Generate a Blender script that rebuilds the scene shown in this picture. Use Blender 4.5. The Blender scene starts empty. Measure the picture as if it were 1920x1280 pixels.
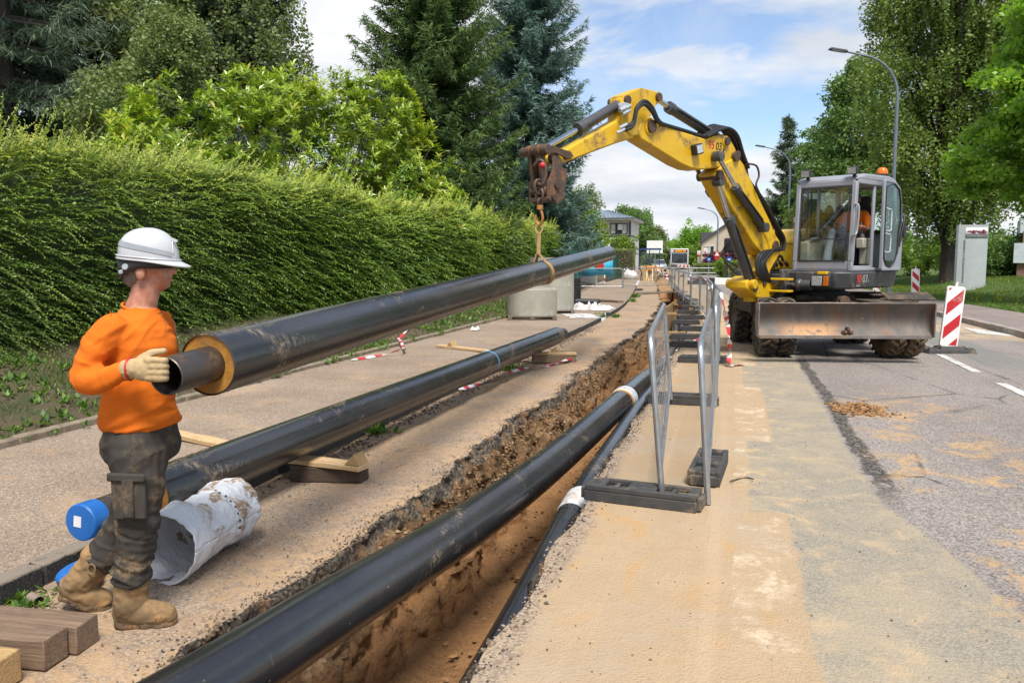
import bpy, bmesh, math, random
import numpy as np
from mathutils import Vector, Matrix, Euler
R_ = math.radians
random.seed(7)
scene = bpy.context.scene
COL = scene.collection

# ------------------------------------------------------------------ camera, sky, sun, exposure
cam_d = bpy.data.cameras.new("camera"); cam = bpy.data.objects.new("camera", cam_d); COL.objects.link(cam)
cam.location = (0, 0, 1.55)
cam.rotation_euler = (R_(90 - 5.8036), 0, R_(15.3229))
cam_d.sensor_width = 36.0; cam_d.lens = 36.0 * 1525 / 1920
cam_d.clip_start = 0.05; cam_d.clip_end = 3000
scene.camera = cam
SUN_EL, SUN_AZ = 60.0, 152.0            # azimuth clockwise from +Y
world = bpy.data.worlds.new("World"); scene.world = world; world.use_nodes = True
wn = world.node_tree; wn.nodes.clear()
def wnode(t, **k):
    n = wn.nodes.new(t)
    for a, b in k.items(): setattr(n, a, b)
    return n
wout = wnode('ShaderNodeOutputWorld'); wbg = wnode('ShaderNodeBackground'); wbg.inputs[1].default_value = 0.12
sky = wnode('ShaderNodeTexSky', sky_type='NISHITA'); sky.sun_disc = False
sky.sun_elevation = R_(SUN_EL); sky.sun_rotation = R_(SUN_AZ); sky.air_density = 1.0; sky.dust_density = 0.6; sky.ozone_density = 1.6
tc = wnode('ShaderNodeTexCoord'); sep = wnode('ShaderNodeSeparateXYZ'); wn.links.new(tc.outputs['Generated'], sep.inputs[0])
def wmath(op, a, b=None):
    n = wnode('ShaderNodeMath', operation=op)
    for i, v in enumerate((a, b)):
        if v is None: continue
        if isinstance(v, (int, float)): n.inputs[i].default_value = v
        else: wn.links.new(v, n.inputs[i])
    return n.outputs[0]
zz = wmath('ADD', wmath('MAXIMUM', sep.outputs[2], 0.0), 0.16)
cmb = wnode('ShaderNodeCombineXYZ')
wn.links.new(wmath('DIVIDE', sep.outputs[0], zz), cmb.inputs[0]); wn.links.new(wmath('DIVIDE', sep.outputs[1], zz), cmb.inputs[1])
def wnoise(scale, detail, rough, off, dist=0.0, sx=1.0):
    mp = wnode('ShaderNodeMapping'); mp.inputs['Location'].default_value = off; mp.inputs['Scale'].default_value = (sx, 1, 1)
    wn.links.new(cmb.outputs[0], mp.inputs[0])
    n = wnode('ShaderNodeTexNoise'); n.inputs['Scale'].default_value = scale; n.inputs['Detail'].default_value = detail
    n.inputs['Roughness'].default_value = rough; n.inputs['Distortion'].default_value = dist
    wn.links.new(mp.outputs[0], n.inputs['Vector']); return n.outputs[0]
def wramp(f, p0, p1, c0=(0, 0, 0, 1), c1=(1, 1, 1, 1)):
    n = wnode('ShaderNodeValToRGB'); n.color_ramp.elements[0].position = p0; n.color_ramp.elements[1].position = p1
    n.color_ramp.elements[0].color = c0; n.color_ramp.elements[1].color = c1; wn.links.new(f, n.inputs[0]); return n.outputs[0]
cum = wramp(wnoise(0.85, 10, 0.55, (3.1, 1.7, 0.4), 0.2), 0.44, 0.525)          # heaped clouds
cir = wramp(wnoise(0.5, 8, 0.62, (7.7, 4.2, 2.0), 0.9, 2.2), 0.42, 0.88)         # thin streaks
hor = wramp(sep.outputs[2], 0.0, 0.13, (0.55, 0.55, 0.55, 1), (0, 0, 0, 1))       # haze of cloud low down
cum2 = wramp(wnoise(2.1, 9, 0.58, (5.3, 8.1, 1.4), 0.3), 0.50, 0.62)
msk = wmath('MINIMUM', wmath('ADD', wmath('MAXIMUM', wmath('MAXIMUM', cum, wmath('MULTIPLY', cum2, 0.85)), wmath('MULTIPLY', cir, 0.75)), hor), 1.0)
shade = wramp(wnoise(1.3, 6, 0.55, (1.1, 5.2, 0.1)), 0.34, 0.60, (3.9, 4.2, 4.7, 1), (5.7, 5.8, 5.95, 1))
mixc = wnode('ShaderNodeMix', data_type='RGBA'); wn.links.new(msk, mixc.inputs[0])
skb = wnode('ShaderNodeMix', data_type='RGBA'); skb.blend_type = 'MULTIPLY'; skb.inputs[0].default_value = 1.0
skb.inputs[7].default_value = (0.95, 1.0, 1.08, 1); wn.links.new(sky.outputs[0], skb.inputs[6])
wn.links.new(skb.outputs[2], mixc.inputs[6]); wn.links.new(shade, mixc.inputs[7])
wn.links.new(mixc.outputs[2], wbg.inputs[0]); wn.links.new(wbg.outputs[0], wout.inputs[0])
sun_d = bpy.data.lights.new("sun", 'SUN'); sun_d.energy = 3.9; sun_d.angle = R_(20); sun_d.color = (1.0, 0.95, 0.87)
sun = bpy.data.objects.new("sun", sun_d); COL.objects.link(sun)
_a = R_(SUN_AZ); _e = R_(SUN_EL)
sdir = Vector((math.sin(_a) * math.cos(_e), math.cos(_a) * math.cos(_e), math.sin(_e)))
sun.rotation_euler = sdir.to_track_quat('Z', 'Y').to_euler()
vs = scene.view_settings; vs.view_transform = 'Standard'; vs.look = 'None'; vs.gamma = 1.0; vs.use_curve_mapping = False
vs.exposure = 0.55
try:
    scene.cycles.max_bounces = 6; scene.cycles.transparent_max_bounces = 12
    scene.cycles.use_denoising = True
except Exception: pass

# ------------------------------------------------------------------ object helpers
def tag(o, label=None, cat=None, group=None, kind=None):
    if label: o['label'] = label
    if cat: o['category'] = cat
    if group: o['group'] = group
    if kind: o['kind'] = kind
    return o
def thing(name, label, cat, loc=(0, 0, 0), rz=0.0, group=None):
    o = bpy.data.objects.new(name, None); COL.objects.link(o); o.empty_display_size = 0.2
    o.location = loc; o.rotation_euler = (0, 0, rz)
    return tag(o, label, cat, group)
def link(name, me, parent=None, loc=None, rot=None):
    o = bpy.data.objects.new(name, me); COL.objects.link(o)
    if parent is not None: o.parent = parent
    if loc is not None: o.location = loc
    if rot is not None: o.rotation_euler = rot
    return o
def copy_tree(o, parent=None):
    c = o.copy(); COL.objects.link(c)
    if parent is not None:
        c.parent = parent
    for ch in list(o.children): copy_tree(ch, c)
    return c

class MB:
    """collects shapes into one mesh"""
    def __init__(s): s.v = []; s.f = []; s.m = []; s.cur = 0
    def add(s, vs, fs):
        b = len(s.v); s.v.extend([tuple(p) for p in vs]); s.f.extend([tuple(i + b for i in f) for f in fs]); s.m.extend([s.cur] * len(fs)); return s
    def box(s, c, size, rot=None, taper=1.0):
        x, y, z = (d / 2 for d in size); t = taper
        P = [Vector(p) for p in ((-x, -y, -z), (x, -y, -z), (x, y, -z), (-x, y, -z), (-x * t, -y * t, z), (x * t, -y * t, z), (x * t, y * t, z), (-x * t, y * t, z))]
        if rot is not None:
            M = rot if isinstance(rot, Matrix) else Euler(rot).to_matrix(); P = [M @ p for p in P]
        c = Vector(c); return s.add([p + c for p in P], [(0, 3, 2, 1), (4, 5, 6, 7), (0, 1, 5, 4), (1, 2, 6, 5), (2, 3, 7, 6), (3, 0, 4, 7)])
    def bar(s, p0, p1, w, h, up=(0, 0, 1)):
        p0, p1 = Vector(p0), Vector(p1); d = p1 - p0; L = d.length; d.normalize(); u = Vector(up); x = d.cross(u)
        if x.length < 1e-4: x = d.cross(Vector((1, 0, 0)))
        x.normalize(); u = x.cross(d); M = Matrix((x, d, u)).transposed(); return s.box((p0 + p1) / 2, (w, L, h), M)
    def tube(s, path, r, n=10, caps=True, closed=False, flat=None):
        path = [Vector(p) for p in path]; N = len(path); rr = r if isinstance(r, (list, tuple)) else [r] * N
        T = []
        for i in range(N):
            a = path[(i - 1) % N] if closed else path[max(i - 1, 0)]; b = path[(i + 1) % N] if closed else path[min(i + 1, N - 1)]
            t = (b - a); t = t.normalized() if t.length > 1e-9 else Vector((0, 0, 1)); T.append(t)
        u = T[0].orthogonal().normalized(); V = []
        if flat: u = (Vector(flat) - Vector(flat).project(T[0])).normalized()
        for i in range(N):
            u = (u - u.project(T[i])); u = u.normalized() if u.length > 1e-6 else T[i].orthogonal().normalized(); w = T[i].cross(u)
            for k in range(n):
                a = 2 * math.pi * k / n; V.append(path[i] + (u * math.cos(a) + w * math.sin(a)) * rr[i])
        F = []; M = N if closed else N - 1
        for i in range(M):
            j = (i + 1) % N
            for k in range(n): F.append((i * n + k, i * n + (k + 1) % n, j * n + (k + 1) % n, j * n + k))
        if caps and not closed: F.append(tuple(range(n - 1, -1, -1))); F.append(tuple((N - 1) * n + k for k in range(n)))
        return s.add(V, F)
    def cyl(s, p0, p1, r0, r1=None, n=16, caps=True): return s.tube([p0, p1], [r0, r0 if r1 is None else r1], n, caps)
    def lathe(s, prof, n=24, M=None, a0=0, a1=2 * math.pi):
        """prof: (r, z) list about Z, placed by matrix M"""
        full = abs(a1 - a0 - 2 * math.pi) < 1e-6; m = n if full else n + 1; V = []; F = []
        for r, z in prof:
            for k in range(m):
                a = a0 + (a1 - a0) * k / n; p = Vector((r * math.cos(a), r * math.sin(a), z)); V.append(M @ p if M else p)
        for i in range(len(prof) - 1):
            for k in range(n):
                k2 = (k + 1) % m; F.append((i * m + k, i * m + k2, (i + 1) * m + k2, (i + 1) * m + k))
        return s.add(V, F)
    def ball(s, c, r, n=12, m=8, M=None):
        r = r if isinstance(r, (list, tuple)) else (r, r, r); c = Vector(c); V = []; F = []
        for i in range(m + 1):
            t = math.pi * i / m
            for k in range(n):
                a = 2 * math.pi * k / n; p = Vector((r[0] * math.sin(t) * math.cos(a), r[1] * math.sin(t) * math.sin(a), r[2] * math.cos(t)))
                V.append((M @ p if M else p) + c)
        for i in range(m):
            for k in range(n): F.append((i * n + k, (i + 1) * n + k, (i + 1) * n + (k + 1) % n, i * n + (k + 1) % n))
        return s.add(V, F)
    def prism(s, poly, thick, fn):
        """poly of 2D points, extruded; fn(a, b, t) -> 3D, t in (-thick/2, thick/2)"""
        n = len(poly); V = [fn(a, b, -thick / 2) for a, b in poly] + [fn(a, b, thick / 2) for a, b in poly]
        F = [tuple(range(n - 1, -1, -1)), tuple(range(n, 2 * n))] + [(i, (i + 1) % n, n + (i + 1) % n, n + i) for i in range(n)]
        return s.add(V, F)
    def islands(s):
        p = list(range(len(s.v)))
        def fd(a):
            while p[a] != a: p[a] = p[p[a]]; a = p[a]
            return a
        for f in s.f:
            for q in f[1:]: p[fd(q)] = fd(f[0])
        g = {}
        for i, f in enumerate(s.f): g.setdefault(fd(f[0]), []).append(i)
        for ids in g.values():
            m = MB(); mp = {}
            for i in ids:
                m.f.append(tuple(mp.setdefault(q, len(mp)) for q in s.f[i])); m.m.append(0)
            m.v = [s.v[q] for q in mp]; yield m
    def split(s, name, mats, parent=None, **k):
        return [m.build(name, mats, parent, **k) for m in s.islands()]
    def mesh(s, name, mats, smooth=True, angle=35):
        me = bpy.data.meshes.new(name); me.from_pydata(s.v, [], s.f); me.validate(); 
        bm = bmesh.new(); bm.from_mesh(me); bmesh.ops.remove_doubles(bm, verts=bm.verts, dist=1e-5); bmesh.ops.recalc_face_normals(bm, faces=bm.faces); bm.to_mesh(me); bm.free()
        mats = mats if isinstance(mats, (list, tuple)) else [mats]
        for m in mats: me.materials.append(m)
        if len(mats) > 1 and len(me.polygons) == len(s.m): me.polygons.foreach_set('material_index', s.m)
        if smooth:
            me.shade_smooth(); me.set_sharp_from_angle(angle=R_(angle))
        return me
    def build(s, name, mats, parent=None, bevel=0.0, smooth=True, angle=35, loc=None, rot=None):
        o = link(name, s.mesh(name, mats, smooth, angle), parent, loc, rot)
        if bevel:
            b = o.modifiers.new('bevel', 'BEVEL'); b.width = bevel; b.segments = 2; b.limit_method = 'ANGLE'; b.angle_limit = R_(35)
        return o

def np_mesh(name, V, k, mat, attrs=None, smooth=False):
    """V (N*k,3) float array, faces of k consecutive verts"""
    n = len(V) // k; me = bpy.data.meshes.new(name)
    me.vertices.add(len(V)); me.vertices.foreach_set('co', np.ascontiguousarray(V, dtype=np.float32).ravel())
    me.loops.add(n * k); me.loops.foreach_set('vertex_index', np.arange(n * k, dtype=np.int32))
    me.polygons.add(n); me.polygons.foreach_set('loop_start', np.arange(n, dtype=np.int32) * k)
    me.update(calc_edges=True)
    for a, val in (attrs or {}).items():
        at = me.attributes.new(a, 'FLOAT', 'POINT'); at.data.foreach_set('value', np.ascontiguousarray(val, dtype=np.float32))
    me.materials.append(mat); return me
def grid_mesh(name, P, mat, UV=None, smooth=True, flip=False):
    """P (n,m,3) grid -> quads; UV (n,m,2)"""
    n, m, _ = P.shape; me = bpy.data.meshes.new(name)
    i, j = np.meshgrid(np.arange(n - 1), np.arange(m - 1), indexing='ij'); a = (i * m + j).ravel(); q = np.stack([a, a + 1, a + m + 1, a + m], 1) if not flip else np.stack([a, a + m, a + m + 1, a + 1], 1)
    me.vertices.add(n * m); me.vertices.foreach_set('co', np.ascontiguousarray(P, dtype=np.float32).ravel())
    me.loops.add(q.size); me.loops.foreach_set('vertex_index', q.astype(np.int32).ravel())
    me.polygons.add(len(q)); me.polygons.foreach_set('loop_start', np.arange(len(q), dtype=np.int32) * 4); me.update(calc_edges=True)
    if UV is not None:
        uv = me.uv_layers.new(name='UVMap'); uv.data.foreach_set('uv', np.ascontiguousarray(UV.reshape(-1, 2)[q.ravel()], dtype=np.float32).ravel())
    if smooth: me.shade_smooth()
    me.materials.append(mat); return me
# value noise in numpy
def _hash(ix, iy, iz, seed):
    h = (ix * 374761393 + iy * 668265263 + iz * 2147483647 + seed * 974711) & 0xFFFFFFFF
    h = ((h ^ (h >> 13)) * 1274126177) & 0xFFFFFFFF; h = h ^ (h >> 16); return (h & 0xFFFF) / 65535.0
def vnoise(p, seed=0):
    p = np.asarray(p, dtype=float); i = np.floor(p).astype(np.int64); f = p - i; f = f * f * (3 - 2 * f); r = 0
    for dx in (0, 1):
        wx = f[..., 0] if dx else 1 - f[..., 0]
        for dy in (0, 1):
            wy = f[..., 1] if dy else 1 - f[..., 1]
            for dz in (0, 1):
                wz = f[..., 2] if dz else 1 - f[..., 2]
                r = r + wx * wy * wz * _hash(i[..., 0] + dx, i[..., 1] + dy, i[..., 2] + dz, seed)
    return r * 2 - 1
def fbm(p, oct=4, seed=0, gain=0.5):
    a = 1; s = 0; p = np.asarray(p, dtype=float)
    for o in range(oct): s = s + a * vnoise(p * 2 ** o, seed + o); a *= gain
    return s

# ------------------------------------------------------------------ materials
class NT:
    def __init__(s, name):
        s.m = bpy.data.materials.new(name); s.m.use_nodes = True; s.t = s.m.node_tree; s.t.nodes.clear()
        s.out = s.n('ShaderNodeOutputMaterial'); s.tc = s.n('ShaderNodeTexCoord'); s.geo = s.n('ShaderNodeNewGeometry')
    def n(s, t, **k):
        n = s.t.nodes.new(t)
        for a, b in k.items(): setattr(n, a, b)
        return n
    def l(s, a, b): s.t.links.new(a, b)
    def setv(s, sock, v):
        if isinstance(v, bpy.types.NodeSocket): s.l(v, sock)
        elif isinstance(v, (tuple, list)) and len(v) == 3 and sock.type == 'RGBA': sock.default_value = (*v, 1)
        else: sock.default_value = v
    def math(s, op, a, b=0.0, c=None, clamp=False):
        n = s.n('ShaderNodeMath', operation=op, use_clamp=clamp); s.setv(n.inputs[0], a); s.setv(n.inputs[1], b)
        if c is not None: s.setv(n.inputs[2], c)
        return n.outputs[0]
    def map(s, vec, scale=(1, 1, 1), loc=(0, 0, 0), rot=(0, 0, 0)):
        n = s.n('ShaderNodeMapping'); n.inputs['Scale'].default_value = scale; n.inputs['Location'].default_value = loc; n.inputs['Rotation'].default_value = rot; s.l(vec, n.inputs[0]); return n.outputs[0]
    def noise(s, vec, scale, detail=4, rough=0.55, dist=0.0):
        n = s.n('ShaderNodeTexNoise'); s.l(vec, n.inputs['Vector']); n.inputs['Scale'].default_value = scale; n.inputs['Detail'].default_value = detail; n.inputs['Roughness'].default_value = rough; n.inputs['Distortion'].default_value = dist; return n.outputs[0]
    def voro(s, vec, scale, feature='F1', out=0, rnd=1.0):
        n = s.n('ShaderNodeTexVoronoi', feature=feature); s.l(vec, n.inputs['Vector']); n.inputs['Scale'].default_value = scale; n.inputs['Randomness'].default_value = rnd; return n.outputs[out]
    def ramp(s, f, stops, interp='LINEAR'):
        n = s.n('ShaderNodeValToRGB'); e = n.color_ramp; e.interpolation = interp
        while len(e.elements) < len(stops): e.elements.new(0.5)
        for k, (p, c) in zip(e.elements, stops):
            k.position = p; k.color = (c, c, c, 1) if isinstance(c, (int, float)) else (*c[:3], 1)
        s.l(f, n.inputs[0]); return n.outputs[0]
    def step(s, f, lo, hi): 
        n = s.n('ShaderNodeMapRange'); n.interpolation_type = 'SMOOTHSTEP'; s.l(f, n.inputs[0]); n.inputs[1].default_value = lo; n.inputs[2].default_value = hi; return n.outputs[0]
    def mix(s, f, a, b, mode='MIX'):
        n = s.n('ShaderNodeMix', data_type='RGBA'); n.blend_type = mode; s.setv(n.inputs[0], f); s.setv(n.inputs[6], a); s.setv(n.inputs[7], b); return n.outputs[2]
    def attr(s, name): 
        n = s.n('ShaderNodeAttribute'); n.attribute_name = name; return n.outputs['Fac']
    def bump(s, h, strength=0.3, dist=0.01, normal=None):
        n = s.n('ShaderNodeBump'); n.inputs['Strength'].default_value = strength; n.inputs['Distance'].default_value = dist; s.l(h, n.inputs['Height'])
        if normal is not None: s.l(normal, n.inputs['Normal'])
        return n.outputs[0]
    def pbr(s, color, rough=0.6, metal=0.0, normal=None, spec=0.5, **k):
        b = s.n('ShaderNodeBsdfPrincipled'); s.setv(b.inputs['Base Color'], color); s.setv(b.inputs['Roughness'], rough); s.setv(b.inputs['Metallic'], metal); s.setv(b.inputs['Specular IOR Level'], spec)
        for a, v in k.items(): s.setv(b.inputs[a.replace('_', ' ')], v)
        if normal is not None: s.l(normal, b.inputs['Normal'])
        s.l(b.outputs[0], s.out.inputs[0]); s.b = b; return s.m
def pmat(name, c1, c2=None, scale=6, rough=0.55, metal=0.0, bump=0.15, bscale=60, dirt=None, damt=0.5, dscale=4, spec=0.5, bdist=0.004, stretch=(1, 1, 1), rvar=0.1, **k):
    t = NT(name); v = t.map(t.tc.outputs['Object'], stretch); c2 = c2 or tuple(x * 0.8 for x in c1)
    n1 = t.noise(v, scale, 5, 0.6); col = t.mix(t.step(n1, 0.35, 0.65), c1, c2)
    rg = t.math('ADD', t.math('MULTIPLY', n1, 2 * rvar), rough - rvar, clamp=True)
    if dirt:
        dn = t.noise(t.map(t.tc.outputs['Object'], (1, 1, 1), (3.3, 1.2, 7.7)), dscale, 8, 0.65, 0.4); dm = t.step(dn, 0.62 - damt * 0.3, 0.72 - damt * 0.12)
        fine = t.noise(v, dscale * 14, 3, 0.6); dm = t.math('MULTIPLY', dm, t.step(fine, 0.3, 0.55)); col = t.mix(dm, col, dirt); rg = t.math('MAXIMUM', rg, t.math('MULTIPLY', dm, 0.85))
    nb = t.bump(t.noise(v, bscale, 4, 0.6), bump, bdist) if bump else None
    return t.pbr(col, rg, metal, nb, spec, **k)
CLAY = (0.40, 0.235, 0.105)
# ================================================================== ground, trench, road
rng = np.random.default_rng(11)
def bend(s):
    s = np.asarray(s, dtype=float); k = 3.0; return -0.1 * k * np.log1p(np.exp(np.clip((s - 24) / k, -40, 200)))
S_ALL = np.concatenate([np.arange(-4, 13, 0.045), np.arange(13, 30, 0.15), np.arange(30, 80, 0.6), np.arange(80, 420, 12.0)])
def edgeL(s): s = np.asarray(s, float); return -2.02 + 0.10 * fbm(np.stack([s * 1.3, s * 0, s * 0], -1), 3, 5) * 0.7 + 0.03 * vnoise(np.stack([s * 9, s * 0, s * 0], -1), 9)
def edgeR(s): s = np.asarray(s, float); return -0.90 + 0.035 * fbm(np.stack([s * 1.7, s * 0, s * 0], -1), 3, 15)
def gvec(t):
    u = t.n('ShaderNodeUVMap'); u.uv_map = 'UVMap'; return u.outputs[0]
def usep(t, v):
    n = t.n('ShaderNodeSeparateXYZ'); t.l(v, n.inputs[0]); return n.outputs[0], n.outputs[1]
def aggregate(t, v, cols, size=75, fleck=0.5):
    """stones in bitumen: cell colours, bright flecks, and height"""
    cell = t.n('ShaderNodeTexVoronoi'); t.l(v, cell.inputs['Vector']); cell.inputs['Scale'].default_value = size
    sp = t.n('ShaderNodeSeparateColor'); t.l(cell.outputs['Color'], sp.inputs[0]); r = sp.outputs[0]
    n = len(cols); c = t.ramp(r, [(i / n, k) for i, k in enumerate(cols)], 'CONSTANT')
    c2 = t.ramp(t.noise(v, size * 2.2, 2, 0.7), [(0.3, 0.55), (0.5, 1.0), (0.72, 1.45)])
    c = t.mix(fleck, c, c2, 'MULTIPLY'); return c, cell.outputs['Distance']
def blotch(t, v, scale, lo, hi, seed=0.0, detail=7, dist=0.5, sx=(1, 1, 1)):
    return t.step(t.noise(t.map(v, sx, (seed, seed * 1.7, seed * 0.3)), scale, detail, 0.62, dist), lo, hi)

def mat_pavement(name, cols, dustc, lo, hi, dark=0.0):
    t = NT(name); v = gvec(t); c, h = aggregate(t, v, cols, 105, 0.4)
    big = t.noise(v, 0.7, 5, 0.6); c = t.mix(t.step(big, 0.3, 0.7), c, t.mix(1.0, c, (0.78, 0.74, 0.72), 'MULTIPLY'))
    d = t.math('MULTIPLY', blotch(t, v, 1.1, lo, hi, 3.1), blotch(t, v, 14, 0.3, 0.62, 1.2)); c = t.mix(t.math('MULTIPLY', d, 0.75), c, dustc)
    d2 = t.math('MULTIPLY', blotch(t, v, 3.7, 0.6, 0.7, 9.4), blotch(t, v, 30, 0.42, 0.6, 2.2)); c = t.mix(t.math('MULTIPLY', d2, 0.9), c, tuple(x * 0.95 for x in CLAY))
    st = blotch(t, v, 2.1, 0.60, 0.72, 21.0); c = t.mix(t.math('MULTIPLY', st, 0.45), c, (0.07, 0.06, 0.05))
    nb = t.bump(h, 0.6, 0.006); nb = t.bump(t.noise(v, 9, 5, 0.6), 0.3, 0.02, nb)
    return t.pbr(c, 0.92, 0, nb, 0.3)
PAVC = [(0.32, 0.25, 0.185), (0.25, 0.195, 0.145), (0.40, 0.33, 0.26), (0.18, 0.145, 0.115), (0.31, 0.225, 0.155), (0.27, 0.225, 0.18)]
M_side = mat_pavement('sidewalk_gravel_asphalt', PAVC, (0.42, 0.30, 0.185), 0.50, 0.72)
M_strip = mat_pavement('work_strip_asphalt', PAVC, (0.42, 0.275, 0.15), 0.34, 0.58)
M_rpav = mat_pavement('pavement_asphalt', [(0.24, 0.2, 0.19), (0.2, 0.17, 0.16), (0.28, 0.24, 0.22)], (0.4, 0.3, 0.2), 0.6, 0.8)

def mat_road():
    t = NT('road_surface'); v = gvec(t); u, s = usep(t, v)
    wob = t.math('MULTIPLY', t.math('SUBTRACT', t.noise(v, 1.6, 6, 0.65), 0.5), 0.34)
    wob2 = t.math('MULTIPLY', t.math('SUBTRACT', t.noise(t.map(v, (1, 1, 1), (5, 3, 1)), 7, 5, 0.6), 0.5), 0.10)
    asp, h = aggregate(t, v, [(0.265, 0.23, 0.205), (0.205, 0.178, 0.16), (0.34, 0.30, 0.27), (0.145, 0.13, 0.118), (0.29, 0.255, 0.228), (0.24, 0.21, 0.19)], 85, 0.6)
    asp = t.mix(t.step(t.noise(t.map(v, (1, 0.25, 1)), 0.9, 5, 0.6), 0.35, 0.68), asp, t.mix(1.0, asp, (0.80, 0.79, 0.80), 'MULTIPLY'))
    # resurfaced grey-green patch
    gcell, gh = aggregate(t, v, [(0.27, 0.24, 0.19), (0.235, 0.21, 0.165), (0.30, 0.265, 0.21), (0.21, 0.185, 0.15)], 110, 0.4)
    gcell = t.mix(t.math('MULTIPLY', blotch(t, v, 2.3, 0.36, 0.7, 6.6, 9), 0.65), gcell, (0.36, 0.295, 0.20))
    gcell = t.mix(t.math('MULTIPLY', blotch(t, v, 5.5, 0.52, 0.70, 16.6, 8, 0.4), 0.6), gcell, (0.44, 0.33, 0.205))
    # packed tan dust
    tan = t.mix(t.noise(v, 2.4, 7, 0.65), (0.325, 0.232, 0.138), (0.435, 0.318, 0.20))
    tan = t.mix(t.math('MULTIPLY', blotch(t, v, 26, 0.5, 0.72, 4.4, 5), 0.6), tan, (0.33, 0.25, 0.17))
    tan = t.mix(t.math('MULTIPLY', blotch(t, v, 2.7, 0.54, 0.68, 12.4, 9, 0.8, (1, 0.5, 1)), 0.6), tan, (0.43, 0.25, 0.10))
    tan = t.mix(t.math('MULTIPLY', blotch(t, v, 90, 0.66, 0.72, 2.4, 2, 0), 0.8), tan, (0.10, 0.08, 0.06))
    tan = t.mix(t.math('MULTIPLY', blotch(t, v, 0.9, 0.5, 0.62, 32.4), 0.45), tan, (0.36, 0.29, 0.215))
    trk = t.noise(t.map(v, (5.5, 0.12, 1), (2, 7, 0)), 1.0, 5, 0.6, 0.4); tan = t.mix(t.math('MULTIPLY', t.step(trk, 0.52, 0.72), 0.35), tan, (0.34, 0.25, 0.16)); tan = t.mix(t.math('MULTIPLY', t.step(trk, 0.46, 0.3), 0.3), tan, (0.48, 0.355, 0.23))
    # edge of the old paint and saw cut
    paintz = t.math('MULTIPLY', t.step(t.math('ADD', u, t.math('MULTIPLY', wob2, 0.5)), 0.02, 0.035), t.math('SUBTRACT', 1.0, t.step(t.math('ADD', u, t.math('MULTIPLY', wob2, 0.6)), 0.31, 0.325)))
    pn = t.math('MULTIPLY', blotch(t, v, 3.2, 0.46, 0.64, 8.8, 9, 0.3), blotch(t, v, 17, 0.38, 0.58, 2.9, 8))
    paint = t.mix(t.noise(v, 8, 4), (0.60, 0.49, 0.345), (0.66, 0.57, 0.44))
    tan = t.mix(t.math('MULTIPLY', t.math('MULTIPLY', paintz, pn), 0.65), tan, paint)
    # zones by distance across the road; slab joints step in and out along it
    sj = t.math('MULTIPLY', t.math('LESS_THAN', t.math('FRACT', t.math('DIVIDE', s, 5.1)), 0.40), 0.22)
    ut = t.math('ADD', t.math('ADD', u, sj), t.math('MULTIPLY', t.math('ADD', t.math('ADD', wob2, t.math('MULTIPLY', wob, 0.3)), t.math('MULTIPLY', t.math('SUBTRACT', t.noise(v, 42, 4, 0.7), 0.5), 0.16)), 0.9))
    zg = t.step(ut, 0.335, 0.365); c = t.mix(zg, tan, gcell)
    leak = t.math('MULTIPLY', blotch(t, v, 4.2, 0.50, 0.70, 40.1, 9), t.math('SUBTRACT', 1.0, t.step(u, 0.3, 0.8))); c = t.mix(t.math('MULTIPLY', t.math('MULTIPLY', zg, leak), 0.85), c, (0.47, 0.335, 0.19))
    za = t.step(t.math('ADD', t.math('SUBTRACT', u, t.math('MULTIPLY', t.math('SUBTRACT', 1.0, t.step(s, 3.5, 6.0)), 0.35)), t.math('MULTIPLY', wob, 0.35)), 0.90, 0.945); c = t.mix(za, c, asp)
    # broken seam
    ns = t.math('SUBTRACT', t.math('ADD', u, t.math('MULTIPLY', wob, 0.8)), 1.02); seam = t.math('SUBTRACT', 1.0, t.step(t.math('ABSOLUTE', ns), 0.05, 0.085))
    seam = t.math('MULTIPLY', seam, t.math('MULTIPLY', t.step(s, 5.2, 6.2), t.math('SUBTRACT', 1.0, t.step(s, 12.5, 15.5))))
    sc, sh = aggregate(t, v, [(0.05, 0.045, 0.042), (0.10, 0.09, 0.08), (0.03, 0.03, 0.03), (0.16, 0.135, 0.11)], 55)
    c = t.mix(t.math('MULTIPLY', seam, blotch(t, v, 9, 0.3, 0.42, 3.0)), c, sc)
    crk = t.n('ShaderNodeTexVoronoi', feature='DISTANCE_TO_EDGE'); t.l(t.map(t.mix(0.12, v, t.mix(1.0, v, (0, 0, 0), 'MIX')), (0.7, 0.35, 1)), crk.inputs['Vector']); crk.inputs['Scale'].default_value = 0.9
    ck = t.math('MULTIPLY', t.math('SUBTRACT', 1.0, t.step(t.math('ADD', crk.outputs['Distance'], t.math('MULTIPLY', t.math('ABSOLUTE', wob2), 0.25)), 0.004, 0.014)), t.math('MULTIPLY', za, blotch(t, v, 0.8, 0.45, 0.6, 7.7)))
    c = t.mix(t.math('MULTIPLY', ck, 0.75), c, (0.05, 0.045, 0.045))
    # orange clay tracked on the asphalt
    dz = t.math('MULTIPLY', t.step(u, 0.95, 1.3), t.math('SUBTRACT', 1.0, t.step(u, 1.8, 2.6))); od = t.math('MULTIPLY', blotch(t, v, 2.2, 0.50, 0.62, 14.0, 9, 0.5), blotch(t, v, 20, 0.36, 0.56, 1.0, 7))
    near = t.math('SUBTRACT', 1.0, t.step(s, 9.0, 11.0)); c = t.mix(t.math('MULTIPLY', t.math('MULTIPLY', dz, od), t.math('MULTIPLY', near, 0.9)), c, (0.44, 0.28, 0.13))
    far = t.math('MULTIPLY', t.step(s, 16.5, 18.5), t.math('SUBTRACT', 1.0, t.step(s, 21.0, 23.0))); fd = t.math('MULTIPLY', far, blotch(t, v, 1.5, 0.36, 0.6, 2.0)); c = t.mix(t.math('MULTIPLY', fd, 0.8), c, (0.46, 0.33, 0.19))
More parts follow.
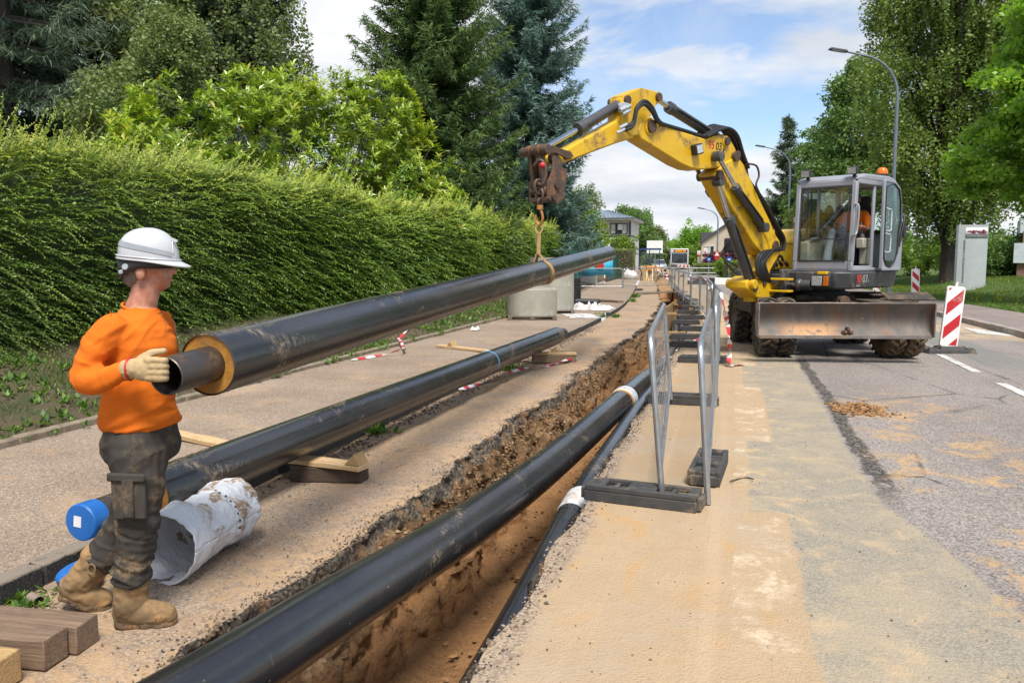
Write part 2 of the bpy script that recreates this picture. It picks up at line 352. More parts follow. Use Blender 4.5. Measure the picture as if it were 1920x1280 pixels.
    gr = t.math('MULTIPLY', t.math('MULTIPLY', t.step(u, 3.5, 3.6), t.math('SUBTRACT', 1.0, t.step(u, 4.2, 4.3))), 0.7); c = t.mix(t.math('MULTIPLY', gr, t.step(s, 12.0, 14.0)), c, (0.17, 0.175, 0.165))
    # coarse edge beside the trench
    ez = t.math('SUBTRACT', 1.0, t.step(t.math('ADD', u, t.math('MULTIPLY', wob, 0.9)), -0.83, -0.76)); ec, eh = aggregate(t, v, [(0.31, 0.235, 0.165), (0.24, 0.185, 0.135), (0.36, 0.28, 0.20), (0.19, 0.15, 0.12)], 80)
    c = t.mix(t.math('MULTIPLY', ez, 0.85), c, ec)
    nb = t.bump(h, 0.6, 0.006); nb = t.bump(t.noise(v, 12, 8, 0.7), 0.45, 0.02, nb); nb = t.bump(t.noise(v, 140, 2, 0.6), 0.25, 0.004, nb)
    return t.pbr(c, 0.9, 0, nb, 0.3)
M_road = mat_road()
def mat_trench():
    t = NT('trench_soil'); v = t.tc.outputs['Object']; n = t.n('ShaderNodeSeparateXYZ'); t.l(v, n.inputs[0]); z = n.outputs[2]
    wob = t.math('MULTIPLY', t.math('SUBTRACT', t.noise(v, 3.5, 5, 0.6), 0.5), 0.16); zz = t.math('ADD', z, wob)
    st, h = aggregate(t, v, [(0.09, 0.075, 0.06), (0.15, 0.12, 0.09), (0.055, 0.05, 0.045), (0.24, 0.185, 0.13)], 60)
    st = t.mix(t.math('MULTIPLY', blotch(t, v, 5, 0.52, 0.66, 3.0), 0.8), st, (0.34, 0.20, 0.095))
    mid, h2 = aggregate(t, v, [(0.27, 0.155, 0.072), (0.20, 0.112, 0.052), (0.32, 0.19, 0.09), (0.42, 0.30, 0.18), (0.16, 0.088, 0.043), (0.26, 0.145, 0.065)], 34)
    mid = t.mix(0.5, mid, t.mix(t.noise(v, 6, 6, 0.6), (0.17, 0.10, 0.05), (0.35, 0.22, 0.12)))
    cl = t.mix(t.noise(t.map(v, (1, 0.5, 2)), 4, 7, 0.65), (0.25, 0.125, 0.05), (0.38, 0.205, 0.09))
    cl = t.mix(t.math('MULTIPLY', t.step(t.noise(t.map(v, (3, 0.35, 9)), 4, 5, 0.6), 0.5, 0.7), 0.45), cl, (0.39, 0.235, 0.115))
    cl = t.mix(t.math('MULTIPLY', t.step(t.noise(v, 11, 6, 0.7), 0.55, 0.7), 0.6), cl, (0.19, 0.088, 0.035))
    c = t.mix(t.step(zz, -0.52, -0.42), cl, mid); c = t.mix(t.step(zz, -0.12, -0.085), c, st)
    nb = t.bump(h2, 0.5, 0.02); nb = t.bump(t.noise(v, 24, 8, 0.75), 1.0, 0.035, nb)
    return t.pbr(c, 0.9, 0, nb, 0.25)
M_trench = mat_trench()
def mat_soil(name, a, b, g=None):
    t = NT(name); v = gvec(t); c = t.mix(t.noise(v, 5, 8, 0.7), a, b); c = t.mix(t.math('MULTIPLY', blotch(t, v, 60, 0.5, 0.7, 1), 0.6), c, (0.045, 0.035, 0.025))
    if g: c = t.mix(blotch(t, v, 1.6, 0.45, 0.62, 4), c, g)
    return t.pbr(c, 0.95, 0, t.bump(t.noise(v, 25, 6, 0.7), 0.8, 0.04), 0.2)
M_verge = mat_soil('verge_soil', (0.075, 0.055, 0.038), (0.15, 0.115, 0.075), (0.06, 0.07, 0.03))
M_lawn = mat_soil('lawn_soil', (0.055, 0.095, 0.02), (0.085, 0.13, 0.03))
M_field = mat_soil('ground_grass', (0.05, 0.075, 0.02), (0.07, 0.10, 0.03))

def sheet(name, S, cols, mat, zfn, label=None):
    """cols: list of functions/constants giving t(s); zfn(t, s)"""
    T = np.stack([np.zeros(len(S)) + (c(S) if callable(c) else c) for c in cols], 1); SS = np.repeat(S[:, None], T.shape[1], 1)
    Z = zfn(T, SS); P = np.stack([T + bend(SS), SS, Z], -1); UV = np.stack([T, SS], -1)
    o = link(name, grid_mesh(name, P, mat, UV)); tag(o, label, kind='structure'); return o
def lerpcols(a, b, n):
    f = lambda k: (lambda s: (a(s) if callable(a) else a) * (1 - k) + (b(s) if callable(b) else b) * k); return [f(k) for k in np.linspace(0, 1, n)]
def nz(amp, sc, seed=0, oct=4): return lambda T, S: amp * fbm(np.stack([T * sc, S * sc, T * 0], -1), oct, seed)
Sn = S_ALL[S_ALL < 80]; Sm = S_ALL[::2]
sheet('sidewalk', Sm, lerpcols(-5.36, -3.2, 26), M_side, lambda T, S: 0.11 + nz(0.006, 1.4, 3)(T, S))
_z = nz(0.012, 2.2, 4, 5)
def zstrip(T, S):
    e = edgeL(S); d = T - e; lip = np.exp(-(d / 0.10) ** 2) * (0.02 * fbm(np.stack([T * 11, S * 11, T * 0], -1), 3, 8)); w = np.clip(-d / 0.05, 0, 1)
    return _z(T, S) * w + lip * w - (1 - w) * 0.0
sheet('work_strip', S_ALL[S_ALL < 200], lerpcols(-3.13, edgeL, 30), M_strip, zstrip)
def zroad(T, S): return nz(0.004, 1.1, 6)(T, S) * np.clip((T - edgeR(S)) / 0.05, 0, 1)
sheet('road', Sm, lerpcols(edgeR, 0.3, 14) + lerpcols(0.4, 5.5, 26), M_road, zroad)
# trench: crusty lip, stony wall, clay floor
prof = [(0.0, 0.0, 'L'), (0.012, -0.02, 'L'), (0.01, -0.05, 'L'), (0.0, -0.09, 'L'), (0.03, -0.14, 'L')] + [(0.03 + 0.14 * k / 30 + (0.05 if k > 21 else 0), -0.14 - 1.06 * k / 30, 'L') for k in range(1, 31)] + \
       [(0.27, -1.235, 'L'), (0.33, -1.25, 'L')] + [(-0.72 + 0.6 * k / 8, -1.28 + 0.02 * k / 8, 'R') for k in range(9)] + [(-0.11 + 0.06 * k / 9, -1.24 + 1.10 * k / 9, 'R') for k in range(10)] + [(-0.02, -0.09, 'R'), (-0.01, -0.04, 'R'), (0.0, 0.0, 'R')]
St = S_ALL[S_ALL < 75]; dep = np.clip((64 - St) / 2.5, 0.02, 1) * (0.64 + 0.36 * np.clip((St - 9) / 10, 0, 1))
T = np.stack([(edgeL(St) if e == 'L' else edgeR(St)) + a for a, z, e in prof], 1); Z = np.stack([z * dep for a, z, e in prof], 1); SS = np.repeat(St[:, None], T.shape[1], 1)
q = np.stack([T, SS, Z], -1); w = np.clip(-Z / 0.05, 0, 1)
rough = np.where(Z > -0.6, 1.0, 0.65)
T2 = T + w * rough * (0.05 * fbm(q * 5.5, 4, 31) + 0.03 * np.abs(fbm(q * 17, 4, 33)) + 0.02 * fbm(q * np.array([30, 30, 60]), 2, 34)); Z2 = Z + w * (0.035 * fbm(q * 6 + 9, 4, 37) + 0.02 * fbm(q * 24 + 3, 2, 38))
tro = link('trench', grid_mesh('trench', np.stack([T2 + bend(SS), SS, Z2], -1), M_trench, np.stack([T, SS], -1))); tag(tro, kind='structure')
# verge rising to the hedge, right pavement and lawn, land to the horizon
zv = lambda T, S: 0.10 + np.clip((-5.45 - T) / 2.4, 0, 1) ** 1.2 * 0.42 + nz(0.035, 2.5, 12, 5)(T, S) * np.clip((-5.45 - T) / 0.3, 0, 1)
sheet('verge', Sm, lerpcols(-9.5, -5.44, 34), M_verge, zv)
sheet('ground', S_ALL[::6], [-420, -200, -90, -40, -20, -12, -9.5], M_field, lambda T, S: 0.52 + 0 * T)
sheet('pavement', Sm[::2], lerpcols(5.66, 7.6, 6), M_rpav, lambda T, S: 0.12 + 0 * T)
zl = lambda T, S: 0.10 + np.clip((T - 11.2) / 1.9, 0, 1) ** 1.5 * 0.40 + nz(0.04, 0.6, 14)(T, S) * np.clip((T - 7.6), 0, 1)
sheet('lawn', Sm[::2], [7.6, 8, 8.6, 9.4, 10.4, 11.2, 11.7, 12.2, 12.7, 13.2, 14, 15, 18, 24, 40, 90, 200, 420], M_lawn, zl)

M_kerb = pmat('old_concrete_edging', (0.27, 0.215, 0.155), (0.18, 0.145, 0.105), 7, 0.95, bump=0.6, bscale=40, bdist=0.01, dirt=(0.10, 0.08, 0.055), damt=0.6)
M_kerbR = pmat('kerb_concrete', (0.34, 0.29, 0.24), (0.22, 0.19, 0.16), 5, 0.9, bump=0.4, bscale=40)
def mat_tar():
    t = NT('tarred_kerb_face'); v = t.tc.outputs['Object']; n = t.n('ShaderNodeSeparateXYZ'); t.l(v, n.inputs[0])
    g = t.noise(v, 90, 4, 0.7); c = t.mix(t.step(g, 0.4, 0.7), (0.018, 0.018, 0.019), (0.075, 0.07, 0.066))
    top = t.step(t.math('ADD', n.outputs[2], t.math('MULTIPLY', t.math('SUBTRACT', t.noise(v, 12, 5), 0.5), 0.05)), 0.098, 0.112); c = t.mix(t.math('MULTIPLY', top, 0.9), c, (0.25, 0.205, 0.16))
    bot = t.math('SUBTRACT', 1.0, t.step(t.math('ADD', n.outputs[2], t.math('MULTIPLY', t.math('SUBTRACT', t.noise(v, 6, 5), 0.5), 0.07)), 0.0, 0.02)); c = t.mix(t.math('MULTIPLY', bot, 0.7), c, (0.21, 0.15, 0.095))
    return t.pbr(c, 0.85, 0, t.bump(g, 0.8, 0.01), 0.4)
M_tar = mat_tar()
def kerb_row(name, label, t0, t1, z0, z1, s0, s1, L, mat, skip=()):
    root = thing(name, label, None); root['kind'] = 'structure'; k = 0; s = s0; shared = None
    while s < s1:
        if not any(a < s < b for a, b in skip):
            m = MB(); g = 0.012; mb = (t0 + t1) / 2
            m.box((0, 0, (z0 + z1) / 2), (t1 - t0, L - g, z1 - z0))
            if shared is None:
                me = m.mesh('kerb_stone', mat); shared = me
            o = link('kerb_stone', shared, root, (mb + float(bend(s + L / 2)) + random.uniform(-.006, .006), s + L / 2, random.uniform(-.006, .006)), (0, 0, math.atan2(-(float(bend(s + L)) - float(bend(s))), L) + random.uniform(-.004, .004)))
            b = o.modifiers.new('bevel', 'BEVEL'); b.width = 0.012; b.segments = 2
        s += L
    return root
kerb_row('edging_kerb', 'low weathered concrete edging between the sidewalk and the grassy verge', -5.45, -5.35, -0.1, 0.165, -2.0, 44, 1.0, M_kerb)
kerb_row('step_kerb', 'tarred black kerb step beside the work strip', -3.23, -3.115, -0.2, 0.115, 0.0, 20, 1.0, M_tar)
kerb_row('step_kerb', 'tarred black kerb step further down the sidewalk', -3.23, -3.115, -0.2, 0.115, 21.8, 44, 1.0, M_tar)
kerb_row('road_kerb', 'pale concrete kerb along the right pavement', 5.5, 5.66, -0.2, 0.125, 4.0, 80, 2.0, M_kerbR)
M_paint = pmat('road_paint', (0.62, 0.61, 0.58), (0.45, 0.43, 0.40), 5, 0.7, bump=0.3, bscale=90, dirt=(0.25, 0.21, 0.18), damt=0.5, dscale=9)
def marking(pts, label, z=0.006, group=None):
    m = MB(); n = len(pts); m.add([(x, y, z) for x, y in pts] + [(x, y, z - 0.02) for x, y in pts], [tuple(range(n)), tuple(range(2 * n - 1, n - 1, -1))] + [(i, i + n, (i + 1) % n + n, (i + 1) % n) for i in range(n)])
    o = m.build('road_marking', M_paint, smooth=False); tag(o, label, kind='structure', group=group)
for a, b in ((8.6, 11.3), (12.4, 14.5), (19, 21.5)): marking([(3.17, a), (3.29, a), (3.29, b), (3.17, b)], 'white dashed centre line on the road', 0.008, 'centre line dashes')
marking([(4.9, 18.9), (5.45, 18.2), (5.45, 18.9), (5.0, 20.6)], 'white paint wedge at the road edge', 0.008)
marking([(5.75, 16.5), (6.05, 16.5), (6.25, 18.6), (5.95, 18.6)], 'white painted block on the right pavement', 0.128)

# loose stones, crumbs
OCT = np.array([(1, 0, 0), (0, 1, 0), (-1, 0, 0), (0, -1, 0), (0, 0, 1), (0, 0, -1)], float)
OCF = np.array([(0, 1, 4), (1, 2, 4), (2, 3, 4), (3, 0, 4), (1, 0, 5), (2, 1, 5), (3, 2, 5), (0, 3, 5)])
def stones(name, label, T, S, Z, size, mat):
    n = len(T); P = np.stack([T + bend(S), S, Z], -1); sc = size[:, None] * rng.uniform(0.6, 1.3, (n, 3)); sc[:, 2] *= 0.7
    a = rng.uniform(0, 6.28, n); v = OCT[None] * sc[:, None] * rng.uniform(0.75, 1.25, (n, 6, 1)); c, s_ = np.cos(a)[:, None], np.sin(a)[:, None]
    x = v[..., 0] * c - v[..., 1] * s_; y = v[..., 0] * s_ + v[..., 1] * c; v = np.stack([x, y, v[..., 2]], -1) + P[:, None]
    V = v[:, OCF].reshape(-1, 3); at = np.repeat(rng.uniform(0, 1, n), 24)
    o = link(name, np_mesh(name, V, 3, mat, {'tint': at})); tag(o, label, kind='stuff'); return o
def mat_stone(name, cols):
    t = NT(name); c = t.ramp(t.attr('tint'), [(i / len(cols), k) for i, k in enumerate(cols)], 'CONSTANT'); c = t.mix(0.35, c, t.noise(t.tc.outputs['Object'], 60, 3), 'MULTIPLY'); return t.pbr(c, 0.92, 0, None, 0.3)
M_st1 = mat_stone('loose_stone', [(0.27, 0.20, 0.14), (0.12, 0.10, 0.085), (0.40, 0.33, 0.26), (0.20, 0.12, 0.065), (0.06, 0.055, 0.05)])
M_st4 = mat_stone('wall_stone', [(0.27, 0.16, 0.08), (0.20, 0.115, 0.058), (0.36, 0.25, 0.15), (0.16, 0.092, 0.048), (0.30, 0.18, 0.09)])
M_st3 = mat_stone('asphalt_crumb', [(0.10, 0.08, 0.06), (0.18, 0.135, 0.095), (0.06, 0.052, 0.045), (0.28, 0.20, 0.13), (0.14, 0.105, 0.075)])
M_st2 = mat_stone('clay_crumb', [(0.30, 0.16, 0.07), (0.22, 0.115, 0.05), (0.36, 0.20, 0.09)])
n = 2600; S = 1.5 + 13.5 * rng.uniform(0, 1, n) ** 1.3; d = np.abs(rng.normal(0, 0.075, n)); T = edgeL(S) - d + 0.03; stones('gravel', 'crumbled black and brown asphalt along the trench lip', T, S, 0.004 + 0 * S, rng.uniform(0.002, 0.0075, n) * (1.4 - d * 3).clip(.5, 1.4), M_st3)
n = 2600; S = 1.5 + 17 * rng.uniform(0, 1, n); T = -3.10 + np.abs(rng.normal(0, 0.11, n)); stones('gravel', 'loose stones and dirt at the foot of the kerb step', T, S, 0.004 + 0 * S, rng.uniform(0.004, 0.017, n), M_st1)
n = 650; S = 2 + 10 * rng.uniform(0, 1, n) ** 1.3; T = rng.uniform(-0.8, 2.0, n); stones('gravel', 'small dark stones scattered over the dusty road edge', T, S, 0.003 + 0 * S, rng.uniform(0.002, 0.007, n), M_st1)
n = 1500; S = 2 + 12 * rng.uniform(0, 1, n); T = edgeR(S) + np.abs(rng.normal(0, 0.06, n)) - 0.02; stones('gravel', 'broken crumbs along the right edge of the trench', T, S, 0.002 + 0 * S, rng.uniform(0.003, 0.011, n), M_st1)
n = 1100; S = 2 + 16 * rng.uniform(0, 1, n); T = edgeL(S) + rng.uniform(0.2, 1.0, n); stones('rubble', 'clods of wet clay fallen onto the trench floor', T, S, -1.235 * (0.64 + 0.36 * np.clip((S - 9) / 10, 0, 1)) + 0 * S, rng.uniform(0.006, 0.026, n), M_st2)
n = 1700; S = 1.6 + 12 * rng.uniform(0, 1, n) ** 1.2; zz_ = -0.15 - 0.42 * rng.uniform(0, 1, n) ** 1.3; stones('rubble', 'pale stones sticking out of the trench wall below the asphalt', edgeL(S) + .03 + .14 * (-zz_ - .1) + .05 * np.abs(fbm(np.stack([S * 5, zz_ * 5, S * 0], -1), 2, 3)), S, zz_ * .64, rng.uniform(0.006, 0.022, n), M_st4)
n = 900; S = rng.uniform(2, 13, n); T = rng.uniform(-3.0, -2.1, n); stones('gravel', 'fine grit lying on the work strip', T, S, 0.01 + 0 * S, rng.uniform(0.002, 0.007, n), M_st1)
n = 500; A = rng.normal(0, 1, (n, 2)); S = 8.9 + A[:, 1] * 0.16; T = 1.27 + A[:, 0] * 0.13; stones('dirt', 'heap of orange clay clods dropped on the road', T, S, 0.01 + 0.06 * np.exp(-(A ** 2).sum(1) / 1.2) * rng.uniform(0, 1, n), rng.uniform(0.008, 0.03, n), M_st2)
# ================================================================== vegetation
def mat_leaf(name, cols, rough=0.5, trans=0.35, spec=0.4, old=None):
    """leaf colour varies leaf by leaf ('tint'), and from old wood to young tip ('tip')"""
    t = NT(name); c = t.ramp(t.attr('tint'), [(i / max(len(cols) - 1, 1), k) for i, k in enumerate(cols)])
    if old is not None: c = t.mix(t.attr('tip'), old, c)
    b = t.n('ShaderNodeBsdfPrincipled'); t.l(c, b.inputs['Base Color']); b.inputs['Roughness'].default_value = rough; b.inputs['Specular IOR Level'].default_value = spec
    tr = t.n('ShaderNodeBsdfTranslucent'); t.l(t.mix(1.0, c, (1.25, 1.3, 0.6), 'MULTIPLY'), tr.inputs[0]); mx = t.n('ShaderNodeMixShader'); mx.inputs[0].default_value = trans
    t.l(b.outputs[0], mx.inputs[1]); t.l(tr.outputs[0], mx.inputs[2]); t.l(mx.outputs[0], t.out.inputs[0]); return t.m
M_bark = pmat('bark_grey', (0.10, 0.085, 0.07), (0.05, 0.043, 0.037), 5, 0.95, bump=0.9, bscale=14, bdist=0.03, stretch=(1, 1, 0.25))
M_barkd = pmat('bark_dark', (0.055, 0.042, 0.034), (0.03, 0.024, 0.02), 5, 0.95, bump=0.8, bscale=14, bdist=0.03, stretch=(1, 1, 0.3))
M_twig = pmat('twigs', (0.075, 0.062, 0.035), (0.04, 0.034, 0.02), 9, 0.95, bump=0.5, bscale=30)
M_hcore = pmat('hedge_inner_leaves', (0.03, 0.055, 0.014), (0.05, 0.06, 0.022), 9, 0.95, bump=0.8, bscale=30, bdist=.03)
def unit(v): return v / np.maximum(np.linalg.norm(v, axis=-1, keepdims=True), 1e-9)
def rdir(r, n): return unit(r.normal(0, 1, (n, 3)))
def leaf_quads(c, d, w, L, W):
    """diamond leaves: c base, d direction, w width direction"""
    L = np.broadcast_to(np.asarray(L, float), (len(c),))[:, None]; W = np.broadcast_to(np.asarray(W, float), (len(c),))[:, None]
    return np.stack([c, c + d * L * 0.45 + w * W * 0.5, c + d * L, c + d * L * 0.45 - w * W * 0.5], 1).reshape(-1, 3)
def leaf_tris(c, d, w, L, W):
    L = np.broadcast_to(np.asarray(L, float), (len(c),))[:, None]; W = np.broadcast_to(np.asarray(W, float), (len(c),))[:, None]
    return np.stack([c - w * W * 0.5, c + w * W * 0.5, c + d * L], 1).reshape(-1, 3)

# ---- the long hedge
def hedge():
    r = np.random.default_rng(5); root = thing('hedge', 'long shaggy green hedge with yellow-green tops along the sidewalk', 'hedge', (0, 0, 0))
    S = np.arange(2.0, 38.2, 0.2); 
    tf = lambda s: -8.0 + 0.10 * np.sin(s * 0.9) - 0.7 * np.clip((s - 36.6) / 1.5, 0, 1) ** 2
    hf = lambda s: 2.32 + 0.10 * np.sin(s * 0.55 + 1) + 0.06 * np.sin(s * 1.7)
    # woody core
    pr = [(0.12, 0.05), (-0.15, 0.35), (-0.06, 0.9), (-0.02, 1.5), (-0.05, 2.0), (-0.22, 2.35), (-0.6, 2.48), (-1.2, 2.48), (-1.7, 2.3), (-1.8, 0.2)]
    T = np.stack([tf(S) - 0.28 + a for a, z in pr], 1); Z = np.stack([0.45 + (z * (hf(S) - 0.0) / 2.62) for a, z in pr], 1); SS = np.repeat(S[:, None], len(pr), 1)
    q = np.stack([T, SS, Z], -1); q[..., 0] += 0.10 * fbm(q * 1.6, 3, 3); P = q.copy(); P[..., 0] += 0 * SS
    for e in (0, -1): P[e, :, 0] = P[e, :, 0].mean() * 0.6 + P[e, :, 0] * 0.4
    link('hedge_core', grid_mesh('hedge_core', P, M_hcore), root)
    # arching sprays, each set with pairs of tiny leaves
    n = 15500
    s = 2.2 + 35.6 * r.uniform(0, 1, n) ** 1.7; u = r.uniform(0, 1, n); top = u > 0.60; h = hf(s)
    zf = np.where(top, h, 0.10 + (h - 0.1) * (u / 0.60)); tt = np.where(top, tf(s) - 0.25 - r.uniform(0, 1, n) ** 1.3 * 1.5, tf(s) - 0.22 - 0.25 * np.clip((zf / h - 0.82) / 0.18, 0, 1))
    lo = np.clip(1 - zf / 0.5, 0, 1)
    B = np.stack([tt, s, 0.42 + zf - 0.1 * top], -1); B += r.normal(0, 0.05, B.shape)
    up = np.clip((zf / h - 0.45) / 0.55, 0, 1)
    lean = 0.95 + 0.35 * np.sin(s * 0.6) + 0.3 * vnoise(np.stack([s * 0.8, zf * 1.2, s * 0], -1), 4)
    D = np.stack([np.where(top, 0.35 - 0.3 * (tf(s) - tt), 0.70) + r.normal(0, .2, n), lean * 0.8 + r.normal(0, .28, n), 0.25 + 1.15 * up + r.normal(0, .22, n)], -1); D = unit(D)
    L = np.where(top, r.uniform(0.35, 0.62, n), r.uniform(0.5, 1.05, n)); L = L * np.where(top & (r.uniform(0, 1, n) < 0.16), 1.75, 1.0)
    droop = np.where(top, r.uniform(0.0, 0.25, n), r.uniform(0.25, 0.75, n))
    dist = np.hypot(B[:, 0], B[:, 1]); ls = np.clip(dist / 8.5, 0.95, 2.4) * 0.0265; nl = np.clip((L / (ls * 0.50)).astype(int), 8, 36)
    idx = np.repeat(np.arange(n), nl); k = np.concatenate([np.arange(a) for a in nl]); f = (k + 0.5) / nl[idx]
    f2 = 0.12 + 0.88 * f; Lx = L[idx][:, None]
    c = B[idx] + D[idx] * (f2[:, None] * Lx); c[:, 2] -= droop[idx] * (f2 ** 2) * L[idx]; 
    tang = D[idx].copy(); tang[:, 2] -= 2 * droop[idx] * f2; tang = unit(tang)
    side = unit(np.cross(tang, np.array([0, 0, 1.0]) + 0.3 * r.normal(0, 1, (len(idx), 3)))); sg = np.where(k % 2 == 0, 1, -1)[:, None]
    ld = unit(side * sg + tang * 0.55 + r.normal(0, 0.25, side.shape)); wd = unit(np.cross(ld, tang + 0.001) * 0.35 + tang)
    sz = ls[idx] * (1.15 - 0.55 * f) * r.uniform(0.8, 1.25, len(idx))
    V = leaf_tris(c, ld, wd, sz * 1.25, sz * 0.95)
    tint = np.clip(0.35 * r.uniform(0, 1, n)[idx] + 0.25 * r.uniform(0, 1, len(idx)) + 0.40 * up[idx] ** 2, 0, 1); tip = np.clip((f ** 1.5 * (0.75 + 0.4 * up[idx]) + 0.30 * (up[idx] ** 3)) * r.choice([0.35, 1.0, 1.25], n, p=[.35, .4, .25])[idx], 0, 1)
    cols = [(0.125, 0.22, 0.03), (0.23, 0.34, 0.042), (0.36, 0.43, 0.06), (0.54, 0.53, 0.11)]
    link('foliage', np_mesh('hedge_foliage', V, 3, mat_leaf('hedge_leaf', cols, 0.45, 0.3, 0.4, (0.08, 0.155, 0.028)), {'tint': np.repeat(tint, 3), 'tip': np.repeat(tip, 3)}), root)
    # stems of the sprays nearer the camera
    near = np.where(dist < 15)[0]; P4 = []
    for a, b in ((0, .4), (.4, .75), (.75, 1.0)):
        p0 = B[near] + D[near] * (a * L[near])[:, None]; p0[:, 2] -= droop[near] * a * a * L[near]; p1 = B[near] + D[near] * (b * L[near])[:, None]; p1[:, 2] -= droop[near] * b * b * L[near]
        wv = unit(np.cross(p1 - p0, np.array([0.6, 0.2, 0.7]))) * 0.0028; P4.append(np.stack([p0 - wv, p0 + wv, p1 + wv * .7, p1 - wv * .7], 1).reshape(-1, 3))
    link('stems', np_mesh('hedge_stems', np.concatenate(P4), 4, M_twig), root)
    for o in root.children: o['kind'] = 'stuff' if o.name.startswith(('foliage', 'stems')) else 'thing'
hedge()

def limb_tubes(m, paths, n=6):
    for p, r0, r1 in paths:
        N = len(p); m.tube(p, [r0 + (r1 - r0) * i / (N - 1) for i in range(N)], n, caps=False)

def conifer(label, x, y, z0, H, R, zmin, leafm, seed, whorl=0.42, nb=7, droop=0.25, tuft=(0.17, 0.05), dens=1.0, hang=0.0, gap=0.0, prow=0.85, trunk=0.2, lim=None):
    r = np.random.default_rng(seed); root = thing('conifer_tree', label, 'tree', (x, y, z0))
    m = MB(); m.tube([(0, 0, -0.2), (0.03, 0, H * 0.3), (-0.03, 0.02, H * 0.7), (0, 0, H)], [trunk, trunk * .75, trunk * .4, 0.02], 9, caps=False)
    C, D, T = [], [], []; z = zmin; br = []
    while z < (lim or H * 0.99):
        f = 1 - z / H; Lm = R * f ** prow
        for b in range(nb):
            if r.uniform() < gap: continue
            az = r.uniform(0, 6.283); L = Lm * r.uniform(0.62, 1.12); 
            if L < 0.15: continue
            zz = z + r.uniform(-.5, .5) * whorl; up = 0.35 * (1 - f) - droop * f + r.uniform(-.08, .08)
            N = max(int(L / 0.16 * dens), 3); q = np.linspace(0.08, 1, N); o = np.array([math.cos(az), math.sin(az), 0])
            P = o[None] * (q * L)[:, None]; P[:, 2] = zz + up * q * L - 0.10 * L * np.sin(q * 3.1) + 0.16 * L * q ** 3
            br.append(([(0, 0, zz), tuple(P[N // 2]), tuple(P[-1])], 0.012 + 0.014 * L, 0.006))
            sd = np.array([-o[1], o[0], 0]); 
            for sgn in (-1, 1, 0):
                tl = (0.10 + 0.42 * L * (1 - q) ** 0.8 * 0.55 + 0.12) * r.uniform(0.6, 1.2, N) if sgn else np.full(N, 0.16)
                td = unit(o[None] * 0.85 + sd[None] * sgn * 0.95 + np.array([0, 0, -0.10 - hang]) + r.normal(0, .16, (N, 3)))
                nt = np.clip((tl / (tuft[0] * 0.42)).astype(int), 1, 9); ix = np.repeat(np.arange(N), nt); kk = np.concatenate([np.arange(a) for a in nt]); ff = (kk + r.uniform(0, 1, len(kk))) / nt[ix]
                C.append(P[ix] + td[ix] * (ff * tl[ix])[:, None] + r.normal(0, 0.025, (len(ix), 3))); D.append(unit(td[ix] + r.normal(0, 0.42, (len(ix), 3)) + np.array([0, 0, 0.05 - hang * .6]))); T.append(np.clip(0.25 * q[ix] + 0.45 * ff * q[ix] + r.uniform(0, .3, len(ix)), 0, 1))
        z += whorl * r.uniform(0.75, 1.2)
    C, D, T = np.concatenate(C), np.concatenate(D), np.concatenate(T); n = len(C)
    limb_tubes(m, br, 4); m.build('trunk', M_barkd, root)
    K = 6; C = np.repeat(C, K, 0) + r.normal(0, tuft[0] * .16, (n * K, 3)); D = unit(np.repeat(D, K, 0) + r.normal(0, .38, (n * K, 3))); T = np.clip(np.repeat(T, K) + r.uniform(-.15, .15, n * K), 0, 1); n = len(C)
    w = unit(np.cross(D, rdir(r, n))); sc = r.uniform(0.6, 1.1, n)
    o = link('crown', np_mesh('crown', leaf_tris(C, D, w, tuft[0] * sc, tuft[1] * .42 * sc), 3, leafm, {'tint': np.repeat(T, 3)}), root); return n

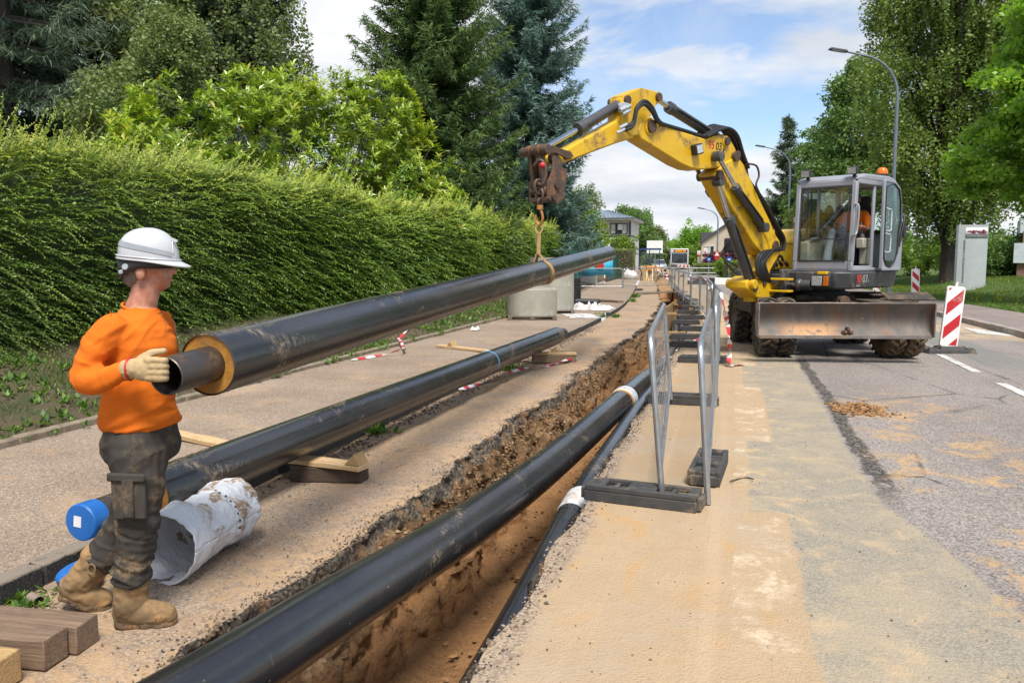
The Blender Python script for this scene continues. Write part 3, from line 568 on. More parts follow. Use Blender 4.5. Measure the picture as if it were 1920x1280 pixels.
def broadleaf(label, x, y, z0, lobes, leafm, seed, trunk, nclump=260, per=90, csize=0.55, leaf=(0.11, 0.07), shell=0.55, flat=0.7, hang=0.0, bark=None, limbs=26, name='broadleaf_tree', base=(0, 0), h0=None, cat='tree'):
    """lobes: (cx,cy,cz,rx,ry,rz) ellipsoids, relative"""
    r = np.random.default_rng(seed); root = thing(name, label, cat, (x, y, z0)); lobes = np.array(lobes, float)
    vol = (lobes[:, 3] * lobes[:, 4] * lobes[:, 5]) ** 0.75; k = r.choice(len(lobes), nclump, p=vol / vol.sum())
    d = rdir(r, nclump); rad = (shell + (1 - shell) * r.uniform(0, 1, nclump)) ** 0.8 * r.uniform(0.75, 1.1, nclump); cc = lobes[k, :3] + d * rad[:, None] * lobes[k, 3:]
    cs = csize * r.uniform(0.55, 1.35, nclump); npc = np.maximum((per * (cs / csize) ** 1.6).astype(int), 8)
    ix = np.repeat(np.arange(nclump), npc); n = len(ix); e = rdir(r, n) * (r.uniform(0, 1, n) ** 0.45)[:, None] * cs[ix][:, None]; e[:, 2] *= flat
    e[:, 2] += 0.18 * cs[ix] - 0.28 * (e[:, 0] ** 2 + e[:, 1] ** 2) / cs[ix]
    C = cc[ix] + e; tint = np.clip(r.uniform(0, .45, nclump)[ix] + r.uniform(0, .55, n), 0, 1)
    if hang > 0:
        sn = int(nclump * 4); si = r.integers(0, nclump, sn); st = cc[si] + rdir(r, sn) * cs[si][:, None] * np.array([1, 1, .4]); ln = hang * r.uniform(0.3, 1.2, sn); np_ = np.maximum((ln / 0.055).astype(int), 5)
        jx = np.repeat(np.arange(sn), np_); fk = np.concatenate([np.arange(a) / a for a in np_]); sw = r.normal(0, 0.10, (sn, 2)); H_ = st[jx].copy(); H_[:, 2] -= fk * ln[jx]; H_[:, :2] += sw[jx] * fk[:, None]; H_ += r.normal(0, 0.035, H_.shape)
        C = np.concatenate([C, H_]); tint = np.concatenate([tint, r.uniform(0, .8, len(jx))]); n = len(C)
    D = rdir(r, n); D[:, 2] = D[:, 2] * 0.6 - (0.35 if hang else 0.15); D = unit(D); w = unit(np.cross(D, rdir(r, n))); sc = r.uniform(0.65, 1.3, n)
    link('crown', np_mesh('crown', leaf_quads(C, D, w, leaf[0] * sc, leaf[1] * sc), 4, leafm, {'tint': np.repeat(tint, 4)}), root)
    m = MB(); zt = lobes[:, 2].max(); top = (float(lobes[:, 0].mean()), float(lobes[:, 1].mean()), float(zt)); bx, by = base; hh = h0 or zt * 0.35
    if trunk > 0.0:
        m.tube([(bx, by, -0.4), (bx, by, 0.05), (bx * .9, by * .9, hh * 0.5), ((bx + top[0]) / 2, (by + top[1]) / 2, hh), top], [trunk * 1.7, trunk * 1.15, trunk * 0.9, trunk * 0.5, 0.02], 10, caps=False)
    for i in r.choice(nclump, min(limbs, nclump), replace=False):
        e = cc[i]; fz = r.uniform(0.35, 0.8); b = np.array([bx + (top[0] - bx) * fz, by + (top[1] - by) * fz, max(e[2] * fz * 0.8, 0.3)]); mid = (b + e) / 2 + np.array([0, 0, 0.12 * np.linalg.norm(e - b)])
        m.tube([tuple(b), tuple(mid), tuple(e)], [max(trunk * 0.3, 0.018), max(trunk * 0.17, 0.012), 0.008], 5, caps=False)
    m.build('trunk' if cat == 'tree' else 'branches', bark or M_bark, root); return root

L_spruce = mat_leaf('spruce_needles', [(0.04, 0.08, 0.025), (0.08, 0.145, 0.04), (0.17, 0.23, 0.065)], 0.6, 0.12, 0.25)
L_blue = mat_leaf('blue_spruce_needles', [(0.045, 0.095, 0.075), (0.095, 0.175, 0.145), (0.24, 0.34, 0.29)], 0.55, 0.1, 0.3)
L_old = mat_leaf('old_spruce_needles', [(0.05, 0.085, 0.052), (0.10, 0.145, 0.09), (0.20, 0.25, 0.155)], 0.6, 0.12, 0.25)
L_birch = mat_leaf('birch_leaf', [(0.115, 0.185, 0.04), (0.185, 0.26, 0.06), (0.29, 0.36, 0.10)], 0.45, 0.35)
L_birchg = mat_leaf('grey_birch_leaf', [(0.115, 0.165, 0.055), (0.175, 0.23, 0.078), (0.27, 0.31, 0.12)], 0.5, 0.3)
L_lime = mat_leaf('maple_leaf', [(0.11, 0.23, 0.026), (0.19, 0.35, 0.038), (0.33, 0.51, 0.06)], 0.4, 0.45)
L_mid = mat_leaf('tree_leaf', [(0.075, 0.15, 0.036), (0.115, 0.205, 0.05), (0.19, 0.29, 0.075)], 0.5, 0.3)
L_yel = mat_leaf('bright_leaf', [(0.09, 0.17, 0.02), (0.16, 0.26, 0.03), (0.28, 0.38, 0.05)], 0.45, 0.4)
L_purple = mat_leaf('purple_leaf', [(0.06, 0.018, 0.03), (0.10, 0.03, 0.045), (0.14, 0.05, 0.06)], 0.5, 0.2)

# ---- left: conifers and birches beyond the hedge
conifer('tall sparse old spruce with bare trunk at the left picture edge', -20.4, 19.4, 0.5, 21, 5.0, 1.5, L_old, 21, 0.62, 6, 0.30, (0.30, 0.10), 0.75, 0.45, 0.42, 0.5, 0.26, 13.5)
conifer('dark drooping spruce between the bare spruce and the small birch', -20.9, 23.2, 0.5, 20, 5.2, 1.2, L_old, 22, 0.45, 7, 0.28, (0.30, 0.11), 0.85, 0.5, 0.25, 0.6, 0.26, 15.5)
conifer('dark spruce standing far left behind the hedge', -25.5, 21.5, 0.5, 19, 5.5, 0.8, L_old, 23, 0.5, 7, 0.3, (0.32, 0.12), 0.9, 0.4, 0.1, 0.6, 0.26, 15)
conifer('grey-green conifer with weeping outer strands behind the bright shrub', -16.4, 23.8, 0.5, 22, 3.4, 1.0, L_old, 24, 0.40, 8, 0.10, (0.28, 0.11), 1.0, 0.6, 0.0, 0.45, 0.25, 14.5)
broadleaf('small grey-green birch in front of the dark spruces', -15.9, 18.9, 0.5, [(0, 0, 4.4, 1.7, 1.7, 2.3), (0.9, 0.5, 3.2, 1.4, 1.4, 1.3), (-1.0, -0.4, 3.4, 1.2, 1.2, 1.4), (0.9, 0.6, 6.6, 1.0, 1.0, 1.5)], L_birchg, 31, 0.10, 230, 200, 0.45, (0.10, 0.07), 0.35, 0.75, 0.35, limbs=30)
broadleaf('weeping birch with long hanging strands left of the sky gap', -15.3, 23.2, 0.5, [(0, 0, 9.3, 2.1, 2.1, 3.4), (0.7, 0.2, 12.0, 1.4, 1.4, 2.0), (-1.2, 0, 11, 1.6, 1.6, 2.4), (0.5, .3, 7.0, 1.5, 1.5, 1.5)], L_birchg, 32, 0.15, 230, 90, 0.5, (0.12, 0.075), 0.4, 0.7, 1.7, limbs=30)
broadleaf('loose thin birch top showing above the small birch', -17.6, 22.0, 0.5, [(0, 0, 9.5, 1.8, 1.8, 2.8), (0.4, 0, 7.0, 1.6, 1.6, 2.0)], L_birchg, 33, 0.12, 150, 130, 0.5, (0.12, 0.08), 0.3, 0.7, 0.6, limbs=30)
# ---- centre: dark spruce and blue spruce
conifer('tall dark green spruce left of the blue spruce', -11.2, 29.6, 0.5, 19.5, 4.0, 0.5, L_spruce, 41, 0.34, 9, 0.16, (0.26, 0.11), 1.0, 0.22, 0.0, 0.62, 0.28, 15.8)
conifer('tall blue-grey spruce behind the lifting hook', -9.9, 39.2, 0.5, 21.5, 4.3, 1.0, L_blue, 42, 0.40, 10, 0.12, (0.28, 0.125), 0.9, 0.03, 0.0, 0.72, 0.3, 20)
# ---- the bright broad-leaved shrub behind the hedge
def bigshrub():
    r = np.random.default_rng(8); root = thing('large_shrub', 'big glossy yellow-green shrub rising behind the hedge', 'shrub', (-12.54, 19.8, 0.5))
    lob = np.array([(0.2, -4.3, 2.1, 1.4, 1.5, 1.5), (0.3, -2.8, 3.0, 1.5, 1.6, 1.6), (1.0, -1.0, 3.5, 1.6, 1.7, 1.85), (1.5, 0.9, 3.5, 1.5, 1.6, 1.75), (2.0, 2.1, 3.9, 1.3, 1.3, 1.6), (2.6, 3.0, 2.8, 1.2, 1.3, 1.45), (3.2, 3.8, 1.9, 1.0, 1.2, 1.2), (1.5, 1, 1.9, 1.6, 3.5, 1.5), (.8, -2, 1.7, 1.6, 2.6, 1.4)]) * 1.1; lob[:, 2] += .1
    _ = np.array([(-2.2, -3.4, 2.0, 1.7, 1.7, 1.6), (-1.4, -1.2, 2.8, 2.1, 2.1, 2.0), (0.1, 0.6, 3.0, 2.0, 2.2, 2.35), (0.6, 2.6, 3.0, 1.9, 2.0, 2.1), (1.2, 4.2, 2.3, 1.7, 1.9, 1.6), (1.5, 1.8, 2.0, 1.8, 2.6, 1.5), (0.2, -1.8, 1.8, 2.0, 2.2, 1.5), (1.6, 5.4, 1.7, 1.2, 1.4, 1.2), (0.3, 3.7, 4.3, 1.0, 1.1, 1.2)])
    n = 7200; k = r.choice(len(lob), n, p=lob[:, 3:].prod(1) ** .67 / (lob[:, 3:].prod(1) ** .67).sum()); d = rdir(r, n); d[:, 2] = np.where(d[:, 2] < -0.3, -d[:, 2], d[:, 2]); c = lob[k, :3] + d * lob[k, 3:] * r.uniform(0.72, 1.06, n)[:, None]
    c += 0.42 * np.stack([fbm(c * 1.1, 4, 2), fbm(c * 1.1, 4, 3), fbm(c * 1.1, 4, 4)], -1); kp = fbm(c * 1.7, 3, 9) > -0.22; c, d, k = c[kp], d[kp], k[kp]; n = len(c); ax = unit(d * 0.8 + np.array([0.15, -0.1, 0.9]) + r.normal(0, .3, (n, 3)))
    per = 9; ix = np.repeat(np.arange(n), per); j = np.tile(np.arange(per), n); a = j * 2.4 + r.uniform(0, 6.28, n)[ix]; u = unit(np.cross(ax, rdir(r, n))); v = np.cross(ax, u)
    el = 0.15 + 0.75 * (j / per) + r.normal(0, .12, len(ix)); dd = unit((u[ix] * np.cos(a)[:, None] + v[ix] * np.sin(a)[:, None]) * np.cos(el)[:, None] + ax[ix] * np.sin(el)[:, None]); ww = unit(np.cross(dd, ax[ix])); nn = np.cross(ww, dd)
    b = c[ix] - ax[ix] * ((1 - j / per) * 0.10)[:, None]; L = (r.uniform(0.10, 0.22, len(ix)) * r.uniform(.75, 1.2, n)[ix])[:, None]; W = L * 0.36
    p1 = b + dd * L * .5 + ww * W * .5 + nn * L * .05; p2 = b + dd * L * 0.5 - ww * W * .5 + nn * L * .05; mid = b + dd * L * .55 - nn * L * 0.02; tip = b + dd * L - nn * L * 0.14
    V = np.stack([b, p1, tip, mid, b, mid, tip, p2], 1).reshape(-1, 3); tint = np.clip(0.45 * (fbm(c * .9, 3, 15)[ix] * .5 + .35) + 0.45 * (j / per) + r.uniform(0, .3, len(ix)), 0, 1); tint = np.where(r.uniform(0, 1, len(ix)) < 0.012, 1.0, tint * 0.93)
    lm = mat_leaf('shrub_leaf', [(0.05, 0.12, 0.012), (0.125, 0.215, 0.018), (0.24, 0.35, 0.026), (0.38, 0.46, 0.045), (0.45, 0.33, 0.05)], 0.28, 0.35, 0.6)
    o = link('foliage', np_mesh('shrub_foliage', V, 4, lm, {'tint': np.repeat(tint, 8)}), root); o['kind'] = 'stuff'
    m = MB()
    for i in r.choice(n, 90, replace=False):
        e = c[i]; b0 = np.array([lob[k[i], 0] * .7, lob[k[i], 1] * .8, 0.1]); mid = (b0 + e) / 2 + np.array([0, 0, .5]); m.tube([tuple(b0), tuple(mid), tuple(e)], [0.035, 0.02, 0.007], 5, caps=False)
    m.build('branches', M_bark, root)
bigshrub()
def sapling(x, y, z, h, label, seed, leafm):
    r = np.random.default_rng(seed); root = thing('sapling', label, 'shrub', (x, y, z)); m = MB(); C, D = [], []
    for i in range(5):
        a = r.uniform(0, 6.28); e = np.array([math.cos(a) * .25, math.sin(a) * .25, h * r.uniform(.7, 1)]); m.tube([(0, 0, 0), tuple(e * .5), tuple(e)], [0.015, 0.01, 0.004], 5, caps=False)
        for k in range(16):
            f = r.uniform(.35, 1); da = r.uniform(0, 6.28); fr = np.array([math.cos(da), math.sin(da), r.uniform(.1, .5)]); 
            for q in range(9): C.append(e * f + fr * 0.05 * q * .8); D.append(fr * .4 + r.normal(0, .7, 3))
    C, D = np.array(C), unit(np.array(D)); w = unit(np.cross(D, rdir(r, len(C))))
    link('foliage', np_mesh('sapling_foliage', leaf_quads(C, D, w, 0.13, 0.05), 4, leafm, {'tint': np.repeat(r.uniform(0.1, 1, len(C)), 4)}), root); m.build('branches', M_twig, root)
sapling(-9.2, 21.5, 1.2, 2.9, 'pale ash sapling poking above the hedge', 3, L_lime)
sapling(-8.9, 25.5, 0.9, 2.9, 'feathery sapling with arching leaves above the hedge', 4, L_mid)
sapling(-8.6, 29.5, 0.9, 2.6, 'low leafy sapling above the far hedge', 5, L_lime)
broadleaf('bright green broad-leaved tree between blue spruce and modern building', -8.35, 44.5, 0.4, [(0, 0, 2.9, 1.25, 1.3, 1.7), (0.6, .3, 2.0, 1.2, 1.2, 1.1), (-.3, -.3, 4.2, .8, .8, 1.0)], L_yel, 51, 0.08, 130, 90, 0.40, (0.15, 0.085), 0.4)
broadleaf('thin grey-green tree beside the modern building', -9.75, 52.0, 0.4, [(0.3, 0, 4.2, 1.2, 1.2, 1.9), (.8, 0, 2.6, 1.2, 1.2, 1.0)], L_birchg, 52, 0.09, 90, 90, 0.45, (0.12, 0.08), 0.4, hang=0.4)
# ---- right side
broadleaf('tall weeping birch behind the excavator cab', 10.6, 46.6, 0.45, [(0.2, 0, 14.5, 3.6, 3.6, 4.8), (-2.4, 0, 10.0, 2.6, 2.6, 3.4), (1.8, 0, 10.0, 2.8, 2.8, 3.4), (-1.6, 0, 6.2, 2.6, 2.6, 2.6), (1.9, 0, 6.0, 2.4, 2.4, 2.4), (0, 0, 18.5, 2.6, 2.6, 3.0), (-2.9, .4, 14, 1.5, 1.5, 2.6), (0.2, 0, 4.3, 2.6, 2.6, 1.8)], L_birch, 61, 0.40, 560, 150, 0.74, (0.16, 0.10), 0.45, 0.75, 2.2, limbs=50, bark=M_barkd, h0=6)
broadleaf('tall pointed tree beyond the street lamp', 7.6, 60, 0.4, [(0, 0, 9.5, 2.6, 2.6, 3.6), (-1.3, 0, 6.0, 2.4, 2.4, 2.6), (1.6, 0, 6.8, 2.4, 2.4, 2.8), (-0.3, 0, 12.5, 1.6, 1.6, 1.8)], L_mid, 62, 0.25, 320, 100, 0.85, (0.24, 0.15), 0.45, hang=0.7, limbs=40)
broadleaf('light green tree left of the excavator cab', 5.2, 63, 0.3, [(0, 0, 3.6, 1.9, 1.9, 2.0), (-1.0, 0, 2.3, 1.6, 1.6, 1.3), (1.4, 0, 5.0, 1.6, 1.6, 2.0)], L_birch, 63, 0.14, 200, 110, 0.7, (0.24, 0.15), 0.45, limbs=20)
broadleaf('feathery tree with open crown against the clouds', 6.2, 70, 0.3, [(0, 0, 9.0, 1.9, 1.9, 3.0), (-0.6, 0, 5.5, 2.0, 2.0, 2.4)], L_mid, 64, 0.18, 220, 100, 0.7, (0.24, 0.15), 0.4, limbs=40)
conifer('dark pointed conifer under the second street lamp', 4.0, 74, 0.2, 13.6, 2.9, 1.0, L_old, 65, 0.55, 8, 0.05, (0.45, 0.22), 0.8, 0.1, 0.0, 0.9, 0.2)
broadleaf('bright green maple hanging in from the right picture edge', 9.9, 29.5, 0.5, [(-0.6, -1.2, 6.4, 2.4, 2.4, 2.2), (0.4, -0.5, 8.8, 2.6, 2.6, 2.2), (-1.5, 0.5, 4.2, 1.9, 1.9, 1.3), (0.6, -1.4, 4.0, 2.2, 2.2, 1.5), (1.5, 0, 10.5, 2.4, 2.4, 2.0), (0.2, -.6, 2.8, 1.5, 1.5, .8), (-1.0, 0, 6.9, 1.3, 1.3, 1.2)], L_lime, 66, 0.3, 420, 170, 0.62, (0.16, 0.13), 0.5, 0.45, limbs=40, base=(2.5, 0.5))
def bush(label, x, y, z, lobes, lm, seed, n=80, per=60, cs=0.35, leaf=(0.12, 0.08), cat='shrub', name='shrub'):
    return broadleaf(label, x, y, z, lobes, lm, seed, 0.0, n, per, cs, leaf, 0.3, 0.8, limbs=10, name=name, cat=cat)
bush('yellow-green laurel bank under the big birch', 11.2, 56, 0.5, [(-2.6, 0, 0.9, 1.6, 1.2, 1.2), (-0.6, 0, 1.1, 1.6, 1.2, 1.3), (1.6, -.3, 1.0, 1.6, 1.2, 1.3), (3.6, -.6, 0.9, 1.6, 1.2, 1.3)], L_yel, 71, 170, 70, 0.5, (0.2, 0.11))
bush('dark shrubs behind the grey sign pillar', 15.5, 54, 0.5, [(0, 0, 1.2, 2.0, 1.4, 1.6), (-2.2, 0, 1.2, 1.6, 1.4, 1.4)], L_mid, 72, 130, 70, 0.5, (0.2, 0.11))
def clipped(label, x, y, z, size, rz, lm, seed, n=5000, leaf=0.10):
    r = np.random.default_rng(seed); root = thing('clipped_hedge', label, 'hedge', (x, y, z), rz); sx, sy, sz = size
    m = MB(); m.box((0, 0, sz * .48), (sx * .9, sy * .9, sz * .94)); m.build('hedge_core', M_twig, root)
    p = r.uniform(-.5, .5, (n, 3)); ax = r.choice(3, n, p=np.array([sy * sz, sx * sz, sx * sy]) / (sy * sz + sx * sz + sx * sy)); sg = np.where(r.uniform(0, 1, n) < .5, -.5, .5); p[np.arange(n), ax] = sg * r.uniform(0.9, 1.03, n); p[:, 2] = np.where((ax == 2), np.abs(p[:, 2]), p[:, 2]) + .5
    rr = np.minimum(1, 1.12 - 0.25 * (np.abs(p[:, 0]) + np.abs(p[:, 1]) > .8)); C = p * np.array([sx, sy, sz]); C[:, :2] *= rr[:, None]; C += r.normal(0, .03, C.shape); D = unit(rdir(r, n) + np.array([0, 0, .4])); w = unit(np.cross(D, rdir(r, n)))
    o = link('foliage', np_mesh('clipped_foliage', leaf_quads(C, D, w, leaf, leaf * .6), 4, lm, {'tint': np.repeat(r.uniform(0, 1, n), 4)}), root); o['kind'] = 'stuff'
clipped('clipped olive hedge above the green fence', -8.0, 60.5, 0.0, (1.5, 4, 2.2), 0.1, L_birchg, 81)
bush('light green bush on top of the clipped hedge', -8.3, 63.5, 1.2, [(0, 0, 1.3, 1.0, 1.0, 0.9)], L_yel, 82, 50, 60, .35, (0.16, 0.1))
clipped('low clipped hedge in front of the purple shrub', -2.6, 80.5, 0.0, (2.6, 1.2, 1.0), 0.1, L_birch, 83, 2200, 0.16)
clipped('bright clipped hedge behind the excavator mirror', -0.2, 60.5, 0.0, (1.3, 5, 1.35), 0.0, L_yel, 84, 3000, 0.12)
bush('loose green bush left of the bright clipped hedge', -1.0, 63.8, 0, [(0, 0, .8, .7, .8, .9)], L_yel, 85, 50, 60, .3, (.14, .08))
bush('purple-leaved shrub in front of the gabled house', -1.3, 84.5, 0, [(-0.7, 0, 1.3, 1.3, 1.1, 1.2), (0.9, 0, 1.3, 1.2, 1.1, 1.1)], L_purple, 86, 90, 60, .4, (.22, .14))
for i, (lb, x, y, z, lo, lm, nn) in enumerate([
    ('broad dark green tree beside the modern building', -12.3, 108, 0, [(0, 0, 4.6, 2.6, 2.6, 3.4), (-1.8, 0, 5.4, 1.6, 1.6, 2.6), (1.0, 0, 2.6, 2.4, 2.4, 2.0)], L_mid, 260),
    ('slender grey-green birch right of the dark trees', -12.2, 127, 0, [(0, 0, 4.3, 1.7, 1.7, 2.8), (.9, 0, 2.4, 1.7, 1.7, 1.6)], L_birchg, 170),
    ('loose tree behind the modern building roof', -15.5, 118, 0, [(0, 0, 7.2, 2.2, 2, 2.0), (2.6, 0, 6.8, 1.8, 1.6, 1.6)], L_mid, 110),
    ('round light green tree far down the road', -6.6, 133, 0, [(0, 0, 4.6, 3.2, 2.6, 3.2), (2.6, 0, 3.6, 2.2, 2.2, 2.2), (-2.4, 0, 2.8, 2.2, 2.2, 1.8)], L_lime, 200),
    ('bright green bush mass below the far round tree', -4.6, 128, 0, [(0, 0, 2.3, 1.9, 1.6, 1.9), (1.9, 0, 2.1, 1.4, 1.4, 1.6), (-1.6, 0, 1.8, 1.4, 1.4, 1.4)], L_yel, 150),
    ('small olive tree right of the gabled house', 1.1, 92, 0, [(0, 0, 2.6, 1.0, 1.0, 1.7)], L_birchg, 70)]):
    broadleaf(lb, x, y, z, lo, lm, 90 + i, 0.14, nn, 60, 0.75, (0.30, 0.18), 0.35, limbs=14, hang=0.6 if 'birch' in lb else 0)
# far woods closing the view
r = np.random.default_rng(77); n = 26000; az = r.uniform(-0.62, 0.5, n); dd = r.uniform(150, 215, n); hh = 2.5 + 5.0 * (vnoise(np.stack([az * 40, az * 0, az * 0], -1), 3) * .5 + .5)
C = np.stack([np.sin(az) * dd, np.cos(az) * dd, r.uniform(0, 1, n) ** .7 * hh], -1); D = rdir(r, n); w = unit(np.cross(D, rdir(r, n)))
o = link('far_woods', np_mesh('far_woods', leaf_quads(C, D, w, 1.3, 0.9), 4, L_mid, {'tint': np.repeat(r.uniform(0, 1, n), 4)})); tag(o, 'distant belt of woodland closing off the view', 'woods', kind='stuff')

# ---- grass and weeds
def blades(name, label, T, S, zfn, h, w, lm, lean=0.35):
    n = len(T); P = np.stack([T + bend(S), S, zfn(T, S) - 0.005], -1); D = unit(np.stack([rng.normal(0, lean, n), rng.normal(0, lean, n), np.ones(n)], -1)); W = unit(np.cross(D, rdir(rng, n)))
    o = link(name, np_mesh(name, leaf_tris(P, D, W, h, w), 3, lm, {'tint': np.repeat(rng.uniform(0, 1, n), 3)})); tag(o, label, kind='stuff'); return o
L_grass = mat_leaf('grass_blade', [(0.06, 0.12, 0.018), (0.11, 0.19, 0.028), (0.19, 0.25, 0.05)], 0.5, 0.3)
L_dry = mat_leaf('verge_grass', [(0.055, 0.085, 0.02), (0.10, 0.14, 0.035), (0.20, 0.17, 0.075), (0.07, 0.13, 0.02)], 0.6, 0.25)
n = 60000; S = 17 + 36 * rng.uniform(0, 1, n) ** 1.2; T = 7.6 + 13 * rng.uniform(0, 1, n) ** 1.3; blades('grass', 'mown green grass of the lawn round the sign pillar', T, S, zl, rng.uniform(.05, .13, n), 0.03, L_grass)
n = 260; S = rng.uniform(20, 46, n); T = 7.8 + 9 * rng.uniform(0, 1, n); M_dand = mat_leaf('dandelion', [(0.6, 0.45, 0.02), (0.7, 0.55, 0.03)], .6, .2)
P = np.stack([T + bend(S), S, zl(T, S) + .12], -1); o = link('wild_flowers', np_mesh('wild_flowers', leaf_quads(P, np.tile([0., -.5, .8], (n, 1)), np.tile([1., 0, 0], (n, 1)), .07, .07), 4, M_dand, {'tint': np.repeat(rng.uniform(0, 1, n), 4)})); tag(o, 'yellow dandelions sprinkled over the lawn', kind='stuff')
n = 90000; S = 3.5 + 36 * rng.uniform(0, 1, n) ** 1.5; T = -5.5 - 2.6 * rng.uniform(0, 1, n) ** .9; dn = fbm(np.stack([T * 1.4, S * 1.1, T * 0], -1), 4, 19); far = np.clip((S - 12) / 6, 0, 1); k = rng.uniform(0, 1, n) < np.clip(0.14 + 0.9 * (dn > 0.0) + 0.45 * far, 0, 1)
T, S = T[k], S[k]; n = len(T); blades('grass', 'straggly grass on the verge below the hedge', T, S, zv, rng.uniform(.03, .10, n), 0.008 + 0.0007 * S, L_dry, 0.6)
# broad-leaved weeds: rosettes on the verge, along the kerb and the step
def weeds(name, label, T, S, Z, size, lm, per=9):
    n = len(T); P = np.stack([T + bend(S), S, Z], -1); ix = np.repeat(np.arange(n), per); m = len(ix); a = rng.uniform(0, 6.28, m); el = rng.uniform(.2, 1.2, m)
    D = np.stack([np.cos(a) * np.cos(el), np.sin(a) * np.cos(el), np.sin(el)], -1); W = np.stack([-np.sin(a), np.cos(a), 0 * a], -1); L = size[ix] * rng.uniform(.6, 1.2, m); C = P[ix] + D * (L * .35 * rng.uniform(0, 1.6, m))[:, None]
    o = link(name, np_mesh(name, leaf_quads(C, D, W, L, L * .48), 4, lm, {'tint': np.repeat(rng.uniform(0, 1, m), 4)})); tag(o, label, kind='stuff')
L_weed = mat_leaf('weed_leaf', [(0.05, 0.12, 0.02), (0.10, 0.20, 0.03), (0.18, 0.28, 0.05)], 0.45, 0.35)
n = 1500; S = 4 + 22 * rng.uniform(0, 1, n) ** 1.4; T = -5.55 - 2.1 * rng.uniform(0, 1, n); dn = vnoise(np.stack([T * 1.1, S * .9, T * 0], -1), 66); k = dn > -0.1; weeds('weeds', 'leafy weeds growing in patches on the verge', T[k], S[k], zv(T[k], S[k]), rng.uniform(.04, .10, k.sum()), L_weed)
n = 110; S = 4.5 + 20 * rng.uniform(0, 1, n) ** 1.3; T = rng.choice([-5.33, -5.48], n) + rng.normal(0, .02, n); weeds('weeds', 'small green weeds sprouting along the concrete edging', T, S, np.full(n, .13), rng.uniform(.03, .085, n), L_weed)
for (t, s, z, sz, lb) in [(-3.02, 6.5, 0.0, .07, 'green weed growing at the foot of the kerb step'), (-3.05, 2.78, 0.0, .05, 'green weed beside the cardboard tube'), (-3.02, 10.9, 0.0, .08, 'green tuft behind the far timber block'), (-3.3, 21.0, 0.02, .10, 'yellow-green weeds in the gap of the kerb step'), (-2.9, 21.5, .0, .09, 'yellow-green weeds beside the far kerb step'), (-3.0, 29.5, .0, .12, 'green weeds left of the trench shoring'), (-3.0, 33, 0, .13, 'bright green weeds in front of the cross barrier')]:
    k = 14; weeds('weed_plant', lb, np.full(k, t) + rng.normal(0, .04 + sz * .35, k), np.full(k, s) + rng.normal(0, .04 + sz * .5, k), np.full(k, z), np.full(k, sz), L_weed)
# ================================================================== pipes
def mat_hdpe(name, damt=0.5, streak=0.5):
    t = NT(name); v = t.tc.outputs['Object']; n = t.n('ShaderNodeSeparateXYZ'); t.l(v, n.inputs[0])
    big = t.noise(t.map(v, (1, 0.35, 1)), 3, 5, 0.6); c = t.mix(t.step(big, 0.35, 0.7), (0.012, 0.0125, 0.0135), (0.030, 0.030, 0.031)); 
    sc = t.step(t.noise(t.map(v, (9, 1.2, 9), (2, 1, 5)), 6, 6, 0.7), 0.60, 0.74); c = t.mix(t.math('MULTIPLY', sc, 0.35), c, (0.11, 0.105, 0.10))
    sc2 = t.step(t.noise(t.map(v, (2, 14, 2), (8, 3, 5)), 5, 5, 0.7), 0.62, 0.72); c = t.mix(t.math('MULTIPLY', sc2, 0.28 * streak), c, (0.16, 0.14, 0.12))
    d = t.math('MULTIPLY', t.step(t.noise(t.map(v, (1, 0.45, 1), (4, 9, 1)), 2.0, 9, 0.7, 0.6), 0.64 - 0.14 * damt, 0.74 - 0.12 * damt), t.step(t.noise(t.map(v, (1, 3, 1)), 18, 5, 0.7), 0.42, 0.58))
    c = t.mix(t.math('MULTIPLY', d, 0.8), c, (0.33, 0.245, 0.15)); ru = t.math('ADD', t.math('MULTIPLY', t.noise(v, 8, 6, 0.7), 0.20), 0.15); ru = t.math('ADD', ru, t.math('MULTIPLY', d, 0.4), clamp=True)
    sp = t.step(t.voro(t.map(v, (1, .7, 1)), 26), 0.06, 0.10); sp = t.math('MULTIPLY', t.math('SUBTRACT', 1.0, sp), t.step(t.noise(v, 2.2, 3), .55, .65)); c = t.mix(t.math('MULTIPLY', sp, .7), c, (.45, .36, .22))
    return t.pbr(c, ru, 0, t.bump(t.noise(t.map(v, (1, .4, 1)), 7, 4, .6), 0.10, 0.02), 0.85)
M_hdpe = mat_hdpe('black_pipe_casing', 0.75, 1.0); M_hdpe2 = mat_hdpe('black_pipe_casing_clean', 0.55, 1.0)
M_steel = pmat('dark_steel_pipe', (0.075, 0.075, 0.08), (0.11, 0.10, 0.095), 5, 0.42, 0.75, 0.1, 60, (0.16, 0.10, 0.06), 0.45, 6, stretch=(1, .5, 1))
M_foam = pmat('insulation_foam', (0.44, 0.215, 0.03), (0.30, 0.135, 0.02), 9, 0.85, bump=0.5, bscale=90, dirt=(0.2, 0.12, 0.05), damt=0.4, dscale=9)
M_blue = pmat('blue_plastic', (0.012, 0.13, 0.44), (0.010, 0.11, 0.38), 4, 0.4, bump=0.05, dirt=(0.3, 0.25, 0.18), damt=0.15)
M_white = pmat('white_label', (0.75, 0.75, 0.74), None, 5, 0.6, bump=0)
M_blackprint = pmat('black_print', (0.02, 0.02, 0.02), None, 5, 0.6, bump=0)
MY = Matrix.Rotation(-math.pi / 2, 4, 'X')      # lathe axis Z -> +Y
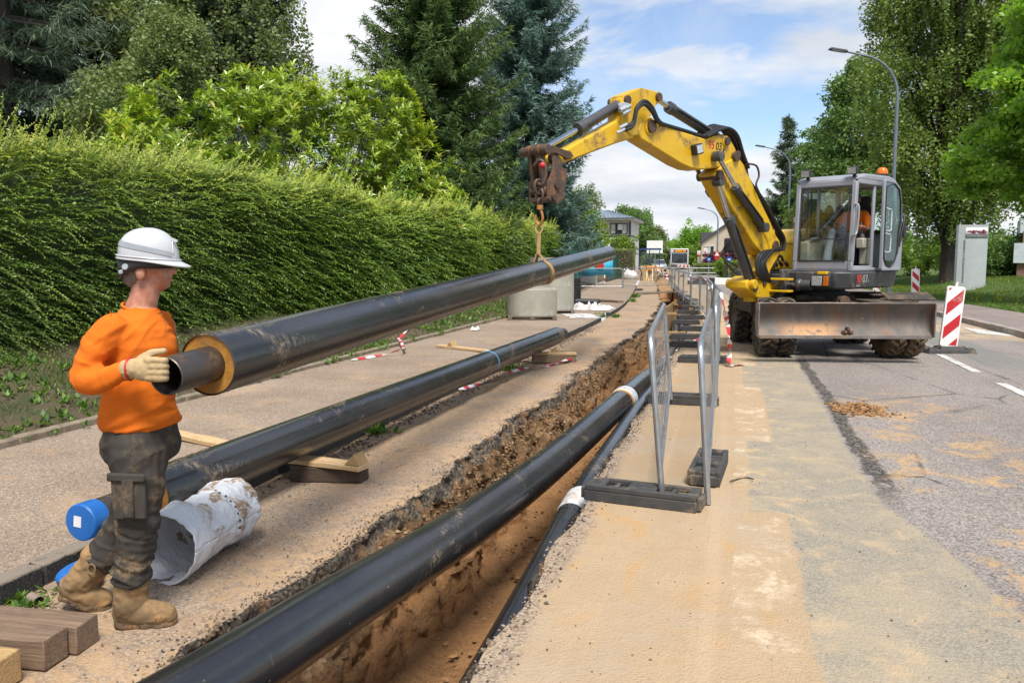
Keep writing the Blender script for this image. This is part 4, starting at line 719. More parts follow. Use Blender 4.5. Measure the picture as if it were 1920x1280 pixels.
def straight_pipe(name, label, p0, p1, D, d, stub, cap=False, group=None):
    p0, p1 = Vector(p0), Vector(p1); L = (p1 - p0).length; R, r = D / 2, d / 2
    root = bpy.data.objects.new(name, None); COL.objects.link(root); root.location = p0; tag(root, label, 'pipe', group)
    root.rotation_mode = 'QUATERNION'; root.rotation_quaternion = (p1 - p0).to_track_quat('Y', 'Z')
    N = int(L / 0.5); m = MB(); m.lathe([(R - 0.007, 0.0), (R, 0.004)] + [(R, L * k / N) for k in range(1, N)] + [(R, L - .004), (R - 0.007, L)], 48, MY); m.build('casing', M_hdpe, root)
    m = MB(); m.lathe([(r + 0.001, 0.012), (R - 0.008, 0.006)], 40, MY); m.build('insulation_ring', M_foam, root); m = MB(); m.lathe([(R - 0.008, L - 0.006), (r + .001, L - 0.012)], 40, MY); m.build('insulation_ring', M_foam, root)
    m = MB(); m.lathe([(r, 0.2), (r, -stub + 0.004), (r - 0.003, -stub), (r - 0.007, -stub + 0.003), (r - 0.008, 1.2), (0.0, 1.2)], 40, MY); m.build('steel_pipe', M_steel, root); m = MB(); m.lathe([(r, L - .2), (r, L + stub), (r - .008, L + stub), (r - .008, L - 1.0)], 32, MY); m.build('steel_pipe', M_steel, root)
    if cap:
        m = MB(); m.lathe([(r + 0.006, -stub + 0.075), (r + 0.007, -stub - 0.012), (r + 0.001, -stub - 0.018), (r * .8, -stub - 0.020), (0, -stub - 0.020)], 40, MY); c = m.build('pipe_cap', M_blue, root)
        m = MB(); m.box((-0.012, -stub - 0.0215, 0.005), (0.042, 0.002, 0.052), (0, 0.1, 0)); s = m.build('sticker', M_white, c); s.location = (0, 0, 0)
    return root
lifted = straight_pipe('insulated_pipe', 'long black insulated pipe hanging from the excavator sling, its end held by the worker', (-2.165, 2.98, 1.10), (-2.25, 14.9, 1.64), 0.272, 0.155, 0.27)
ground_pipe = straight_pipe('insulated_pipe', 'black insulated pipe with blue end cap resting on timbers beside the kerb step', (-2.935, 3.50, 0.315), (-2.76, 12.85, 0.315), 0.272, 0.165, 0.43, True)
m = MB(); m.tube([(0.137 * math.cos(a), 5.75, 0.137 * math.sin(a)) for a in np.linspace(-.5, 2.6, 14)], 0.006, 5); m.build('paint_ring', pmat('blue_chalk', (0.15, 0.35, 0.6), None, 5, .8, bump=0), ground_pipe)
def smooth_path(P, n):
    P = np.array(P, float); k = np.arange(len(P)); out = []
    for i in range(len(P) - 1):
        p0, p1, p2, p3 = P[max(i - 1, 0)], P[i], P[i + 1], P[min(i + 2, len(P) - 1)]
        for u in np.linspace(0, 1, n, endpoint=False): out.append(0.5 * ((2 * p1) + (-p0 + p2) * u + (2 * p0 - 5 * p1 + 4 * p2 - p3) * u * u + (-p0 + 3 * p1 - 3 * p2 + p3) * u ** 3))
    out.append(P[-1]); return [tuple(p) for p in out]
M_wrap = pmat('white_shrink_film', (0.66, 0.67, 0.68), (0.50, 0.51, 0.52), 8, 0.35, bump=0.5, bscale=26, bdist=0.01, dirt=(0.36, 0.22, 0.10), damt=0.5, dscale=6)
def trench_pipe(label, P, R, joints):
    root = thing('trench_pipe', label, 'pipe', (0, 0, 0)); path = smooth_path(P, 10); m = MB(); m.tube(path, R, 40); m.build('casing', M_hdpe2, root, angle=60)
    for y, w, kind in joints:
        i = min(range(len(path)), key=lambda k: abs(path[k][1] - y)); c = Vector(path[i]); d = (Vector(path[min(i + 1, len(path) - 1)]) - Vector(path[i - 1])).normalized(); rg = random.Random(int(y * 10)); m = MB()
        q = [c + d * (w * (k / 9 - .5)) for k in range(10)]; m.tube(q, [R * (1.03 + (0.10 if 0 < k < 9 else 0) * rg.random()) for k in range(10)], 28, caps=True); m.build('joint_wrap', M_wrap, root, angle=70)
        m = MB(); m.tube([c - d * (w * .5 + .07), c - d * (w * .5)], [R * 1.02, R * 1.045], 32); m.build('joint_band', M_foam if kind else M_hdpe, root)
    return root
trench_pipe('thick black pipe running down into the trench in the foreground', [(-1.70, 1.2, .22), (-1.66, 2.2, .125), (-1.61, 3.0, 0.07), (-1.50, 4.35, -.02), (-1.36, 6.1, -.05), (-1.19, 8.8, -.03), (-1.16, 11.5, -.14), (-1.22, 14, -.38), (-1.34, 18, -.62), (-1.62, 24, -.78), (-2.25, 32, -.8), (-3.0, 40, -.8)], 0.134, [(9.1, 0.30, 1), (16.6, .3, 0), (23.5, .3, 0)])
trench_pipe('thinner black pipe along the right wall of the trench', [(-1.03, 1.2, -.37), (-1.03, 2.2, -.355), (-1.03, 3.3, -.33), (-1.03, 4.4, -.26), (-1.015, 5.2, -.17), (-1.0, 6.1, -.12), (-.99, 7.3, -.11), (-1.0, 9.2, -.13), (-1.04, 12, -.25), (-1.14, 16, -.5), (-1.3, 20, -.7), (-1.5, 25, -.8), (-2.0, 32, -.82), (-2.75, 40, -.82)], 0.10, [(5.35, .34, 0), (12.2, .25, 0), (19, .3, 0)])

# ---- rolled white shrink sleeve
def mat_roll():
    t = NT('muddy_white_foil'); v = t.tc.outputs['Object']; d = t.math('MULTIPLY', t.step(t.noise(t.map(v, (1, .6, 1), (1.5, 0.2, 3)), 5.0, 7, .65, .5), .44, .51), t.step(t.noise(v, 40, 4, .7), .36, .5)); sx = t.n('ShaderNodeSeparateXYZ'); t.l(v, sx.inputs[0]); rad = t.math('POWER', t.math('ADD', t.math('POWER', sx.outputs[0], 2.0), t.math('POWER', sx.outputs[2], 2.0)), .5); d = t.math('MULTIPLY', d, t.math('MULTIPLY', t.step(rad, .1585, .161), t.step(sx.outputs[1], .12, .3)))
    c = t.mix(t.math('MULTIPLY', d, .95), (.76, .78, .81), t.mix(t.noise(v, 20, 4), (.20, .105, .04), (.42, .26, .12)))
    return t.pbr(c, t.math('ADD', t.math('MULTIPLY', d, .5), .32), 0, t.bump(t.noise(t.map(v, (1, 2.5, 1)), 8, 6, .7), .9, .04), .5)
def white_roll():
    root = thing('sleeve_roll', 'rolled white foil sleeve smeared with clay lying in front of the capped pipe', 'foil roll', (-2.60, 3.17, 0.172), R_(5)); P = np.zeros((70, 97, 3)); L = .66
    for i in range(70):
        y = L * i / 69
        for j in range(97):
            a = 2 * math.pi * j / 96; w = fbm(np.array([math.cos(a) * 2.2, y * 9, math.sin(a) * 2.2]), 4, 71); w2 = abs(vnoise(np.array([math.cos(a) * 3 + y * 5, y * 7, math.sin(a) * 3]), 73)); R = .168 - .012 * math.sin(y / L * 3.1) ** 8 + 0.013 * w - .009 * w2 * (y > .05) - .03 * math.exp(-((y - .43) / .02) ** 2) * .4
            z = R * math.sin(a); P[i, j] = (R * math.cos(a), y + .008 * math.sin(a * 2) + .03 * (math.sin(a)) * (y / L), max(z, -.166))
    m = mat_roll(); o = link('sleeve', grid_mesh('sleeve', P, m), root); so = o.modifiers.new('thickness', 'SOLIDIFY'); so.thickness = .004; so.offset = -1
    mm = MB(); 
    for k in range(7):
        a = 1.2 - k * .22; mm.box((.173 * math.cos(a), .43 + .004 * (k % 2), .173 * math.sin(a)), (.004, .010, .012), (0, -a, 0))
    mm.split('seam_mark', M_blackprint, root)
white_roll()
m = MB(); m.lathe([(.094, 0), (.094, .07), (.085, .078), (0, .078)], 32); tag(m.build('pipe_cap', M_blue, loc=(-2.93, 3.03, 0.035), rot=(R_(14), R_(-10), 0)), 'loose blue plastic pipe cap lying by the kerb step behind the boot', 'pipe cap')
m = MB(); m.lathe([(.022, -.04), (.024, -.04), (.024, .04), (.022, .04), (.022, -.04)], 20, MY); tag(m.build('cardboard_tube', pmat('cardboard', (.25, .19, .15), (.2, .15, .12), 9, .9), loc=(-3.0, 2.83, .027), rot=(0, 0, R_(70))), 'short grey-brown cardboard tube on the dirt by the kerb', 'cardboard tube')

# ---- timber
def mat_wood(name, a, b, scale=1.0, dirt=(0.12, .09, .065), damt=.3):
    t = NT(name); v = t.tc.outputs['Object']; g = t.noise(t.map(v, (14 * scale, .9, 14 * scale)), 4, 6, .65, .6); c = t.mix(t.step(g, .3, .7), a, b)
    sep_ = t.n('ShaderNodeSeparateXYZ'); t.l(v, sep_.inputs[0]); ring = t.math('SINE', t.math('MULTIPLY', t.math('ADD', t.math('POWER', t.math('ADD', t.math('POWER', sep_.outputs[0], 2.0), t.math('POWER', t.math('ADD', sep_.outputs[2], .05), 2.0)), .5), t.math('MULTIPLY', g, .006)), 520.0))
    c = t.mix(t.math('MULTIPLY', t.step(ring, .2, .9), .25), c, tuple(x * .5 for x in b)); d = t.step(t.noise(v, 6, 8, .7), .62 - .2 * damt, .75 - .1 * damt); c = t.mix(t.math('MULTIPLY', d, .65), c, dirt)
    crk = t.step(t.noise(t.map(v, (22 * scale, .5, 22 * scale), (3, 1, 2)), 2.2, 5, .6), .64, .68); c = t.mix(t.math('MULTIPLY', crk, .75), c, tuple(x * .18 for x in b)); saw = t.noise(t.map(v, (2, 40, 60), (0, 0, 0), (0, .5, 0)), 3, 3, .6); c = t.mix(t.math('MULTIPLY', t.step(saw, .5, .8), .25), c, tuple(x * .5 for x in a))
    return t.pbr(c, .85, 0, t.bump(g, .6, .008), .3)
M_woodold = mat_wood('weathered_beam_wood', (.145, .10, .07), (.235, .16, .105)); M_woodnew = mat_wood('fresh_sawn_wood', (.56, .40, .22), (.48, .32, .165), damt=.15); M_wooddark = mat_wood('dark_oak_block', (.055, .038, .03), (.10, .07, .05)); M_woodmid = mat_wood('yellow_beam_wood', (.45, .30, .14), (.36, .23, .10), damt=.35)
def beam(name, label, cat, p0, p1, w, h, mat, group=None, roll=0, cracks=False):
    """p0, p1: bottom centre line end points"""
    p0, p1 = Vector(p0), Vector(p1); d = p1 - p0; L = d.length; m = MB(); nb = max(2, int(L / .12)); rg = random.Random(label)
    V, F = [], []
    for i in range(nb + 1):
        y = -L / 2 + L * i / nb; j = .004
        V += [(-w / 2 + rg.uniform(-j, j), y, rg.uniform(0, j)), (w / 2 + rg.uniform(-j, j), y, rg.uniform(0, j)), (w / 2 + rg.uniform(-j, j), y, h + rg.uniform(-j, j)), (-w / 2 + rg.uniform(-j, j), y, h + rg.uniform(-j, j))]
    for i in range(nb):
        for k in range(4): F.append((i * 4 + k, i * 4 + (k + 1) % 4, i * 4 + 4 + (k + 1) % 4, i * 4 + 4 + k))
    F += [(3, 2, 1, 0), tuple(nb * 4 + k for k in range(4))]; m.add(V, F); o = m.build(name, mat, bevel=.005, angle=25); o.location = (p0 + p1) / 2; o.rotation_euler = (math.asin(max(-1, min(1, d.z / L))), roll, -math.atan2(d.x, d.y)); return tag(o, label, cat, group)
beam('timber_beam', 'weathered square beam nearest to the boots in the corner stack', 'timber', (-3.55, 2.47, 0), (-2.455, 2.555, 0), .125, .12, M_woodold)
beam('timber_beam', 'weathered cracked beam in the middle of the corner stack', 'timber', (-3.5, 2.36, 0), (-2.475, 2.415, 0), .125, .12, M_woodold)
beam('timber_beam', 'yellow sawn beam end at the bottom left picture corner', 'timber', (-3.5, 2.20, 0), (-2.505, 2.235, 0), .11, .12, M_woodmid)
beam('timber_block', 'dark oak block on the strip supporting the near plank', 'timber', (-2.98, 5.04, 0), (-2.46, 5.09, 0), .16, .105, M_wooddark)
pl = beam('wood_plank', 'pale plank with a chock nailed on under the capped pipe', 'plank', (-3.7, 5.16, .115), (-2.42, 5.0, .107), .14, .04, M_woodnew)
def wedge(parent, y, mat): 
    m = MB(); m.add([(-.06, y - .05, .04), (.06, y - .05, .04), (.06, y + .07, .04), (-.06, y + .07, .04), (-.06, y + .03, .12), (.06, y + .03, .12)], [(0, 3, 2, 1), (0, 1, 5, 4), (2, 3, 4, 5), (1, 2, 5), (3, 0, 4)]); m.build('wedge', mat, parent, bevel=.003)
wedge(pl, .57, M_woodmid)
beam('wood_plank', 'pale plank lying on the sidewalk left of the capped pipe', 'plank', (-4.42, 5.56, .115), (-3.45, 5.22, .115), .13, .04, M_woodnew)
beam('timber_block', 'brown timber block under the far support plank', 'timber', (-2.9, 11.75, 0), (-2.3, 12.0, 0), .16, .11, M_woodold)
pl = beam('wood_plank', 'pale plank with a chock on the far timber block', 'plank', (-3.5, 11.6, .115), (-2.28, 11.98, .112), .14, .04, M_woodnew); wedge(pl, .3, M_woodmid)
pl = beam('wood_plank', 'pale plank with a chock lying across the sidewalk by the edging', 'plank', (-4.66, 12.45, .115), (-3.3, 11.7, .115), .13, .04, M_woodnew); wedge(pl, -.45, M_woodmid)

ORD = 'first second third fourth fifth sixth seventh eighth ninth tenth'.split()
# ---- red and white tape
M_tapeR = pmat('tape_red', (.55, .03, .035), None, 5, .4, bump=0); M_tapeW = pmat('tape_white', (.75, .74, .72), None, 5, .4, bump=0)
def tape(label, P, w=.05, step=.16):
    """band of red and white stretches following P, flat normal about up with twist"""
    P = [Vector(p) for p in smooth_path(P, 8)]; root = thing('barrier_tape', label, 'tape'); acc = 0; cur = MB(); cur2 = MB(); k = 0
    for i in range(len(P) - 1):
        a, b = P[i], P[i + 1]; d = b - a; acc += d.length; s = d.cross(Vector((math.sin(i * .35) * .8, .2, 1))).normalized() * w / 2; d2 = (P[min(i + 2, len(P) - 1)] - b) if i + 2 < len(P) else d; s2 = d2.cross(Vector((math.sin((i + 1) * .35) * .8, .2, 1))).normalized() * w / 2
        n = Vector((0, 0, .0012)); (cur if int(acc / step) % 2 else cur2).add([a - s, a + s, b + s2, b - s2, a - s + n, a + s + n, b + s2 + n, b - s2 + n], [(0, 1, 2, 3), (7, 6, 5, 4), (0, 4, 5, 1), (1, 5, 6, 2), (2, 6, 7, 3), (3, 7, 4, 0)])
    cur.split('red_stretch', M_tapeR, root)
    cur2.split('white_stretch', M_tapeW, root)
    return root
tape('red and white tape lying along the foot of the kerb step under the pipe', [(-3.07, 8.9, .03), (-3.02, 9.4, .02), (-2.9, 10.2, .03), (-2.8, 10.7, .05), (-2.55, 11.4, .03), (-2.35, 11.9, .06), (-2.3, 12.1, .02), (-2.5, 11.6, .02), (-2.62, 11.2, .015)])
tape('crumpled red and white tape hanging over the concrete edging', [(-5.2, 10.4, .13), (-5.0, 11.0, .14), (-4.8, 11.3, .2), (-5.0, 11.8, .14), (-5.3, 12.4, .2), (-5.5, 12.8, .2), (-5.45, 13.1, .34)], .045)

# ================================================================== barriers
M_galv = pmat('galvanised_steel', (.46, .48, .50), (.36, .38, .40), 8, .38, .85, .08, 50, (.36, .27, .18), .25, 5)
M_rubber = pmat('recycled_rubber', (.035, .036, .038), (.055, .053, .05), 9, .75, 0, .5, 45, (.22, .165, .105), .45, 5, bdist=.006)
def barrier_panel(name, label, a, b, H=1.08, lean=0.0, z=0.06, group=None, wires=23):
    a, b = Vector(a), Vector(b); L = (b - a).length; root = thing(name, label, 'barrier', a, -math.atan2(b.x - a.x, b.y - a.y), group); root.rotation_euler[1] = lean
    c = .13; P = [(0, 0, z), (0, 0, H - c)] + [(0, c - c * math.cos(t), H - c + c * math.sin(t)) for t in (.4, .8, 1.2)] + [(0, c, H), (0, L - c, H)] + [(0, L - c + c * math.sin(t), H - c + c * math.cos(t)) for t in (.4, .8, 1.2)] + [(0, L, H - c), (0, L, z)]
    m = MB(); m.tube(P, .020, 10); m.build('frame_tube', M_galv, root); m = MB(); m.cyl((0, 0, .22), (0, L, .22), .016, n=8); m.build('lower_rail', M_galv, root)
    m = MB()
    for k in range(wires):
        y = .04 + (L - .08) * k / (wires - 1); m.tube([(0.0, y, .22), (0.004 * (k % 2), y, .6), (0, y, H - .01)], .0018, 4, caps=False)
    for zz in (.36, .64, .92): m.tube([(.004, .01, zz), (.004, L - .01, zz)], .0028, 4, caps=False)
    w = m.build('wire_infill', M_galv, root); w['kind'] = 'stuff'; return root
def rubber_foot(label, x, y, rz, L=.72, group=None, detail=True, z=0.0):
    root = thing('rubber_foot', label, 'barrier foot', (x, y, z), rz, group); m = MB(); W, Hh = .22, .105
    m.box((0, 0, .035), (L, W, .07)); 
    for sy in (-1, 1): m.box((0, sy * (W / 2 - .017), .088), (L * .985, .034, .036))
    for fx in ((-.5, -.33), (-.13, .13), (.40, .5)):
        m.box(((fx[0] + fx[1]) / 2 * L, 0, .086), ((fx[1] - fx[0]) * L * .98, W - .062, .034))
    for fx in (-.24, .27): m.box((fx * L, 0, .080), (.03, W - .062, .022))
    for sx in (-1, 1): m.box((sx * (L / 2 + .012), 0, .045), (.03, W * .82, .07))
    b = m.build('foot_body', M_rubber, root, bevel=.007)
    m = MB()
    for fx in (-.42, .44, -.04, .05): m.lathe([(.018, .1035), (.026, .1045), (.026, .1065), (.018, .1065), (.018, .1035)], 14, Matrix.Translation((fx * L, .02 if abs(fx) < .3 else 0, 0)))
    m.build('socket_rings', M_rubber, root); return root
barrier_panel('crowd_barrier', 'near leaning steel barrier panel standing beside the open trench', (-.41, 5.13, 0), (-.62, 8.70, 0), lean=-.09)
barrier_panel('crowd_barrier', 'near steel barrier panel on the road side of the dusty strip', (-.125, 5.16, -.05), (-.165, 8.68, 0), lean=-.07)
barrier_panel('crowd_barrier', 'second road side barrier panel with tape tied along it', (-.16, 8.78, 0), (-.20, 12.3, 0), lean=-.03)
barrier_panel('crowd_barrier', 'third road side barrier panel behind the taped one', (-.24, 12.4, 0), (-.42, 15.8, 0), lean=.04)
barrier_panel('crowd_barrier', 'fourth road side barrier panel near the excavator rear wheel', (-.42, 15.9, 0), (-.62, 19.4, 0), wires=40)
for k, (xa, ya, xb, yb) in enumerate([(-.62, 19.6, -.92, 23), (-.95, 23.2, -1.35, 26.6), (-1.38, 26.7, -1.8, 30), (-1.82, 30.2, -2.2, 33.5), (-2.22, 33.7, -2.6, 37), (-2.62, 37.2, -3.0, 40.5), (-3.02, 40.7, -3.4, 44)]):
    barrier_panel('crowd_barrier', '%s grey barrier of the far row along the trench, counted from the excavator wheel' % ORD[k], (xa, ya, 0), (xb, yb, 0), group='far barrier panels along the trench', wires=30)
barrier_panel('crowd_barrier', 'barrier panel set crosswise over the trench and path', (-5.25, 39.7, 0), (-3.1, 42.5, 0), wires=40); barrier_panel('crowd_barrier', 'crosswise barrier panel left of the path by the green fence', (-8.4, 38.8, 0), (-5.3, 39.6, 0), wires=36)
for lb, x, y, rz in [('big rubber barrier foot in the foreground at the trench edge', -.535, 5.12, -.14), ('rubber barrier foot turned lengthwise behind the foreground foot', -.15, 5.95, 1.5), ('rubber barrier foot crossing below the far end of the leaning panel', -.52, 8.83, .02), ('rubber barrier foot with a muddy end by the tape', -.42, 12.45, .0)]: rubber_foot(lb, x, y, rz)
for k, y in enumerate((14.6, 16.0, 17.9, 19.7, 21.4, 23.4, 25.6, 28, 30.5, 33.5)):
    rubber_foot('%s dark rubber foot beyond the muddy foot, in the row along the trench' % ORD[k], -.75 + float(bend(y)) - .1 * (k % 2) - (.2 if y > 19 else 0), y, .03 * ((k % 3) - 1), .62, 'row of rubber feet beside the trench')
rubber_foot('rubber foot under the crosswise barrier', -4.75, 39.9, .15, .8)
tape('red and white tape tied along the road side barrier down to the ground', [(-.20, 12.1, 1.06), (-.13, 11.9, .8), (-.10, 12.2, .62), (-.06, 12.0, .4), (-.05, 12.2, .22), (-.06, 12.0, .05), (.02, 12.1, .015), (.14, 12.2, .012)], .07)
tape('red and white tape strung along the far barrier tops', [(-.38, 15.9, 1.02), (-.5, 17.5, .9), (-.62, 19.5, 1.05), (-.95, 23, 1.04), (-1.35, 26.6, .85), (-1.8, 30, .95), (-2.2, 33.5, .8)], .08, .5)
tape('strip of red and white tape lying between the rubber feet', [(-.75, 15.2, .02), (-.5, 15.4, .14), (-.35, 15.1, .3), (-.28, 14.6, .45)], .07)
for lb, P in [('bent loose wire hanging on the leaning barrier panel', [(-.66, 8.3, 1.0), (-.62, 7.6, .62), (-.56, 7.0, .55), (-.5, 6.2, .30), (-.55, 7.2, .15)]), ('thin wire tied to the road side barrier panel', [(-.17, 8.6, .7), (-.17, 8.0, .45), (-.15, 7.5, .3), (-.14, 6.8, .45), (-.14, 6.3, .12)])]:
    m = MB(); m.tube(smooth_path(P, 6), .0035, 5); tag(m.build('tie_wire', M_galv), lb, 'wire')
m = MB(); m.tube(smooth_path([(.0, 5.7, .01), (.10, 5.72, .05), (.16, 5.8, .02), (.09, 5.85, .012), (.0, 5.75, .01)], 6), .003, 5); tag(m.build('tie_wire', M_blackprint), 'small loop of black wire on the dust beside the rubber foot', 'wire')

# ---- red and white guide boards on rubber bases
M_red = pmat('sign_red', (.52, .018, .025), (.46, .016, .022), 6, .4, bump=.03, dirt=(.4, .3, .25), damt=.12); M_sheet = pmat('sign_white', (.78, .77, .76), (.72, .71, .70), 5, .4, bump=.03, dirt=(.42, .36, .28), damt=.15)
def guide_board(label, x, y, rz, lean=(0, 0), flip=False, z=0.0, s=1.0):
    root = thing('guide_board', label, 'guide board', (x, y, z), rz); root.scale = (s, s, s); W, H0, H1, c = .30, .10, 1.10, .03
    e = bpy.data.objects.new('board', None)
    rot = Euler((lean[0], lean[1], 0)); M = rot.to_matrix()
    m = MB(); poly = [(-W / 2 + c, H0), (W / 2 - c, H0), (W / 2, H0 + c), (W / 2, H1 - c), (W / 2 - c, H1), (-W / 2 + c, H1), (-W / 2, H1 - c), (-W / 2, H0 + c)]
    m.prism(poly, .045, lambda a, b, t: M @ Vector((a, t, b))); bd = m.build('board', M_sheet, root, bevel=.006)
    w2 = W / 2 - .028; lo, hi = H0 + .03, H1 - .03; slope = 1.0 if not flip else -1.0; per = .40
    def clip(poly, f):
        out = []
        for i in range(len(poly)):
            a, b = poly[i], poly[(i + 1) % len(poly)]; fa, fb = f(a), f(b)
            if fa >= 0: out.append(a)
            if (fa >= 0) != (fb >= 0): u = fa / (fa - fb); out.append((a[0] + (b[0] - a[0]) * u, a[1] + (b[1] - a[1]) * u))
        return out
    for side in (-1, 1):
        for k in range(-1, 4):
            z0 = lo - .19 + k * per; P = [(-w2, z0 - slope * w2), (w2, z0 + slope * w2), (w2, z0 + .20 + slope * w2), (-w2, z0 + .20 - slope * w2)]
            P = clip(P, lambda p: p[1] - lo); P = clip(P, lambda p: hi - p[1]) if len(P) > 2 else P
            if len(P) > 2:
                m = MB(); m.prism(P, .004, lambda a, b, t: M @ Vector((a, side * .0235 + t, b))); m.build('red_stripe', M_red, bd, smooth=False)
    m = MB(); m.cyl(M @ Vector((0, 0, .02)), M @ Vector((0, 0, H1 + .075)), .022, n=10); m.build('post', M_sheet, root)
    m = MB(); m.box((0, 0, .035), (.80, .40, .07), taper=.93); m.box((0, 0, .085), (.36, .30, .05), taper=.85)
    for sx in (-1, 1):
        for sy in (-1, 1): m.box((sx * .30, sy * .13, .078), (.14, .09, .03), taper=.8)
    m.build('base', M_rubber, root, bevel=.01); return root
guide_board('near red and white guide board on a rubber base right of the dozer blade', 3.42, 14.85, R_(14), (0, R_(5)))
guide_board('far red and white guide board standing by the lawn', 6.75, 34.6, R_(14), (0, R_(-2)), True, s=1.05)
guide_board('red and white guide board half hidden behind the excavator body', 5.8, 37.5, R_(14), (0, 0), True, s=1.05)
# ================================================================== concrete rings, pallets, bits on the sidewalk
M_conc = pmat('precast_concrete', (.36, .345, .29), (.30, .285, .24), 3, .9, bump=.35, bscale=70, dirt=(.45, .43, .38), damt=.25, dscale=3, stretch=(1, 1, .6)); M_pal = mat_wood('pallet_wood', (.13, .105, .08), (.20, .165, .125))
def concrete_ring(label, x, y, z, R, H, rim=True):
    m = MB(); pr = [(R - .10, 0), (R, 0), (R, H - (.05 if rim else 0)), (R - .01, H - (.045 if rim else 0))]
    if rim: pr += [(R - .035, H - .04), (R - .045, H), (R - .075, H), (R - .085, H - .03)]
    pr += [(R - .10, H - .03 if rim else H), (R - .10, 0)]; m.lathe(pr, 48); return tag(m.build('concrete_ring', M_conc, loc=(x, y, z)), label, 'concrete ring')
def pallet(label, x, y, z, w, rz):
    root = thing('pallet', label, 'pallet', (x, y, z), rz); sh = {}
    for nm, n, size, ax in (('runner', 3, (.1, w, .05), 0), ('deck_board', 7, (w, .1, .022), 1)):
        for k in range(n):
            if nm not in sh: mm = MB(); mm.box((0, 0, 0), size); sh[nm] = mm.mesh(nm, M_pal)
            f = (k / (n - 1) - .5) * (w - .1); link(nm, sh[nm], root, (f, 0, .025) if ax == 0 else (0, f, .062))
    for k in range(3):
        if 'b' not in sh: mm = MB(); mm.box((0, 0, 0), (w, .09, .02)); sh['b'] = mm.mesh('bottom_board', M_pal)
        link('bottom_board', sh['b'], root, (0, (k - 1) * (w - .1) / 2, -.011))
pallet('weathered pallet under the short concrete ring', -4.72, 19.05, .135, 1.15, .26); concrete_ring('short concrete manhole ring with white rim on a pallet', -4.72, 19.08, .21, .60, .66)
pallet('pallet under the two stacked concrete rings', -4.75, 21.3, .135, 1.2, .26); concrete_ring('lower concrete ring of the tall stack', -4.75, 21.35, .21, .60, .62, False); concrete_ring('upper concrete ring of the tall stack', -4.75, 21.35, .832, .60, .75, False)
M_blk = pmat('black_plastic', (.022, .023, .025), (.03, .03, .032), 7, .45, bump=.1)
def ribbed(label, P, r):
    m = MB(); n = int(sum((Vector(P[i + 1]) - Vector(P[i])).length for i in range(len(P) - 1)) / .045); a, b = Vector(P[0]), Vector(P[-1]); m.tube([a.lerp(b, i / (2 * n)) for i in range(2 * n + 1)], [r * (1 if i % 2 else .86) for i in range(2 * n + 1)], 16); return tag(m.build('corrugated_pipe', M_blk), label, 'corrugated pipe')
ribbed('black ribbed plastic shaft standing beside the concrete stack', [(-4.92, 25.6, .12), (-4.92, 25.6, .95)], .2)
ribbed('black ribbed pipe lying beside the concrete stack', [(-4.75, 24.9, .22), (-4.0, 24.7, .22)], .11)
beam('wood_plank', 'brown board lying behind the black ribbed pipe', 'plank', (-4.6, 27.4, .12), (-3.6, 26.6, .12), .25, .07, M_woodold)
def crumple(label, name, cat, x, y, z, sx, sy, h, mat, seed, n=26):
    P = np.zeros((n, n, 3)); 
    for i in range(n):
        for j in range(n):
            u, v = i / (n - 1) - .5, j / (n - 1) - .5; e = min(1, 5 * min(.5 - abs(u), .5 - abs(v))); P[i, j] = (u * sx * (1 + .12 * vnoise(np.array([v * 6, seed, 0.]), 3)), v * sy * (1 + .12 * vnoise(np.array([u * 6, seed, 5.]), 3)), .006 + h * e * abs(fbm(np.array([u * 5, v * 5, seed * 1.]), 3, seed)))
    o = link(name, grid_mesh(name, P, mat), None, (x, y, z), (0, 0, random.uniform(-.4, .4))); s = o.modifiers.new('thickness', 'SOLIDIFY'); s.thickness = .004; return tag(o, label, cat)
crumple('crumpled white plastic film on the sidewalk beside the rings', 'plastic_film', 'plastic film', -3.95, 22.9, .115, 1.2, 1.0, .25, M_wrap, 4); crumple('flat white sheet lying on the sidewalk before the ribbed pipe', 'white_sheet', 'sheet', -3.75, 20.2, .115, .75, 1.6, .03, M_wrap, 5)
crumple('scrap of white paper on the concrete edging', 'paper_scrap', 'paper scrap', -5.05, 15.6, .115, .14, .2, .07, M_white, 6, 8)
# trench shoring and crossing board
def shoring():
    root = thing('trench_shoring', 'yellow wooden shoring frame standing in the trench', 'shoring', (float(bend(25)), 0, 0))
    def b(n, p0, p1, w=.09, h=.05): m = MB(); m.bar(p0, p1, w, h); m.build(n, M_woodmid, root)
    for y in (25.4, 30.5):
        for x in (-1.86, -1.05): b('post', (x, y, -1.25), (x + .02, y + .05, .06), .09, .07)
        for z in (-.12, -.95): b('strut', (-1.9, y - .05, z), (-1.0, y - .05, z), .08, .06)
    for x in (-1.93, -.97):
        for k in range(5): b('wall_board', (x, 25.2, -1.15 + k * .25), (x, 31, -1.15 + k * .25), .03, .22)
shoring()
for lb, y, z in (('yellow timber brace across the near trench', 20.2, -.30), ('lower orange timber brace across the trench', 20.6, -.42)): beam('timber_brace', lb, 'timber', (-2.0, y, z), (-.9, y + .15, z), .12, .07, M_woodmid)
beam('crossing_board', 'grey scaffold board laid across the trench by the crosswise barrier', 'board', (-4.9, 35.2, .03), (-2.2, 37.6, .05), .45, .05, M_pal)
m = MB(); V = []; 
for i in range(9):
    for j in range(9): u, v = i / 8 * 2 - 1, j / 8 * 2 - 1; rr = min(1, math.hypot(u, v)); V.append((u * 1.0, v * 2.2, .75 * (1 - rr) ** .8 * (1 + .3 * vnoise(np.array([u * 3, v * 3, 1.]), 2)) - .02))
